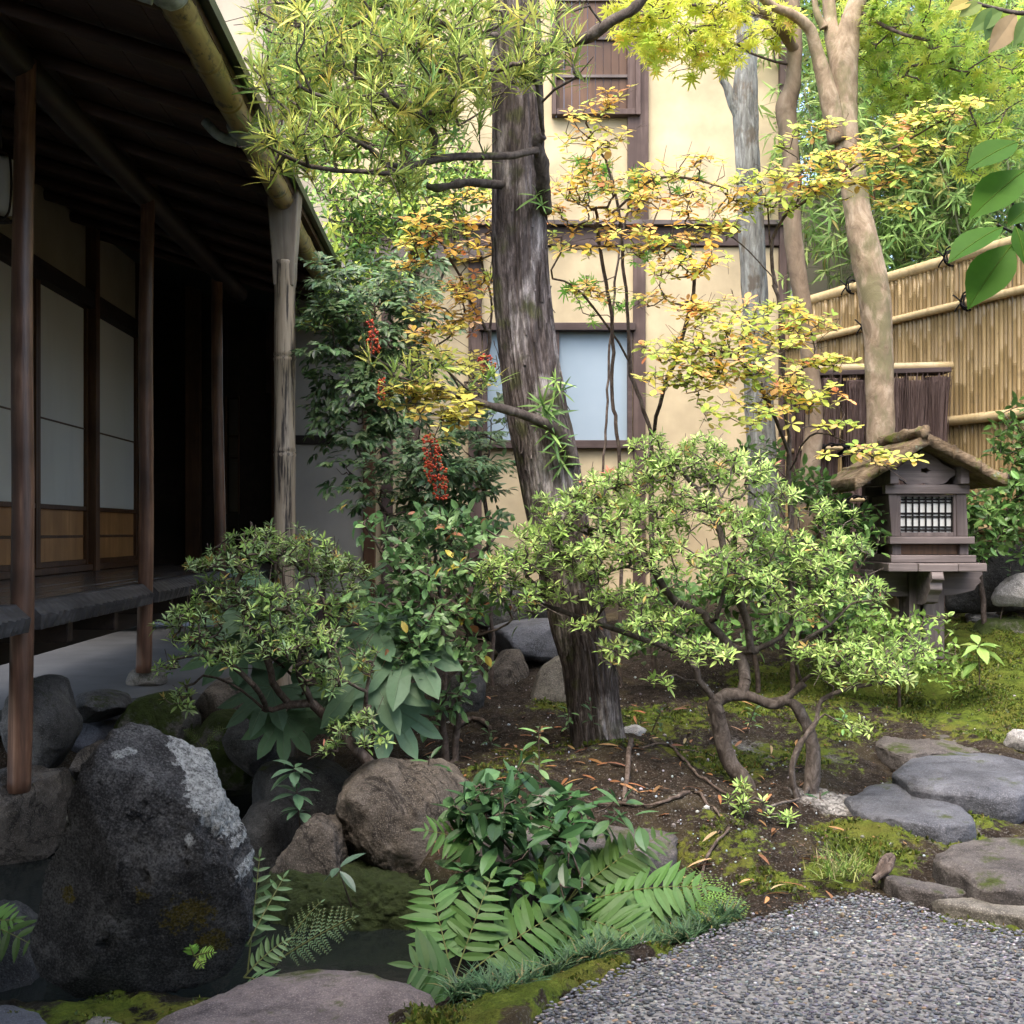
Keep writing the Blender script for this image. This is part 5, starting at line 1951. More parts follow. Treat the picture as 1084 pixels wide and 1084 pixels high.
# grey lichen trunk
tl = tree_trunk("lichen_tree", "straight grey lichen-covered trunk with a short cut side stub", [(812, 640, 6.6), (808, 520, 6.6), (804, 430, 6.6), (800, 340, 6.6), (796, 250, 6.6), (792, 180, 6.6), (789, 110, 6.6), (791, 40, 6.6), (792, -60, 6.6), (793, -260, 6.6)], [36, 32, 30, 27, 27, 26, 26, 22, 22, 18], M["bark_lichen"], .005, (34, 34, 7), 12, 220, 60, stubs=[([(783, 120, 6.6), (774, 104, 6.58), (770, 94, 6.57), (765, 84, 6.56), (763, 78, 6.56)], [16, 11, 9, 8, 7])])
add_crown(tl, [px_path([(793, -100, 6.6), (760, -150, 6.4), (700, -190, 6.2)]), px_path([(793, -160, 6.6), (830, -210, 6.5), (880, -240, 6.3)])], [(720, -190, 90, 60, 6.2, .6, 70), (860, -240, 90, 50, 6.3, .6, 70)], sp(LEAFY, pal=GREEN["ever_lite"]), M["leaf_soft"], M["twig"])
# thin brown trunk with a knob: carries the maple leaves
tm = tree_trunk("maple_tree", "slim brown maple trunk with a healed knob and star-shaped yellow green leaves", [(846, 660, 6.1), (852, 560, 6.1), (857, 500, 6.1), (862, 440, 6.1), (856, 370, 6.1), (848, 310, 6.1), (840, 255, 6.1), (838, 200, 6.1), (836, 150, 6.1), (832, 115, 6.1), (839, 90, 6.1), (841, 50, 6.1), (839, 0, 6.1), (834, -80, 6.1), (828, -240, 6.1)], [26, 24, 21, 18, 18, 18, 19, 18, 18, 22, 17, 16, 14, 13, 10], M["bark_brown"], .003, (22, 22, 8), 14, 220, 40,
                extra=[([(842, 55, 6.1), (830, 35, 6.0), (812, 18, 5.9), (795, 5, 5.8), (775, -10, 5.7)], [12, 12, 10, 8, 6])])
MP = dict(t="maple", k=5, len=.062, wid=1.0, elev=(55, 105), pal=GREEN["maple"], back=.06, wob=.3, upn=1.2, sag=.25, shrink=.3)
add_crown(tm, [px_path([(833, 68, 6.1), (805, 60, 5.9), (775, 45, 5.7), (750, 36, 5.5), (730, 32, 5.4)]), px_path([(812, 18, 5.9), (770, 10, 5.6), (720, 5, 5.4), (680, 15, 5.2)]), px_path([(836, -40, 6.1), (760, -60, 5.6), (680, -80, 5.2)]), px_path([(832, -120, 6.1), (900, -150, 5.6), (980, -160, 5.2)])],
          [(700, 25, 48, 20, 5.3, .35, 40), (745, 55, 46, 22, 5.5, .3, 38), (700, 55, 30, 20, 5.3, .25, 14), (775, 35, 40, 28, 5.6, .3, 34), (660, 15, 30, 15, 5.2, .3, 30), (740, 5, 90, 25, 5.5, .4, 60), (690, -70, 110, 40, 5.2, .4, 70), (960, -130, 100, 40, 5.2, .4, 50), (820, 20, 25, 20, 5.9, .25, 24)],
          MP, M["leaf_thin"], M["twig"], .008, bare=60)
# smooth forked trunk
tf = tree_trunk("forked_tree", "smooth beige trunk forking overhead, standing behind the wooden lantern", [(938, 690, 5.9), (934, 600, 5.9), (933, 520, 5.9), (932, 440, 5.9), (930, 370, 5.9), (925, 310, 5.9), (916, 265, 5.9), (908, 225, 5.9), (903, 190, 5.9), (896, 150, 5.9), (894, 105, 5.9), (893, 60, 5.9), (900, 25, 5.9), (912, -20, 5.9), (925, -120, 5.9), (935, -260, 5.9)], [42, 32, 30, 29, 29, 33, 32, 28, 27, 26, 27, 31, 22, 18, 15, 11], M["bark_smooth"], .0035, (12, 12, 16), 16, 260, 56,
                extra=[([(888, 150, 5.88), (879, 110, 5.86), (872, 80, 5.85), (864, 52, 5.83), (856, 30, 5.8), (838, 15, 5.75), (815, 5, 5.7), (790, -20, 5.6)], [22, 20, 17, 14, 12, 10, 9, 7]), ([(892, 70, 5.9), (882, 40, 5.92), (878, 10, 5.95), (876, -60, 6.0)], [24, 17, 14, 12]), ([(872, 30, 5.9), (864, 10, 5.9), (858, -30, 5.9)], [9, 7, 5])])
add_crown(tf, [px_path([(925, -120, 5.9), (1000, -60, 5.5), (1050, -10, 5.2)]), px_path([(905, 10, 5.9), (935, 25, 5.8), (965, 40, 5.7), (1010, 45, 5.6)]), px_path([(876, -60, 6), (820, -140, 5.9)])],
          [(960, 25, 60, 30, 5.9, .4, 95), (1030, 35, 60, 35, 5.6, .4, 100), (930, 60, 45, 30, 6.1, .3, 70), (1000, 85, 60, 30, 5.9, .4, 90), (1060, 95, 40, 35, 5.7, .4, 70), (890, 30, 30, 30, 6.2, .3, 30), (985, 140, 60, 26, 6.0, .3, 50), (1050, 160, 40, 26, 5.8, .3, 40), (950, 105, 40, 25, 6.1, .3, 40), (1000, -60, 110, 50, 5.5, .5, 60), (820, -150, 90, 50, 5.9, .5, 40)],
          sp(MP, pal=GREEN["maple_green"], len=.055), M["leaf_thin"], M["twig"], .010)


# ---- the shrubs with layered whorls of yellow leaves
YW = dict(t="rhomb", k=5, len=.056, wid=.62, lean=(0, -.42, 0), elev=(74, 96), pal=GREEN["lime"], back=.004, wob=.22, upn=.8, spiral=False, fill=.93, own=.25, shrink=.25)


def whorl_shrub(label, stems, pads, specs, seed, r_base=.012, group=None, bare=120):
    global rng
    rng = np.random.default_rng(seed)
    return shrub("yellow_leaved_shrub", label, "shrub", stems, pads, specs, M["leaf_thin"], M["twig"], r_base, .0013, .075, .85, group, .05, .012, bare=bare)


def lay(spec, n):
    """thin layers: (cx, cy, rx, ry, depth, count, tilt)"""
    return [(a[0], a[1], a[2] * 1.12, a[3] * 1.5, a[4], a[2] * a[4] / F * .8, int(a[5] * 1.35), a[6] if len(a) > 6 else 0) for a in spec]


g0 = "shrubs with layered autumn leaf whorls"
whorl_shrub("gold and orange leaved shrub spreading left of the leaning trunk", [px_path([(520, 640, 5.5), (515, 540, 5.45), (505, 450, 5.4), (515, 380, 5.35), (520, 320, 5.3), (505, 260, 5.2)]), px_path([(505, 450, 5.4), (480, 400, 5.2), (455, 370, 5.1)]), px_path([(515, 350, 5.3), (490, 300, 5.2), (470, 260, 5.1)])],
            lay([(490, 215, 40, 7, 5.1, 16, .15), (505, 240, 30, 8, 5.1, 14, .2), (455, 240, 32, 9, 5.0, 16), (500, 265, 36, 8, 5.1, 18, .25), (445, 260, 28, 7, 5.0, 12), (490, 300, 40, 9, 5.1, 20, .3), (470, 325, 45, 8, 5.1, 20, .3), (500, 340, 30, 8, 5.1, 14, .2), (455, 355, 40, 8, 5.0, 15, .3), (440, 280, 22, 6, 5.0, 8), (520, 300, 20, 8, 5.2, 8)], 0),
            [sp(YW, pal=GREEN["gold"]), sp(YW, pal=GREEN["lime"]), sp(YW, pal=GREEN["gold"]), sp(YW, pal=[(3, (.80, .70, .2)), (1, (.78, .30, .12)), (2, (.88, .55, .3))])], 101, .011, g0)
whorl_shrub("small spray of clear yellow leaf whorls hanging before the red berries", [px_path([(622, 640, 5.1), (600, 540, 5.0), (565, 455, 4.85), (525, 432, 4.5), (480, 425, 4.15), (450, 418, 4.08), (425, 412, 4.05)]), px_path([(500, 428, 4.12), (470, 440, 4.08), (450, 435, 4.05)])],
            lay([(430, 418, 28, 12, 4.05, 17), (470, 440, 34, 18, 4.05, 28), (455, 412, 28, 8, 4.05, 11), (505, 395, 18, 8, 4.15, 6), (480, 380, 26, 9, 4.25, 9), (455, 380, 22, 8, 4.2, 7), (500, 420, 18, 9, 4.1, 7)], 0),
            sp(YW, pal=[(4, (.62, .56, .13)), (3, (.54, .54, .12)), (1, (.62, .44, .12))], len=.052), 102, .006, g0, 40)
whorl_shrub("tall many-stemmed shrub with peach leaf layers right of the leaning trunk", [px_path([(690, 560, 5.6), (690, 470, 5.6), (680, 430, 5.6), (667, 390, 5.6), (664, 330, 5.6), (659, 270, 5.6), (655, 220, 5.55), (640, 170, 5.5), (620, 130, 5.4)]), px_path([(667, 385, 5.6), (640, 340, 5.5), (610, 305, 5.45), (585, 295, 5.4)]), px_path([(664, 330, 5.6), (690, 310, 5.5), (715, 280, 5.4), (725, 250, 5.4)]), px_path([(690, 470, 5.6), (700, 420, 5.4), (720, 370, 5.3), (735, 300, 5.2), (725, 240, 5.2)]), px_path([(655, 220, 5.55), (690, 190, 5.4), (730, 190, 5.3), (770, 200, 5.2)]), px_path([(655, 490, 5.5), (648, 420, 5.5), (648, 340, 5.5), (636, 270, 5.5), (630, 220, 5.4)])],
            lay([(615, 130, 36, 14, 5.3, 20, .5), (640, 110, 28, 10, 5.3, 10, .6), (625, 165, 38, 14, 5.3, 22, .5), (605, 195, 36, 12, 5.3, 20, .5), (600, 220, 32, 10, 5.3, 14, .3), (665, 190, 50, 7, 5.3, 22, .1), (720, 180, 50, 8, 5.2, 22, .1), (650, 215, 42, 8, 5.3, 18), (700, 210, 48, 7, 5.2, 20, .12), (640, 240, 40, 8, 5.3, 16), (675, 252, 48, 5, 5.2, 20, .08), (745, 215, 50, 9, 5.1, 20, .15), (725, 250, 50, 8, 5.1, 22, .12), (590, 255, 24, 9, 5.4, 8), (635, 308, 36, 6, 5.3, 13), (700, 315, 30, 6, 5.1, 10), (735, 280, 42, 8, 5.0, 16, .2), (705, 288, 34, 8, 5.1, 11), (740, 330, 36, 9, 5.0, 12), (690, 265, 30, 5, 5.2, 10), (615, 265, 22, 5, 5.3, 6)], 0),
            [sp(YW, pal=GREEN["peach"]), sp(YW, pal=GREEN["gold"]), sp(YW, pal=GREEN["lime"])], 103, .014, g0, 260)
whorl_shrub("wide green yellow shrub whose layers cross in front of the three right-hand trunks", [px_path([(838, 620, 5.3), (835, 480, 5.3), (830, 400, 5.3), (822, 310, 5.3), (805, 280, 5.25), (780, 255, 5.2), (745, 240, 5.1)]), px_path([(822, 305, 5.3), (815, 260, 5.25), (830, 230, 5.2), (865, 205, 5.15), (910, 175, 5.1), (960, 150, 5.0), (1010, 120, 4.9)]), px_path([(815, 260, 5.25), (812, 220, 5.2), (800, 180, 5.1)]), px_path([(835, 480, 5.3), (810, 420, 5.1), (780, 380, 5.0), (750, 370, 4.9)]), px_path([(830, 420, 5.3), (850, 390, 5.2), (880, 380, 5.1)]), px_path([(835, 500, 5.3), (860, 460, 5.1), (900, 470, 4.95), (960, 510, 4.9)])],
            lay([(850, 140, 40, 7, 5.1, 18, .2), (900, 165, 45, 8, 5.05, 22, .2), (955, 135, 55, 12, 5.0, 30, .25), (1015, 118, 42, 8, 4.9, 18, .2), (985, 155, 40, 8, 4.95, 16, .15), (860, 175, 50, 8, 5.1, 22, .15), (800, 195, 48, 9, 5.1, 22, .15), (900, 195, 50, 7, 5.0, 20, .1), (850, 200, 40, 7, 5.1, 15), (780, 215, 40, 8, 5.1, 15), (940, 220, 22, 8, 5.0, 9), (930, 190, 40, 6, 5.0, 12), (820, 215, 40, 6, 5.1, 12), (770, 240, 36, 6, 5.1, 12), (955, 170, 40, 7, 4.95, 13)], 0) +
            lay([(770, 350, 55, 10, 4.95, 30, .1), (740, 375, 50, 10, 4.9, 28), (800, 370, 55, 12, 4.95, 34, .1), (850, 350, 45, 10, 5.1, 26, .1), (865, 385, 40, 9, 5.05, 22), (780, 400, 60, 14, 4.9, 40), (720, 405, 45, 12, 4.9, 26), (840, 415, 45, 12, 5.0, 30), (820, 330, 45, 8, 5.1, 20, .1), (760, 325, 40, 9, 5.0, 16, .1), (700, 365, 34, 9, 5.0, 12), (790, 440, 55, 14, 4.9, 26), (870, 430, 30, 10, 5.0, 10), (885, 455, 22, 6, 4.95, 6), (900, 478, 30, 6, 4.9, 8), (935, 485, 20, 7, 4.9, 6), (960, 487, 14, 3, 4.9, 3)], 0),
            [sp(YW, pal=GREEN["lime"]), sp(YW, pal=GREEN["lime"]), sp(YW, pal=GREEN["lime"]), sp(YW, pal=GREEN["lime"]), sp(YW, pal=GREEN["lime"]), sp(YW, pal=GREEN["peach"]), sp(YW, pal=GREEN["gold"])], 104, .013, g0, 320)
rng = np.random.default_rng(77)
# lobed green leaves of a sapling behind
shrub("green_sapling", "slim sapling with fresh green notched leaves in front of the plaster wall", "sapling", [px_path([(630, 600, 6.6), (640, 480, 6.6), (645, 380, 6.6), (655, 270, 6.5), (670, 200, 6.4)])],
      [(640, 180, 40, 16, 6.4, .2, 14), (650, 200, 40, 16, 6.4, .2, 16), (700, 262, 40, 14, 6.4, .2, 12), (620, 300, 24, 9, 6.4, .2, 8), (705, 190, 36, 12, 6.4, .2, 8), (640, 325, 36, 12, 6.4, .2, 8)], dict(t="maple", k=4, len=.075, wid=.8, elev=(50, 100), pal=[(3, (.10, .25, .03)), (2, (.16, .32, .05))], back=.05, wob=.3, upn=.8, sag=.15), M["leaf_thin"], M["twig"], .008)

# ---- evergreen behind, left of the trunk
shrub("evergreen_tree", "dark broadleaved evergreen between the tea house eave and the plaster house", "tree",
      [px_path([(455, 650, 7.2), (440, 520, 7.2), (438, 420, 7.2), (436, 330, 7.2), (440, 240, 7.2), (430, 140, 7.2), (420, 40, 7.2)]), px_path([(437, 340, 7.2), (465, 300, 7.1), (480, 260, 7.0)]), px_path([(437, 340, 7.2), (400, 290, 7.0), (370, 240, 6.9)]), px_path([(440, 240, 7.2), (480, 190, 7.0), (500, 150, 6.9)]), px_path([(436, 190, 7.2), (380, 150, 7.0), (340, 120, 6.9)]), px_path([(430, 430, 7.2), (400, 370, 6.9), (385, 330, 6.8)])],
      [(420, 235, 75, 50, 6.9, .45, 190), (360, 210, 45, 50, 6.8, .4, 85), (470, 200, 50, 50, 6.9, .4, 120), (420, 150, 80, 40, 7.0, .5, 130), (340, 150, 40, 35, 7.0, .4, 50), (360, 90, 70, 40, 7.3, .5, 80), (470, 90, 70, 50, 7.2, .5, 100), (330, 40, 60, 40, 7.4, .5, 60), (430, 20, 80, 40, 7.3, .5, 90), (370, 265, 40, 20, 6.8, .3, 40), (390, 300, 60, 25, 6.7, .3, 75), (350, 320, 40, 30, 6.6, .3, 55), (440, 60, 160, 60, 7.4, .4, 80), (310, 100, 30, 60, 7.4, .4, 40)],
      [sp(LEAFY, len=.085, pal=GREEN["ever_lite"]), sp(LEAFY, len=.08, pal=GREEN["ever"]), sp(LEAFY, len=.08, pal=GREEN["maple_green"])], M["leaf_gloss"], M["twig"], .045, .002, .12, .35)

# ---- nandina with berries
def nandina(label, stems, pads, group=None):
    root = thing("nandina_bush", label, "shrub", stems[0][0], group)
    tg = pad_points([(*p[:6], max(3, int(p[6] * .55))) for p in pads])
    A, par, wgt, tips, td, nst = grow(stems, tg, .09, .05, .012, 0, True)
    mb = MB()
    wood_mesh(mb, A, par, wgt, .0015, .010, .45)
    N = len(tips)
    # every tip carries a flat frond: a midrib with side ribs of three to five leaflets
    dirs = unit(td * .5 + rng.normal(0, .35, (N, 3)) + np.array([0, -.25, .1]))
    up = unit(np.array([0, -.35, 1.0]) + rng.normal(0, .25, (N, 3)))
    lp, ld, ln_ = [], [], []
    for i in range(N):
        x = unit(np.cross(dirs[i], up[i]))
        L = rng.uniform(.12, .20)
        for f in (.25, .5, .75, 1.0):
            c = tips[i] + dirs[i] * L * f + np.array([0, 0, -.05 * f * f])
            for s in ((-1, 1) if f < 1 else (0,)):
                rd = unit(dirs[i] * .55 + x * s * .85 + np.array([0, 0, -.1])) if s else dirs[i]
                rl = L * (.55 - .25 * f) if s else L * .25
                e = c + rd * rl
                y = unit(np.cross(rd, up[i]))
                for g, sd in ((1, 0), (.9, 1), (.9, -1), (.45, 1), (.45, -1)):
                    lp.append(c + rd * rl * g)
                    ld.append(unit(rd * (.9 if sd == 0 else .6) + y * sd * .75 + np.array([0, 0, -.22])))
                    ln_.append(up[i])
    lp, ld, ln_ = np.array(lp), np.array(ld), np.array(ln_)
    mb.build("stem", M["twig"], root, True)
    lb_ = MB()
    n = len(lp)
    Ls = rng.uniform(.036, .060, n)
    leaves(lb_, "lance", lp, ld + rng.normal(0, .12, (n, 3)), ln_ + rng.normal(0, .2, (n, 3)), Ls, Ls * 1.15, pick(GREEN["nandina"], n, .2))
    lb_.build("foliage", M["leaf_gloss"], root)
    return root


def berries(root, c, ax, L, R, n):
    mb = MB()
    c = np.array(c)
    ax = unit(np.array(ax, float))
    V, T = ICO[2]
    stalk = MB()
    stalk.tube([c - ax * L * .7, c + ax * L * .6], .002, 5)
    for _ in range(n):
        f = rng.uniform(-.5, .5)
        rr = R * (1 - abs(f) * .9) * rng.uniform(.2, 1) ** .5
        o = unit(rng.normal(0, 1, 3))
        o = unit(o - ax * (o @ ax))
        p = c + ax * f * L + o * rr
        s = rng.uniform(.0048, .0060)
        mb.add(p + V * s, T, pick([(4, (.55, .07, .025)), (2, (.62, .12, .04)), (1, (.40, .03, .02))], 1, .1)[0])
        stalk.tube([c + ax * (f * L - .01), p], .0008, 3, False)
    tag(mb.build("berries", M["berry"], root, True), kind="stuff")
    stalk.build("berry_stalk", M["twig"], root)


na = nandina("dark green feathery nandina bush under the tea house eave with red berry clusters", [px_path([(448, 660, 5.9), (440, 560, 5.9), (425, 460, 5.8), (405, 380, 5.7), (395, 320, 5.7), (385, 290, 5.7)]), px_path([(425, 460, 5.8), (390, 400, 5.6), (360, 350, 5.5)]), px_path([(448, 600, 5.9), (400, 530, 5.6), (370, 500, 5.5)]), px_path([(436, 500, 5.9), (450, 420, 5.8), (440, 340, 5.8)])],
             [(385, 310, 45, 28, 5.6, .25, 34), (360, 345, 32, 30, 5.5, .2, 26), (385, 380, 42, 32, 5.5, .25, 40), (420, 330, 40, 34, 5.7, .25, 34), (375, 420, 38, 26, 5.5, .2, 32), (425, 380, 36, 40, 5.6, .25, 36), (410, 430, 34, 24, 5.5, .2, 24), (352, 300, 20, 18, 5.5, .15, 10), (368, 450, 24, 22, 5.5, .15, 15), (380, 475, 14, 14, 5.45, .1, 5), (365, 500, 14, 6, 5.4, .1, 3), (440, 290, 30, 24, 5.8, .2, 16), (352, 380, 20, 30, 5.5, .2, 12)])
berries(na, P(396, 362, 5.12), (.05, 0, -1), .12, .036, 80)
berries(na, P(392, 343, 5.14), (.3, 0, -1), .04, .022, 16)
berries(na, P(404, 412, 5.05), (.0, 0, -1), .10, .024, 36)
nb = nandina("lighter nandina bush behind the camellia carrying the lowest orange red berry cluster", [px_path([(470, 680, 5.4), (462, 600, 5.4), (455, 540, 5.3), (450, 490, 5.2), (440, 460, 5.2)]), px_path([(462, 600, 5.4), (495, 540, 5.3), (515, 490, 5.3), (520, 450, 5.3)]), px_path([(462, 620, 5.4), (420, 560, 5.2), (400, 530, 5.1)])],
              [(420, 520, 34, 24, 5.1, .2, 22), (440, 490, 34, 24, 5.1, .2, 24), (475, 500, 36, 28, 5.1, .2, 26), (510, 470, 24, 36, 5.3, .2, 20), (440, 550, 45, 24, 5.1, .2, 26), (500, 520, 36, 26, 5.2, .2, 22), (470, 470, 30, 18, 5.2, .2, 12), (530, 440, 18, 18, 5.3, .2, 8), (480, 560, 36, 20, 5.2, .2, 14)])
berries(nb, P(461, 495, 4.66), (.22, 0, -1), .27, .048, 190)
berries(nb, P(515, 384, 4.85), (.1, 0, -1), .08, .045, 70)

# ---- azaleas
ST = px_path
rng = np.random.default_rng(5)
shrub("azalea_bush", "rounded azalea with grey gnarled stems before the bamboo gutter post, darker leaved", "shrub",
      [ST([(408, 838, 3.95), (393, 812, 4.0), (375, 790, 4.03), (352, 766, 4.05), (330, 745, 4.05), (305, 746, 4.05), (282, 752, 4.05), (262, 735, 4.05), (240, 722, 4.05), (215, 715, 4.05)]), ST([(352, 766, 4.05), (355, 730, 4.1), (350, 690, 4.1), (345, 650, 4.1), (340, 610, 4.1)]), ST([(305, 744, 4.05), (290, 725, 4.0), (286, 705, 3.98), (275, 680, 3.95), (262, 650, 3.95), (250, 620, 3.95)]), ST([(330, 745, 4.05), (318, 720, 4.0), (316, 695, 3.95), (306, 640, 3.95), (300, 600, 3.95)]), ST([(378, 792, 4.02), (386, 760, 3.95), (390, 720, 3.9), (400, 690, 3.9)]), ST([(345, 680, 4.1), (365, 640, 4.15), (375, 610, 4.15)]), ST([(282, 752, 4.05), (276, 735, 3.95), (262, 720, 3.9), (225, 690, 3.9), (200, 675, 3.9)])],
      more([(300, 578, 55, 20, 4.05, .2, 62), (262, 595, 32, 18, 4.0, .16, 30), (335, 600, 45, 20, 4.1, .18, 46), (215, 600, 20, 16, 3.95, .1, 14), (230, 635, 40, 22, 3.95, .18, 40), (205, 655, 26, 16, 3.9, .14, 18), (180, 662, 16, 9, 3.88, .08, 7), (215, 680, 32, 16, 3.9, .16, 24), (275, 640, 40, 20, 3.9, .18, 36), (320, 645, 45, 20, 3.95, .18, 40), (365, 610, 28, 18, 4.1, .15, 26), (370, 650, 24, 15, 4.05, .14, 16), (330, 685, 44, 20, 3.85, .18, 44), (285, 675, 40, 18, 3.85, .16, 30), (245, 695, 26, 13, 3.85, .12, 14), (345, 720, 30, 16, 3.82, .15, 22), (190, 740, 16, 12, 3.95, .08, 8), (180, 705, 14, 10, 3.9, .08, 6), (385, 762, 16, 10, 3.82, .08, 8), (360, 772, 18, 8, 3.8, .08, 7), (395, 785, 16, 9, 3.8, .08, 7), (352, 790, 14, 7, 3.8, .06, 5), (240, 570, 12, 12, 3.98, .08, 5), (385, 700, 18, 20, 3.9, .1, 10)], 1.35, 1.2),
      [sp(AZ, pal=GREEN["azalea_dark"]), sp(AZ, pal=GREEN["azalea"])], M["leaf_soft"], M["twig"], .021, .0014, .05, .55, "azaleas in the garden", bare=160, power=.42)

shrub("azalea_bush", "wide sprawling azalea with twisted bare stems in front of the leaning trunk, pale green leaves", "shrub",
      [ST([(788, 822, 3.98), (772, 805, 4.0), (765, 782, 4.0), (760, 755, 4.0), (757, 742, 4.0), (775, 735, 4.0), (795, 738, 4.0), (815, 745, 4.0), (832, 740, 4.0), (848, 722, 4.0), (862, 710, 3.95), (885, 706, 3.9), (910, 690, 3.9)]),
       ST([(856, 832, 3.95), (862, 805, 3.97), (860, 780, 3.98), (852, 760, 4.0), (838, 740, 4.0)]),
       ST([(848, 850, 3.85), (838, 820, 3.82), (845, 790, 3.82), (862, 768, 3.83), (868, 745, 3.85), (880, 735, 3.85), (910, 728, 3.83), (950, 720, 3.8)]),
       ST([(757, 742, 4.0), (740, 720, 4.0), (735, 705, 4.02), (720, 690, 4.05), (690, 680, 4.1), (650, 665, 4.1), (610, 652, 4.1), (570, 640, 4.1)]),
       ST([(785, 736, 4.0), (788, 710, 4.05), (780, 690, 4.1), (760, 670, 4.12), (745, 650, 4.15), (755, 630, 4.2), (752, 605, 4.2), (748, 570, 4.2)]),
       ST([(780, 690, 4.1), (810, 685, 4.05), (830, 672, 4.05), (840, 650, 4.05), (842, 620, 4.05)]), ST([(745, 650, 4.15), (720, 640, 4.15), (700, 620, 4.1), (690, 590, 4.1)]), ST([(758, 655, 4.1), (766, 630, 4.1), (775, 600, 4.1), (778, 560, 4.1)]), ST([(795, 690, 4.05), (790, 650, 4.05), (772, 610, 4.0), (760, 560, 4.0), (740, 520, 4.0)]), ST([(848, 722, 4.0), (842, 700, 3.95), (850, 680, 3.9), (880, 660, 3.9), (900, 640, 3.9)]), ST([(840, 650, 4.05), (860, 620, 4.05), (880, 590, 4.1)]), ST([(690, 600, 4.1), (650, 580, 4.15), (610, 560, 4.15)]), ST([(848, 845, 3.85), (830, 850, 3.72), (812, 855, 3.66)])],
      more([(735, 490, 50, 18, 4.1, .2, 60), (690, 505, 40, 18, 4.1, .2, 46), (780, 505, 45, 22, 4.1, .2, 56), (640, 520, 44, 18, 4.1, .2, 52), (600, 540, 40, 18, 4.05, .2, 46), (670, 550, 50, 20, 4.0, .2, 64), (730, 540, 46, 22, 4.0, .2, 60), (570, 575, 38, 18, 4.0, .18, 44), (540, 600, 36, 16, 4.0, .18, 36), (610, 600, 45, 20, 3.95, .2, 54), (560, 632, 45, 15, 4.0, .18, 40), (640, 585, 36, 18, 3.9, .18, 40), (700, 590, 44, 18, 3.95, .2, 46), (790, 560, 40, 26, 4.0, .2, 54), (830, 580, 36, 22, 4.05, .2, 40), (860, 600, 36, 18, 4.0, .18, 36), (890, 580, 28, 18, 4.1, .15, 22), (900, 625, 38, 14, 3.9, .16, 30), (850, 640, 36, 14, 3.9, .16, 28), (760, 600, 36, 18, 3.9, .18, 36), (800, 620, 34, 16, 3.9, .16, 26), (660, 630, 40, 12, 3.9, .16, 26), (700, 660, 42, 12, 3.88, .16, 30), (745, 690, 32, 10, 3.82, .14, 18), (650, 690, 20, 10, 3.9, .1, 9), (905, 690, 44, 14, 3.85, .18, 36), (860, 690, 30, 10, 3.85, .14, 16), (940, 710, 34, 12, 3.8, .14, 22), (960, 690, 26, 12, 3.85, .12, 14), (900, 715, 36, 10, 3.8, .12, 16), (520, 610, 20, 12, 4.0, .1, 10), (880, 545, 26, 16, 4.1, .14, 16), (830, 530, 26, 18, 4.1, .14, 18), (620, 660, 24, 6, 3.95, .1, 8), (690, 470, 24, 10, 4.1, .12, 12), (745, 470, 26, 10, 4.1, .12, 12), (700, 720, 14, 5, 3.9, .06, 4), (905, 770, 14, 7, 3.75, .06, 6)], 1.4, 1.25) +
      [(790, 850, 22, 8, 3.62, .07, 9), (770, 872, 14, 8, 3.6, .05, 4), (830, 868, 22, 7, 3.6, .06, 6), (785, 835, 12, 6, 3.65, .05, 4)],
      [sp(AZ, pal=GREEN["azalea_lite"], len=.039), sp(AZ, pal=GREEN["azalea"], len=.039)], M["leaf_soft"], M["twig_grey"], .024, .0014, .055, .6, "azaleas in the garden", bare=300, power=.45,
      thick=[(ST([(858, 866, 3.97), (857, 845, 3.96), (861, 810, 3.97), (860, 785, 3.98), (853, 765, 4.0), (840, 745, 4.0), (828, 741, 4.0)]), .030, .017), (ST([(848, 880, 3.86), (846, 856, 3.84), (838, 820, 3.82), (845, 790, 3.82), (862, 768, 3.83), (868, 745, 3.85), (882, 735, 3.85)]), .010, .006), (ST([(800, 858, 3.99), (792, 836, 3.98), (773, 806, 4.0), (765, 782, 4.0), (759, 757, 4.0), (757, 744, 4.0), (770, 736, 4.0), (795, 738, 4.0), (815, 745, 4.0), (832, 740, 4.0), (850, 722, 4.0)]), .032, .015)])

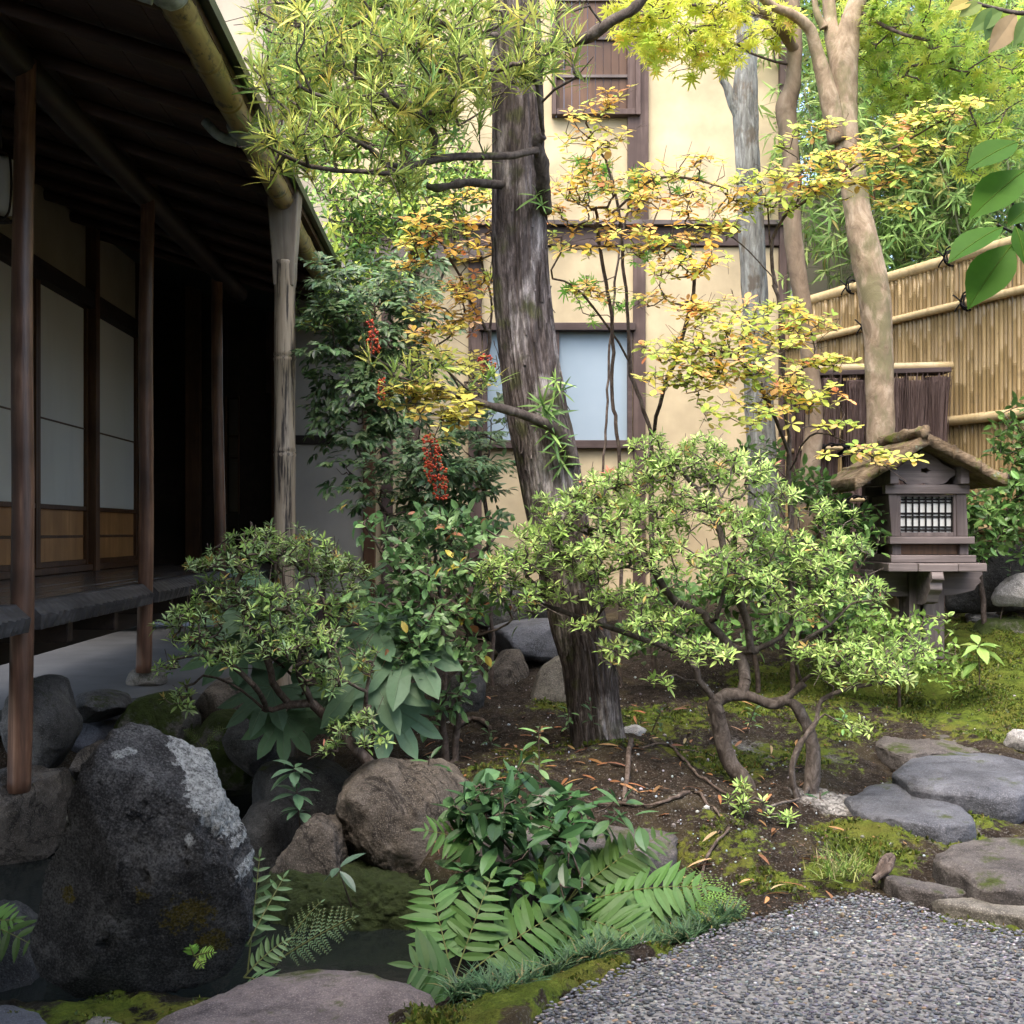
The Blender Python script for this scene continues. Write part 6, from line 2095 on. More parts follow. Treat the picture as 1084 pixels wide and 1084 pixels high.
# ---- camellia and other glossy shrubs
GL = dict(t="ovate", k=7, len=.056, wid=.62, elev=(35, 95), pal=GREEN["camellia"], back=.10, wob=.25, upn=.7, sag=.15, shrink=.2)
shrub("camellia_bush", "glossy camellia with dark upright stems between the two azaleas", "shrub",
      [ST([(472, 812, 4.25), (468, 760, 4.25), (458, 720, 4.25), (455, 680, 4.25), (470, 640, 4.25), (480, 600, 4.25), (470, 560, 4.25), (465, 535, 4.25)]), ST([(482, 806, 4.25), (485, 750, 4.27), (492, 700, 4.25), (494, 660, 4.2), (470, 640, 4.2), (440, 620, 4.15), (410, 590, 4.1), (385, 555, 4.05)]), ST([(494, 675, 4.2), (520, 668, 4.15), (538, 660, 4.1)]), ST([(458, 715, 4.25), (440, 690, 4.2), (425, 660, 4.15)]), ST([(480, 610, 4.25), (510, 585, 4.25), (530, 560, 4.3)])],
      more([(390, 555, 20, 8, 4.05, .08, 9), (425, 570, 24, 12, 4.1, .12, 14), (465, 550, 36, 16, 4.2, .15, 30), (505, 560, 30, 18, 4.25, .15, 26), (445, 600, 40, 16, 4.1, .15, 30), (490, 600, 36, 18, 4.15, .15, 32), (420, 640, 34, 14, 4.1, .15, 24), (460, 645, 36, 14, 4.1, .15, 28), (440, 680, 30, 14, 4.05, .12, 22), (470, 690, 30, 16, 4.1, .12, 20), (505, 640, 26, 12, 4.15, .12, 14), (505, 690, 16, 16, 4.1, .08, 8), (420, 700, 20, 14, 4.1, .1, 10), (490, 730, 20, 12, 4.15, .1, 7), (470, 760, 26, 10, 4.15, .1, 6), (530, 630, 18, 10, 4.15, .1, 7)], .72),
      GL, M["leaf_gloss"], M["twig"], .018, .0016, .06, .35, None, power=.42)
shrub("camellia_bush", "glossy dark bush right of the wooden lantern, against the bamboo fence", "shrub",
      [ST([(1040, 640, 6.0), (1038, 605, 6.0), (1050, 575, 6.0), (1070, 545, 6.0), (1085, 500, 6.0)]), ST([(1038, 610, 6.0), (1020, 570, 5.9), (1015, 540, 5.85)])],
      [(1035, 545, 32, 26, 5.85, .2, 44), (1065, 520, 30, 26, 5.85, .2, 40), (1075, 475, 26, 22, 5.9, .2, 26), (1030, 580, 30, 14, 5.8, .15, 20), (1075, 560, 25, 26, 5.85, .2, 30), (1095, 440, 30, 26, 5.9, .2, 24), (1060, 450, 14, 14, 5.9, .1, 6), (1110, 520, 30, 50, 5.9, .3, 40)],
      sp(GL, len=.068, pal=GREEN["ever"]), M["leaf_gloss"], M["twig"], .014, .0016, .07, .35)
shrub("low_evergreen", "dark evergreen undergrowth bush between the azalea and the brushwood screen", "shrub",
      [ST([(800, 700, 5.3), (790, 650, 5.3), (780, 600, 5.3)]), ST([(800, 690, 5.3), (850, 640, 5.3), (880, 600, 5.3)]), ST([(800, 690, 5.3), (720, 660, 5.3), (700, 620, 5.3)])],
      [(720, 630, 50, 30, 5.3, .3, 70), (790, 610, 50, 36, 5.35, .3, 80), (850, 600, 50, 40, 5.4, .3, 80), (900, 560, 40, 34, 5.5, .3, 60), (890, 640, 40, 26, 5.2, .3, 50), (690, 670, 40, 22, 5.2, .25, 36), (750, 670, 40, 20, 5.2, .25, 30), (830, 660, 40, 22, 5.2, .25, 34), (860, 520, 40, 26, 5.6, .2, 36), (800, 480, 40, 20, 5.9, .2, 20)],
      sp(GL, len=.06, pal=GREEN["ever"]), M["leaf_gloss"], M["twig"], .012, .0016, .08, .35)
shrub("low_evergreen", "low fresh green bush at the foot of the wooden lantern", "shrub",
      [ST([(950, 715, 5.2), (948, 690, 5.2), (940, 660, 5.2)]), ST([(950, 710, 5.2), (985, 690, 5.15), (1005, 670, 5.15)]), ST([(950, 710, 5.2), (910, 680, 5.2), (890, 655, 5.2)])],
      [(905, 655, 34, 16, 5.15, .2, 32), (950, 660, 30, 16, 5.1, .18, 28), (985, 652, 22, 8, 5.2, .1, 9), (930, 690, 40, 16, 5.05, .2, 36), (980, 695, 32, 18, 5.1, .18, 30), (1005, 710, 22, 12, 5.05, .12, 14), (885, 690, 30, 16, 5.1, .2, 22), (1010, 690, 16, 10, 5.1, .1, 6)],
      sp(GL, len=.045, pal=GREEN["ever_lite"]), M["leaf_gloss"], M["twig"], .008, .0014, .06, .35)
shrub("low_evergreen", "shady undergrowth bush along the foot of the plaster wall", "shrub",
      [ST([(420, 690, 7.0), (420, 660, 7.0), (415, 620, 7.0)]), ST([(420, 680, 7.0), (470, 650, 7.0), (500, 610, 7.0)])],
      [(420, 630, 40, 30, 6.8, .3, 60), (480, 620, 40, 36, 6.8, .3, 60), (460, 580, 50, 24, 6.8, .3, 50), (530, 600, 30, 20, 6.9, .2, 20)],
      sp(GL, len=.06, pal=GREEN["nandina"]), M["leaf_gloss"], M["twig"], .012, .0016, .08, .35)

# ---- broad leaves: fatsia
fat = thing("fatsia_plant", "fatsia with huge dull green fingered leaves behind the small azalea", "plant", P(355, 815, 4.35))
mb, st, vn = MB(), MB(), MB()
FL_ = [(405, 705, 4.05, .30, -.5, -.35), (420, 668, 4.15, .26, .5, .1), (385, 742, 4.0, .27, -.1, -.8), (300, 655, 4.3, .28, -.4, .25), (340, 640, 4.35, .26, .3, .4), (225, 690, 4.3, .25, -.8, -.2), (265, 745, 4.15, .22, -.7, -.5), (300, 780, 4.1, .18, .1, -.9), (375, 655, 4.3, .25, .6, .2), (320, 700, 4.4, .26, 0, -.3), (270, 620, 4.45, .24, -.4, .5), (425, 770, 4.1, .24, .5, -.7), (390, 610, 4.5, .2, .4, .6), (350, 760, 4.3, .2, .2, -.6), (240, 650, 4.4, .24, -.7, .1)]
hub = P(352, 770, 4.4)
for px, py, d, L, dx, dz in FL_:
    c = P(px, py, d)
    dv = unit(np.array([dx, -.45, dz * .75 - .15]))
    nr = unit(np.array([dx * .25, -.62, .75]))
    c0 = c - dv * L * .45
    leaves(mb, "fatsia", np.array([c0]), dv[None], nr[None], L, L, pick(GREEN["fatsia"], 1, .1))
    u_ = unit(np.cross(dv, nr))
    w_ = np.cross(u_, dv)
    for a_ in np.linspace(-2.25, 2.25, 9):
        Lv = L * (.95 - .3 * (abs(a_) / 2.25) ** 3)
        ts = np.linspace(0, .9, 6) * Lv
        vn.tube(c0 + (ts * math.sin(a_))[:, None] * u_ + (ts * math.cos(a_))[:, None] * dv + (-.12 * ts * ts / L * .6 + .002)[:, None] * w_, np.linspace(.0016, .0006, 6), 5, False)
    st.tube(smooth_path([hub + rng.normal(0, .02, 3), (hub + c0) / 2 + [0, .02, .05], c0], 14), np.linspace(.007, .004, 14), 7)
st.tube(smooth_path([P(355, 830, 4.4), P(350, 800, 4.4), hub], 10), .017, 10, True, .003)
fo = mb.build("foliage", M["leaf_fat"], fat)
t = NT("leaf_vein", .6, .2)
t.base((.14, .20, .12))
vn.build("vein", t.m, fo)
st.build("stem", M["twig"], fat, True)


t = NT("fern_rib", .6, .3)
t.base((.12, .13, .04))
M["rib"] = t.m


def seedling(name, label, base, tip, spec, n_tiers, leaf_m, cat="plant", lean=0.0, group=None, r=.003):
    root = thing(name, label, cat, base, group)
    mb = MB()
    pth = smooth_path([base, (np.array(base) + tip) / 2 + [lean, 0, 0], tip], 12)
    mb.tube(pth, np.linspace(r, r * .6, 12), 7)
    mb.build("stem", M["twig"], root, True)
    lb_ = MB()
    idx = np.linspace(11, 11 - (n_tiers - 1) * 3.2, n_tiers).astype(int)
    whorls(lb_, pth[idx], np.tile([lean * .5, -.15, 1.0], (n_tiers, 1)), spec)
    lb_.build("foliage", leaf_m, root)
    return root


W1 = dict(t="lance", k=9, len=.10, wid=1.25, elev=(55, 105), pal=GREEN["glossy"], back=.02, wob=.1, upn=.6, sag=.15, shrink=.3)
seedling("whorled_seedling", "glossy whorled seedling growing between the dark stream rocks", P(318, 880, 3.85), P(312, 812, 3.82), sp(W1, pal=GREEN["fatsia"]), 3, M["leaf_gloss"])
seedling("whorled_seedling", "bright seedling with long lance leaves right of the lantern post", P(1037, 725, 5.0), P(1036, 682, 5.0), sp(W1, len=.13, pal=GREEN["ever_lite"]), 2, M["leaf_gloss"])
for k, (bx, by, d, tx, ty, kk, L, lab) in enumerate([(572, 860, 3.75, 570, 770, 6, .075, "upright seedling with pointed leaves before the leaning trunk"), (628, 770, 4.2, 625, 742, 5, .05, "small blue green seedling at the left foot of the leaning trunk"), (600, 770, 4.25, 603, 750, 4, .06, "low seedling left of the trunk foot beside the pale stone"), (520, 790, 4.3, 517, 768, 5, .05, "little seedling near the small dark round stone"), (690, 775, 4.35, 700, 752, 5, .05, "thin seedling right of the leaning trunk on the moss"), (868, 850, 3.85, 868, 838, 5, .06, "dark seedling at the foot of the azalea's right stem"), (890, 768, 4.5, 895, 755, 6, .05, "fresh seedling on the bright moss behind the azalea stem"), (450, 830, 3.9, 455, 800, 5, .085, "large leaved seedling by the camellia stems"), (790, 775, 4.3, 800, 748, 6, .045, "seedling in the moss behind the azalea trunk"), (1058, 660, 6.0, 1070, 600, 6, .07, "seedling climbing beside the pale rough rock"), (905, 650, 5.4, 912, 628, 6, .12, "broad leaved seedling left of the lantern platform")]):
    seedling("seedling", lab, P(bx, by, d), P(tx, ty, d), dict(t="ovate", k=kk, len=L, wid=.42, elev=(50, 100), pal=GREEN["glossy"] if k % 2 else GREEN["camellia"], back=.05, wob=.1, upn=.7, sag=.1, shrink=.3), 2, M["leaf_gloss"], group="small seedlings on the garden ground")

# ---- the glossy bush and ferns over the stream
GB = dict(t="ovate", k=6, len=.100, wid=.56, elev=(55, 118), pal=GREEN["glossy"], back=.10, wob=.3, upn=.9, sag=.3, shrink=.3)
shrub("glossy_bush", "low bush of large dark glossy leaves above the fern clump", "shrub",
      [ST([(560, 960, 3.3), (560, 920, 3.3), (555, 880, 3.3), (545, 850, 3.3)]), ST([(560, 930, 3.3), (600, 890, 3.25), (630, 860, 3.25)]), ST([(560, 920, 3.3), (520, 880, 3.2), (495, 850, 3.2)]), ST([(560, 940, 3.3), (520, 930, 3.15), (500, 920, 3.1)])],
      [(540, 840, 46, 12, 3.25, .12, 9), (510, 830, 26, 8, 3.2, .1, 6), (560, 860, 46, 14, 3.2, .14, 9), (600, 850, 34, 14, 3.25, .12, 8), (580, 890, 34, 14, 3.15, .12, 9), (510, 860, 20, 10, 3.15, .08, 5), (500, 925, 22, 16, 3.1, .08, 7), (540, 920, 22, 14, 3.1, .08, 5), (600, 930, 26, 20, 3.05, .1, 5), (560, 815, 18, 8, 3.3, .08, 4), (640, 850, 26, 12, 3.2, .1, 4), (480, 855, 22, 8, 3.15, .08, 3)],
      GB, M["leaf_gloss"], M["twig"], .007, .0016, .06, .4)


def frond(mbl, mbs, base, dirv, length, npair, plen, pwid, nrm, pal, tmpl="pinna", arch=.35, bip=0, taper=.55, stalk=.18):
    """a pinnate fern frond; bip > 0 gives every pinna its own leaflets"""
    d = unit(np.array(dirv, float))
    n = unit(np.array(nrm, float))
    x = unit(np.cross(d, n))
    ts = np.linspace(0, 1, 16)
    rib = np.array([np.array(base) + d * length * t_ + n * (-arch * length * t_ * t_) for t_ in ts])
    mbs.tube(rib, np.linspace(.0022, .0008, 16), 5, False)
    lp, ld, ln_, ll = [], [], [], []
    for k in range(npair):
        f = stalk + (1 - stalk) * (k + .5) / npair
        c = np.array([np.interp(f, ts, rib[:, i]) for i in range(3)])
        tg_ = unit(d - 2 * arch * f * n)
        nn = unit(np.cross(x, tg_))
        prof = (math.sin(math.pi * min(1, (f - stalk) / (1 - stalk) * .78 + .22)) ** taper)
        for s in (-1, 1):
            pd = unit(tg_ * .45 + x * s + rng.normal(0, .06, 3))
            L = plen * prof * rng.uniform(.9, 1.08)
            if bip:
                m = max(3, int(bip * prof))
                y = unit(np.cross(pd, nn))
                mbs.tube([c, c + pd * L], .0006, 3, False)
                for q in range(m):
                    g = (q + .6) / m
                    for s2 in (-1, 1):
                        lp.append(c + pd * L * g)
                        ld.append(unit(pd * .8 + y * s2 + rng.normal(0, .1, 3)))
                        ln_.append(nn)
                        ll.append(L * .17 * (1 - .75 * g) + .002)
            else:
                lp.append(c)
                ld.append(pd)
                ln_.append(nn)
                ll.append(L)
    lp.append(rib[-1] - d * .004)
    ld.append(unit(d - 2 * arch * n))
    ln_.append(n)
    ll.append(plen * .5 if not bip else .015)
    ll = np.array(ll)
    N = len(lp)
    col = np.clip(pick(pal, 1, .12) * (1 + rng.normal(0, .08, (N, 1))), .003, .9)
    leaves(mbl, tmpl, np.array(lp), np.array(ld), np.array(ln_) + rng.normal(0, .22, (N, 3)), ll, ll * pwid, col)


def fern(label, fronds, pal, leaf_m, group=None, name="fern"):
    root = thing(name, label, "fern", fronds[0]["base"], group)
    for f in fronds:
        a, b = MB(), MB()
        frond(a, b, f["base"], f["d"], f["L"], f["n"], f["pl"], f.get("pw", 1.0), f["nr"], f.get("pal", pal), f.get("t", "pinna"), f.get("arch", .3), f.get("bip", 0), f.get("taper", .55))
        o = a.build("frond", leaf_m, root)
        b.build("rib", M["rib"], o)
    return root


def fr(p0, p1, n, pl, nr=(0, -.5, 1), **kw):
    a, b = np.array(p0), np.array(p1)
    q = dict(base=a, d=b - a, L=float(np.linalg.norm(b - a)), n=n, pl=pl, nr=nr)
    q.update(kw)
    return q


fern("large fern clump with broad sword-shaped leaflets arching over the stream edge", [
    fr(P(600, 960, 3.15), P(760, 905, 2.95), 12, .11, (.1, -.7, .9)), fr(P(600, 955, 3.15), P(700, 855, 3.15), 11, .10, (-.2, -.6, .9)), fr(P(600, 960, 3.15), P(790, 925, 3.05), 11, .09, (.1, -.5, 1)),
    fr(P(590, 965, 3.1), P(690, 985, 2.85), 10, .12, (0, -.8, .7), arch=.25), fr(P(600, 960, 3.15), P(745, 955, 2.9), 11, .11, (0, -.8, .8)),
    fr(P(480, 1040, 2.85), P(455, 925, 2.95), 9, .10, (.1, -.8, .6), pw=1.0, arch=.2), fr(P(490, 1035, 2.85), P(600, 945, 2.95), 10, .11, (-.2, -.8, .7), arch=.25), fr(P(480, 1040, 2.85), P(520, 920, 2.95), 9, .09, (0, -.8, .6), arch=.2),
    fr(P(490, 1045, 2.85), P(440, 1010, 2.75), 5, .13, (.2, -.7, .8)), fr(P(590, 960, 3.15), P(575, 905, 3.15), 9, .08, (0, -.7, .8), pal=GREEN["fern_lite"]), fr(P(560, 970, 3.1), P(640, 1000, 2.85), 9, .09, (0, -.7, .8)),
    fr(P(520, 900, 3.2), P(448, 868, 3.1), 7, .085, (0, -.7, .8), arch=.2), fr(P(600, 955, 3.2), P(650, 880, 3.25), 11, .09, (-.3, -.5, 1))], GREEN["fern"], M["leaf_fat"])
fern("bright green lacy fern at the right end of the fern clump", [
    fr(P(715, 975, 3.05), P(800, 950, 2.98), 10, .072, bip=8, pw=1.3), fr(P(715, 975, 3.05), P(790, 935, 3.05), 10, .072, bip=8, pw=1.3), fr(P(712, 975, 3.05), P(770, 915, 3.1), 10, .072, bip=8, pw=1.3), fr(P(715, 978, 3.05), P(770, 975, 2.95), 9, .062, bip=7, pw=1.3), fr(P(712, 970, 3.05), P(745, 905, 3.15), 9, .066, bip=7, pw=1.3, pal=GREEN["fern"])], GREEN["fern_lite"], M["leaf_soft"], "lacy ferns")
fern("pale lacy fern leaning over the dark water beside the tall lichen rock", [
    fr(P(290, 1020, 3.0), P(370, 962, 2.95), 11, .07, (-.3, -.7, .8), bip=8, pw=1.3, arch=.15), fr(P(292, 1022, 3.0), P(330, 940, 3.0), 9, .04, (-.3, -.7, .8), bip=6, pw=1.2), ], [(3, (.12, .21, .10)), (2, (.15, .25, .12))], M["leaf_soft"], "lacy ferns")
fern("slender fern with blunt leaflets growing up the right side of the tall lichen rock", [
    fr(P(262, 1030, 2.72), P(275, 905, 2.78), 9, .05, (.2, -.9, .3), arch=.05), fr(P(258, 1035, 2.7), P(300, 985, 2.7), 7, .045, (0, -.7, .8)), fr(P(260, 1035, 2.7), P(285, 1035, 2.6), 6, .05, (0, -.7, .8)), fr(P(262, 1000, 2.72), P(300, 925, 2.8), 6, .05, (0, -.8, .5), arch=.1)], [(3, (.10, .19, .08)), (2, (.13, .22, .09))], M["leaf_soft"])
fern("small fern on the dark green mossy rock below the fatsia", [
    fr(P(215, 790, 4.62), P(235, 762, 4.6), 8, .035, bip=4, pw=1.3), fr(P(214, 790, 4.62), P(195, 765, 4.6), 8, .03, bip=4, pw=1.3), fr(P(216, 792, 4.6), P(228, 785, 4.55), 6, .03, bip=4, pw=1.3)], GREEN["fern_lite"], M["leaf_soft"], "lacy ferns")
fern("tiny fern at the foot of the tall lichen rock, in the moss", [
    fr(P(207, 1012, 2.42), P(224, 1005, 2.38), 6, .02, (0, -.8, .6)), fr(P(206, 1013, 2.42), P(200, 1000, 2.4), 6, .018, (0, -.8, .6)), fr(P(208, 1014, 2.42), P(212, 1020, 2.36), 5, .018, (0, -.8, .6))], GREEN["fern_lite"], M["leaf_soft"])
fern("dark broad-leafed fern at the left edge below the post rock", [
    fr(P(-25, 975, 3.0), P(28, 988, 2.9), 5, .08, (0, -.7, .8)), fr(P(-30, 980, 3.0), P(10, 965, 2.95), 5, .07, (0, -.7, .8))], GREEN["fern"], M["leaf_fat"])
seedling("seedling", "three-leaved glossy seedling on a thin stalk before the big round boulder", P(372, 960, 3.4), P(358, 918, 3.35), dict(t="ovate", k=4, len=.09, wid=.42, elev=(60, 125), pal=[(2, (.06, .17, .04)), (1, (.09, .15, .10))], back=.01, wob=.1, upn=.6, sag=.1, shrink=.1), 1, M["leaf_gloss"], group="small seedlings on the garden ground")

# mondo grass along the path edge, one tuft after another
tuft = [(497, 1022), (512, 1034), (530, 1015), (548, 1008), (556, 1028), (572, 1012), (590, 1008), (604, 1002), (618, 1000), (632, 992), (648, 990), (662, 984), (676, 982), (690, 978), (704, 974), (718, 970), (728, 976), (742, 966), (756, 970), (770, 962), (520, 1045), (540, 1040), (630, 1005), (486, 1040)]
protos = []
for v in range(4):
    mb = MB()
    n = 70
    c = rng.normal(0, .014, (n, 3)) * [1, 1, 0]
    az = rng.uniform(0, 6.28, n)
    el = rng.uniform(.25, 1.15, n)
    d = np.stack([np.cos(az) * np.sin(el), np.sin(az) * np.sin(el), np.cos(el)], -1)
    nr = np.stack([-np.cos(az) * np.cos(el), -np.sin(az) * np.cos(el), np.sin(el)], -1)
    L = rng.uniform(.045, .085, n)
    leaves(mb, "blade", c, d, nr, L, np.full(n, .075), pick(GREEN["mondo"], n, .2))
    protos.append(mb)
for k, (px, py) in enumerate(tuft):
    c = G(px, py + 6, .0)
    c[2] = ground_z(c[0], c[1])
    lab = "dark mondo grass tuft in the row along the pebble path edge"
    if k < 4:
        o = protos[k].build("mondo_grass_tuft", M["leaf_soft"], None, False, 0, (0, 0, 0))
        protos[k] = o
    else:
        o = protos[k % 4].copy()
        COL.objects.link(o)
    o.location = c
    o.rotation_euler = (0, 0, float(rng.uniform(0, 6.28)))
    tag(o, lab, "grass tuft", "mondo grass tufts along the path")
# short grass clump on the bare soil
mb = MB()
n = 240
c0 = np.array([G(px, py, .03) for px, py in zip(rng.normal(888, 16, n), rng.normal(918, 7, n))])
d = unit(rng.normal(0, .6, (n, 3)) + [0, 0, .8])
d[:, 2] = np.abs(d[:, 2])
leaves(mb, "blade", c0, d, np.cross(d, rng.normal(0, 1, (n, 3))), rng.uniform(.02, .06, n), .06, pick([(3, (.14, .22, .04)), (2, (.25, .30, .08)), (1, (.35, .32, .16))], n, .2))
tag(mb.build("grass", M["leaf_soft"]), "short bright grass patch on bare soil above the pebble path", kind="stuff")

# ---- bamboo behind the fence
bam = []


def bamboo_plant(seed, h, lean, n_leaf):
    r2 = np.random.default_rng(seed)
    root = thing("bamboo_plant", "slim bamboo stem with narrow leaves in the grove behind the fence", "bamboo", (0, 0, 0), "bamboo stems behind the fence")
    mb = MB()
    pth = smooth_path([(0, 0, 0), (lean * .2, .02, h * .35), (lean * .5, .0, h * .7), (lean * 1.3, -.1, h)], 60)
    rad = np.linspace(.016, .005, 60)
    rad[::8] *= 1.25
    mb.tube(pth, rad, 9)
    tips, axes = [], []
    for _ in range(n_leaf):
        k = int(r2.uniform(31, 59))
        az = r2.uniform(0, 6.28)
        L = r2.uniform(.12, .5)
        e = pth[k] + np.array([math.cos(az) * L, math.sin(az) * L, L * r2.uniform(-.1, .6)])
        mb.tube(smooth_path([pth[k], (pth[k] + e) / 2 + [0, 0, .05], e], 5), .0018, 3, False)
        tips.append(e)
        axes.append(e - pth[k] + [0, 0, -.1])
    mb.build("stem", M["bamboo_green"], root, True)
    lb_ = MB()
    whorls(lb_, np.array(tips), np.array(axes), dict(t="bamboo", k=7, len=.17, wid=.85, elev=(20, 75), pal=GREEN["bamboo"], back=.08, wob=.3, upn=1.0, sag=.45))
    lb_.build("foliage", M["leaf_thin"], root)
    return root


spots = [(868, 9.6, 0, .1), (905, 9.3, 1, -.1), (935, 8.6, 2, .2), (952, 8.9, 3, 0), (968, 8.2, 0, .3), (980, 8.8, 1, .6), (994, 8.0, 2, .9), (1008, 8.5, 3, 1.4), (1020, 8.2, 0, 2.0), (1034, 8.8, 1, 2.5), (1046, 8.0, 2, 3.0), (1062, 8.5, 3, 3.5), (1076, 8.0, 0, 4.0), (1092, 8.6, 1, 4.5), (1110, 8.2, 2, 5.0), (1130, 8.5, 3, 5.5), (890, 10.2, 2, 1.8), (1010, 9.6, 0, 2.9), (960, 10, 1, .4), (1060, 9.8, 3, 1.1), (1085, 9.2, 2, 2.2), (866, 8.45, 0, 2.2), (884, 8.55, 1, .8), (902, 8.4, 2, 3.9), (920, 8.3, 3, 5.2), (940, 8.5, 0, 1.2), (958, 8.6, 2, 2.6), (975, 8.4, 3, 4.4), (988, 8.3, 1, .1), (1002, 8.9, 0, 5.7), (1028, 8.5, 2, 1.9), (1053, 8.2, 3, 3.2), (1070, 8.9, 1, 4.7)]
pl = [bamboo_plant(300 + k, h, ln_, nl) for k, (h, ln_, nl) in enumerate([(4.2, .3, 90), (4.6, -.2, 95), (3.9, .4, 85), (4.4, .1, 95)])]
for k, (px, d, v, rz) in enumerate(spots):
    x = P(px, 400, d)
    loc = (x[0], x[1], .45)
    if k < 4:
        o = pl[k]
        o.location = loc
    else:
        o = copy_tree(pl[v], loc, rz, float(rng.uniform(.9, 1.1)))
    o.rotation_euler = (0, 0, rz)

# ---- tall trees far behind that close the view above the fence and the roofs
FT = sp(LEAFY, len=.11, k=9, back=.14)
shrub("background_tree", "tall light green tree closing the view behind the bamboo grove", "tree", [ST([(1000, 560, 12), (1000, 300, 12), (990, 100, 12), (980, -100, 12)]), ST([(995, 200, 12), (1060, 80, 11.6), (1100, 0, 11.4)]), ST([(995, 200, 12), (930, 100, 12), (890, 0, 12)])],
      [(1000, 60, 110, 80, 11.6, 1.0, 420), (900, 60, 70, 80, 12, 1.0, 260), (1080, 120, 70, 90, 11.4, 1.0, 260), (960, 190, 90, 60, 11.8, .8, 260), (1060, 250, 70, 50, 11.4, .8, 160), (960, -60, 160, 60, 11.6, 1.0, 320), (890, 200, 40, 60, 11.8, .8, 120), (1120, 30, 60, 100, 11.4, 1, 160), (870, 20, 60, 70, 12, .8, 260), (885, 110, 50, 60, 11.9, .8, 200), (880, -60, 80, 50, 12, .8, 140), (1060, 330, 60, 30, 11.4, .6, 90), (920, 260, 40, 40, 11.8, .6, 90)],
      [sp(FT, pal=GREEN["ever_lite"]), sp(FT, pal=GREEN["maple_green"])], M["leaf_thin"], M["twig"], .10, .003, .25, .3)

# ---- leaf branch reaching in from the right, close to the lens
br = thing("leafy_branch", "large fresh green leaves of a branch reaching in close at the right edge", "branch", P(1150, 330, 1.75))
mb = MB()
pth = smooth_path([P(1700, 420, 2.1), P(1400, 400, 1.95), P(1180, 350, 1.8), P(1130, 320, 1.76), (P(1095, 270, 1.74)), P(1078, 240, 1.72), P(1072, 215, 1.72)], 24)
mb.tube(pth, np.linspace(.011, .0022, 24), 9)
mb.tube(smooth_path([P(1080, 245, 1.72), P(1072, 262, 1.70), P(1066, 275, 1.69)], 8), .002, 7)
mb.tube(smooth_path([P(1084, 252, 1.72), P(1064, 242, 1.70), P(1056, 238, 1.69)], 8), .002, 7)
mb.build("stem", M["twig_moss"], br, True)
lb_ = MB()
BL = [(1078, 150, 1026, 168, 1.72, (-.1, -.75, .6)), (1085, 180, 1030, 220, 1.72, (-.3, -.85, .3)), (1095, 215, 1070, 232, 1.72, (-.1, -.8, .5)), (1062, 240, 1004, 264, 1.69, (-.3, -.6, .8)), (1072, 258, 1026, 316, 1.69, (-.5, -.85, .1)), (1090, 205, 1140, 215, 1.72, (0, -.7, .7)), (1075, 240, 1090, 275, 1.7, (.1, -.8, .4)), (1090, 150, 1110, 110, 1.72, (0, -.8, -.3))]
V9, T9 = leaf_template([0, .12, .22, .29, .31, .29, .22, .11, 0], .16, .22)
LT["big"] = (V9, T9)
for a, b, c, e, d, nr in BL:
    p0, p1 = P(a, b, d), P(c, e, d - .03)
    L = np.linalg.norm(p1 - p0)
    leaves(lb_, "big", p0[None], (p1 - p0)[None], np.array([nr]), L, L * .88, np.array([[.09, .24, .022]]) * rng.uniform(.85, 1.15))
for a, b, c, e, d, nr in BL:
    p0, p1 = P(a, b, d), P(c, e, d - .03)
    L = np.linalg.norm(p1 - p0)
    z_ = unit(np.cross(unit(np.cross(p1 - p0, np.array(nr))), unit(p1 - p0)))
    ts = np.linspace(0, .97, 9)
    lb_.tube(p0 + (p1 - p0) * ts[:, None] - z_ * (.22 * ts ** 2 * L * .94)[:, None] + z_ * .0004, np.linspace(.0011, .0004, 9), 5, False)
    lb_.C[-1] = np.broadcast_to(np.array([.22, .36, .06]), lb_.C[-1].shape)
lb_.build("foliage", M["leaf_thin"], br)
# twig with drooping leaves at the top right corner
br2 = thing("leafy_branch", "drooping twig with long leaves, some turning brown, at the top right corner", "branch", P(1100, 10, 2.6))
mb = MB()
pth = smooth_path([P(1130, 10, 2.6), P(1084, 14, 2.6), P(1050, 8, 2.6), P(1010, -4, 2.6)], 20)
mb.tube(pth, np.linspace(.007, .003, 20), 8)
mb.build("stem", M["twig_grey"], br2, True)
lb_ = MB()
for a, b, c, e, col in [(1062, 10, 1030, 28, (.12, .2, .05)), (1076, 14, 1052, 52, (.42, .30, .16)), (1052, 8, 1048, 40, (.10, .18, .05)), (1030, 0, 1006, 6, (.45, .36, .10)), (1090, 14, 1078, 45, (.14, .22, .06)), (1040, 2, 1018, 14, (.2, .26, .07))]:
    p0, p1 = P(a, b, 2.6), P(c, e, 2.58)
    L = np.linalg.norm(p1 - p0)
    leaves(lb_, "big", p0[None], (p1 - p0)[None], np.array([[.4, -.8, .4]]), L, L * .8, np.array([col]))
lb_.build("foliage", M["leaf_thin"], br2)

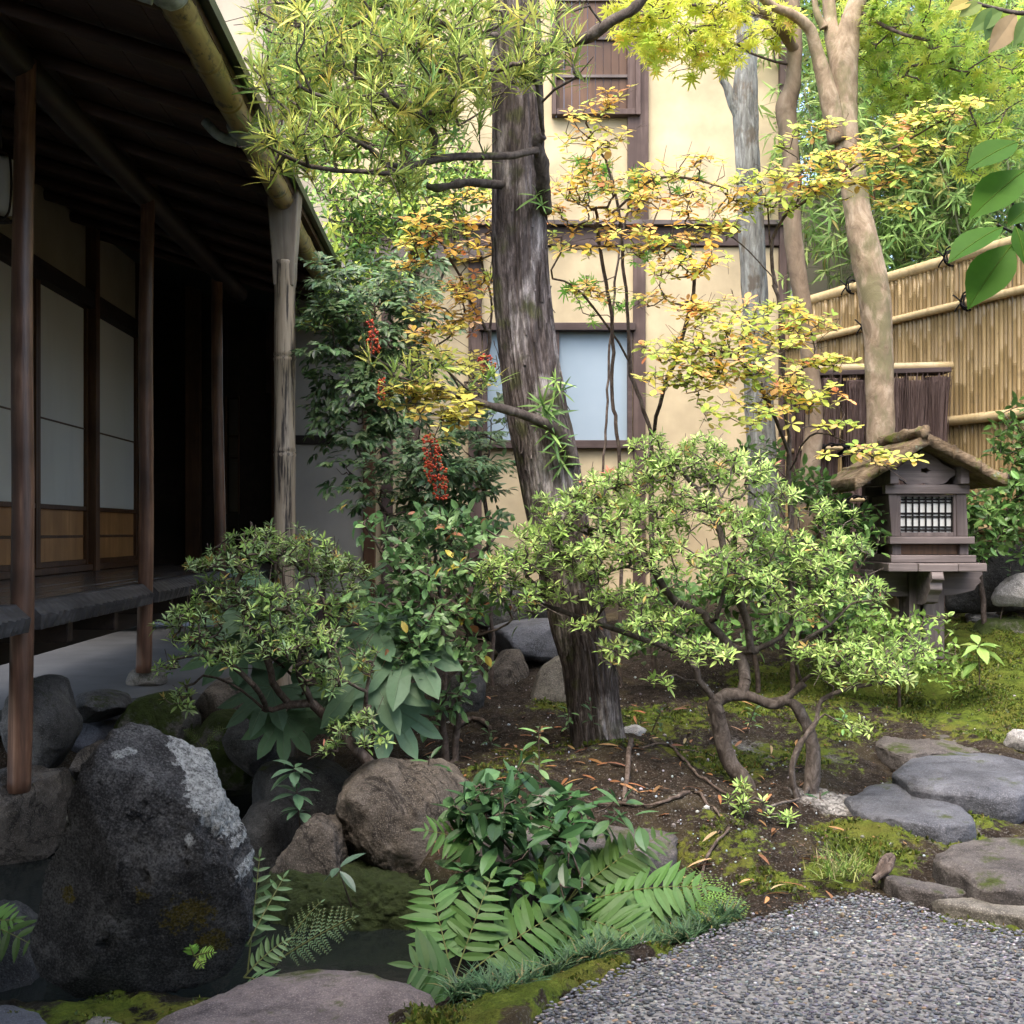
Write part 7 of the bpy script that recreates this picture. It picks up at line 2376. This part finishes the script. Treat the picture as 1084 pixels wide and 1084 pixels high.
# ---- litter: fallen strap leaves, broken grit, dead twigs
mb = MB()
n = 420
px, py = rng.uniform(400, 900, n), rng.uniform(765, 905, n)
keep = rng.random(n) < np.exp(-((px - 640) / 170) ** 2) + .12
px, py = px[keep], py[keep]
pos = np.array([G(a, b, .13) for a, b in zip(px, py)])
pos[:, 2] = terrain(pos[:, 0], pos[:, 1]) + .012 + .03 * fbm(pos * [2.2, 2.2, 0], 3, 3) + .012 * fbm(pos * [9, 9, 0], 4, 4)
az = rng.uniform(0, 6.28, len(pos))
d = np.stack([np.cos(az), np.sin(az), rng.normal(.05, .15, len(pos))], -1)
leaves(mb, "strap", pos, d, np.tile([0, 0, 1.0], (len(pos), 1)) + rng.normal(0, .3, (len(pos), 3)), rng.uniform(.03, .095, len(pos)), .085, pick([(4, (.30, .135, .06)), (3, (.40, .20, .09)), (2, (.20, .10, .055)), (1, (.46, .32, .18))], len(pos), .2))
n = 1500
px, py = rng.uniform(420, 1040, n), rng.uniform(748, 940, n)
pos = np.array([G(a, b, .12) for a, b in zip(px, py)])
pos[:, 2] = terrain(pos[:, 0], pos[:, 1]) + .004 + .035 * fbm(pos * [2.2, 2.2, 0], 3, 3) + .014 * fbm(pos * [9, 9, 0], 4, 4)
d = np.stack([rng.normal(0, 1, n), rng.normal(0, 1, n), rng.normal(.1, .25, n)], -1)
leaves(mb, "tiny", pos, d, np.tile([0, 0, 1.0], (n, 1)) + rng.normal(0, .4, (n, 3)), rng.uniform(.006, .022, n), rng.uniform(.006, .014, n), pick([(4, (.085, .055, .035)), (3, (.15, .09, .05)), (2, (.05, .036, .026)), (1, (.22, .13, .06))], n, .2))
tag(mb.build("fallen_leaves", M["leaf_soft"]), "fallen orange brown strap leaves scattered on the soil", kind="stuff")
mb = MB()
n = 3400
px, py = rng.uniform(380, 1080, n), rng.uniform(745, 945, n)
keep = rng.random(n) < np.exp(-((px - 660) / 190) ** 2) * .8 + .25
px, py = px[keep], py[keep]
pos = np.array([G(a, b, .12) for a, b in zip(px, py)])
pos[:, 2] = terrain(pos[:, 0], pos[:, 1]) + .0 + .035 * fbm(pos * [2.2, 2.2, 0], 3, 3) + .014 * fbm(pos * [9, 9, 0], 4, 4)
V, T = ICO[1]
s = np.clip(rng.lognormal(-5.9, .5, len(pos)), .0012, .010)
VV = pos[:, None] + V[None] * s[:, None, None] * rng.uniform(.6, 1.2, (len(pos), 1, 3))
mb.add(VV.reshape(-1, 3), (T[None] + (np.arange(len(pos)) * len(V))[:, None, None]).reshape(-1, 3), np.repeat(pick([(3, (.32, .33, .34)), (.5, (.36, .36, .35)), (2, (.16, .15, .14)), (1, (.32, .40, .46)), (1.5, (.14, .11, .08))], len(pos), .15), len(V), 0))
t = NT("grit", .8, .2)
t.base(t.attr())
tag(mb.build("gravel", t.m), "loose pale grit scattered on the garden soil", kind="stuff")
mb = MB()
for a, b, c in [([(690, 800), (720, 815), (745, 830), (770, 838)], .006, 1), ([(668, 805), (664, 830), (660, 848)], .011, 1), ([(730, 842), (700, 850), (660, 848), (620, 845)], .006, 1), ([(735, 880), (750, 868), (772, 860)], .006, 1), ([(735, 840), (762, 856)], .006, 1), ([(680, 815), (740, 806), (780, 812)], .004, 1), ([(478, 782), (500, 778), (520, 786)], .014, 1)]:
    q = np.array([G(x, y, .13) for x, y in a])
    q[:, 2] = terrain(q[:, 0], q[:, 1]) + .012
    q = smooth_path(q, 20)
    q[:, 2] += .035 * fbm(q * [2.2, 2.2, 0], 3, 3) + .014 * fbm(q * [9, 9, 0], 4, 4)
    mb.tube(q, np.linspace(b, b * .6, 20), 8, True, .002, (40, 40, 40), 3)
tag(mb.build("root_litter", M["twig"]), "bare roots and dead twigs lying on the soil", kind="stuff")
rt = MB()
q = smooth_path([P(930, 928, 3.22), P(938, 910, 3.25), P(944, 908, 3.26), P(940, 920, 3.22), P(925, 932, 3.2)], 20)
rt.tube(q, np.linspace(.016, .008, 20), 10, True, .004, (40, 40, 40), 5)
tag(rt.build("root_stump", M["twig"]), "short crooked root sticking out of the moss near the pebble path", "root")

mb = MB()
mp, d_, mcol, mL = MOSS
leaves(mb, "tiny", mp, d_, np.cross(d_, rng.normal(0, 1, d_.shape)), mL, mL * .9, mcol)
tag(mb.build("moss", M["leaf_soft"]), "soft yellow green moss cushions covering the garden ground", kind="stuff")
# garden seen through the slit window
shrub("courtyard_shrub", "bright leafy shrub glimpsed through the slit window of the tea house", "shrub", [[H(1.9, 10.9, .2), H(1.92, 10.9, .8), H(1.95, 10.9, 1.6)]], [(248, 480, 30, 60, 10.9, .2, 60)], sp(GL, pal=GREEN["lime"], len=.08), M["leaf_thin"], M["twig"], .012)
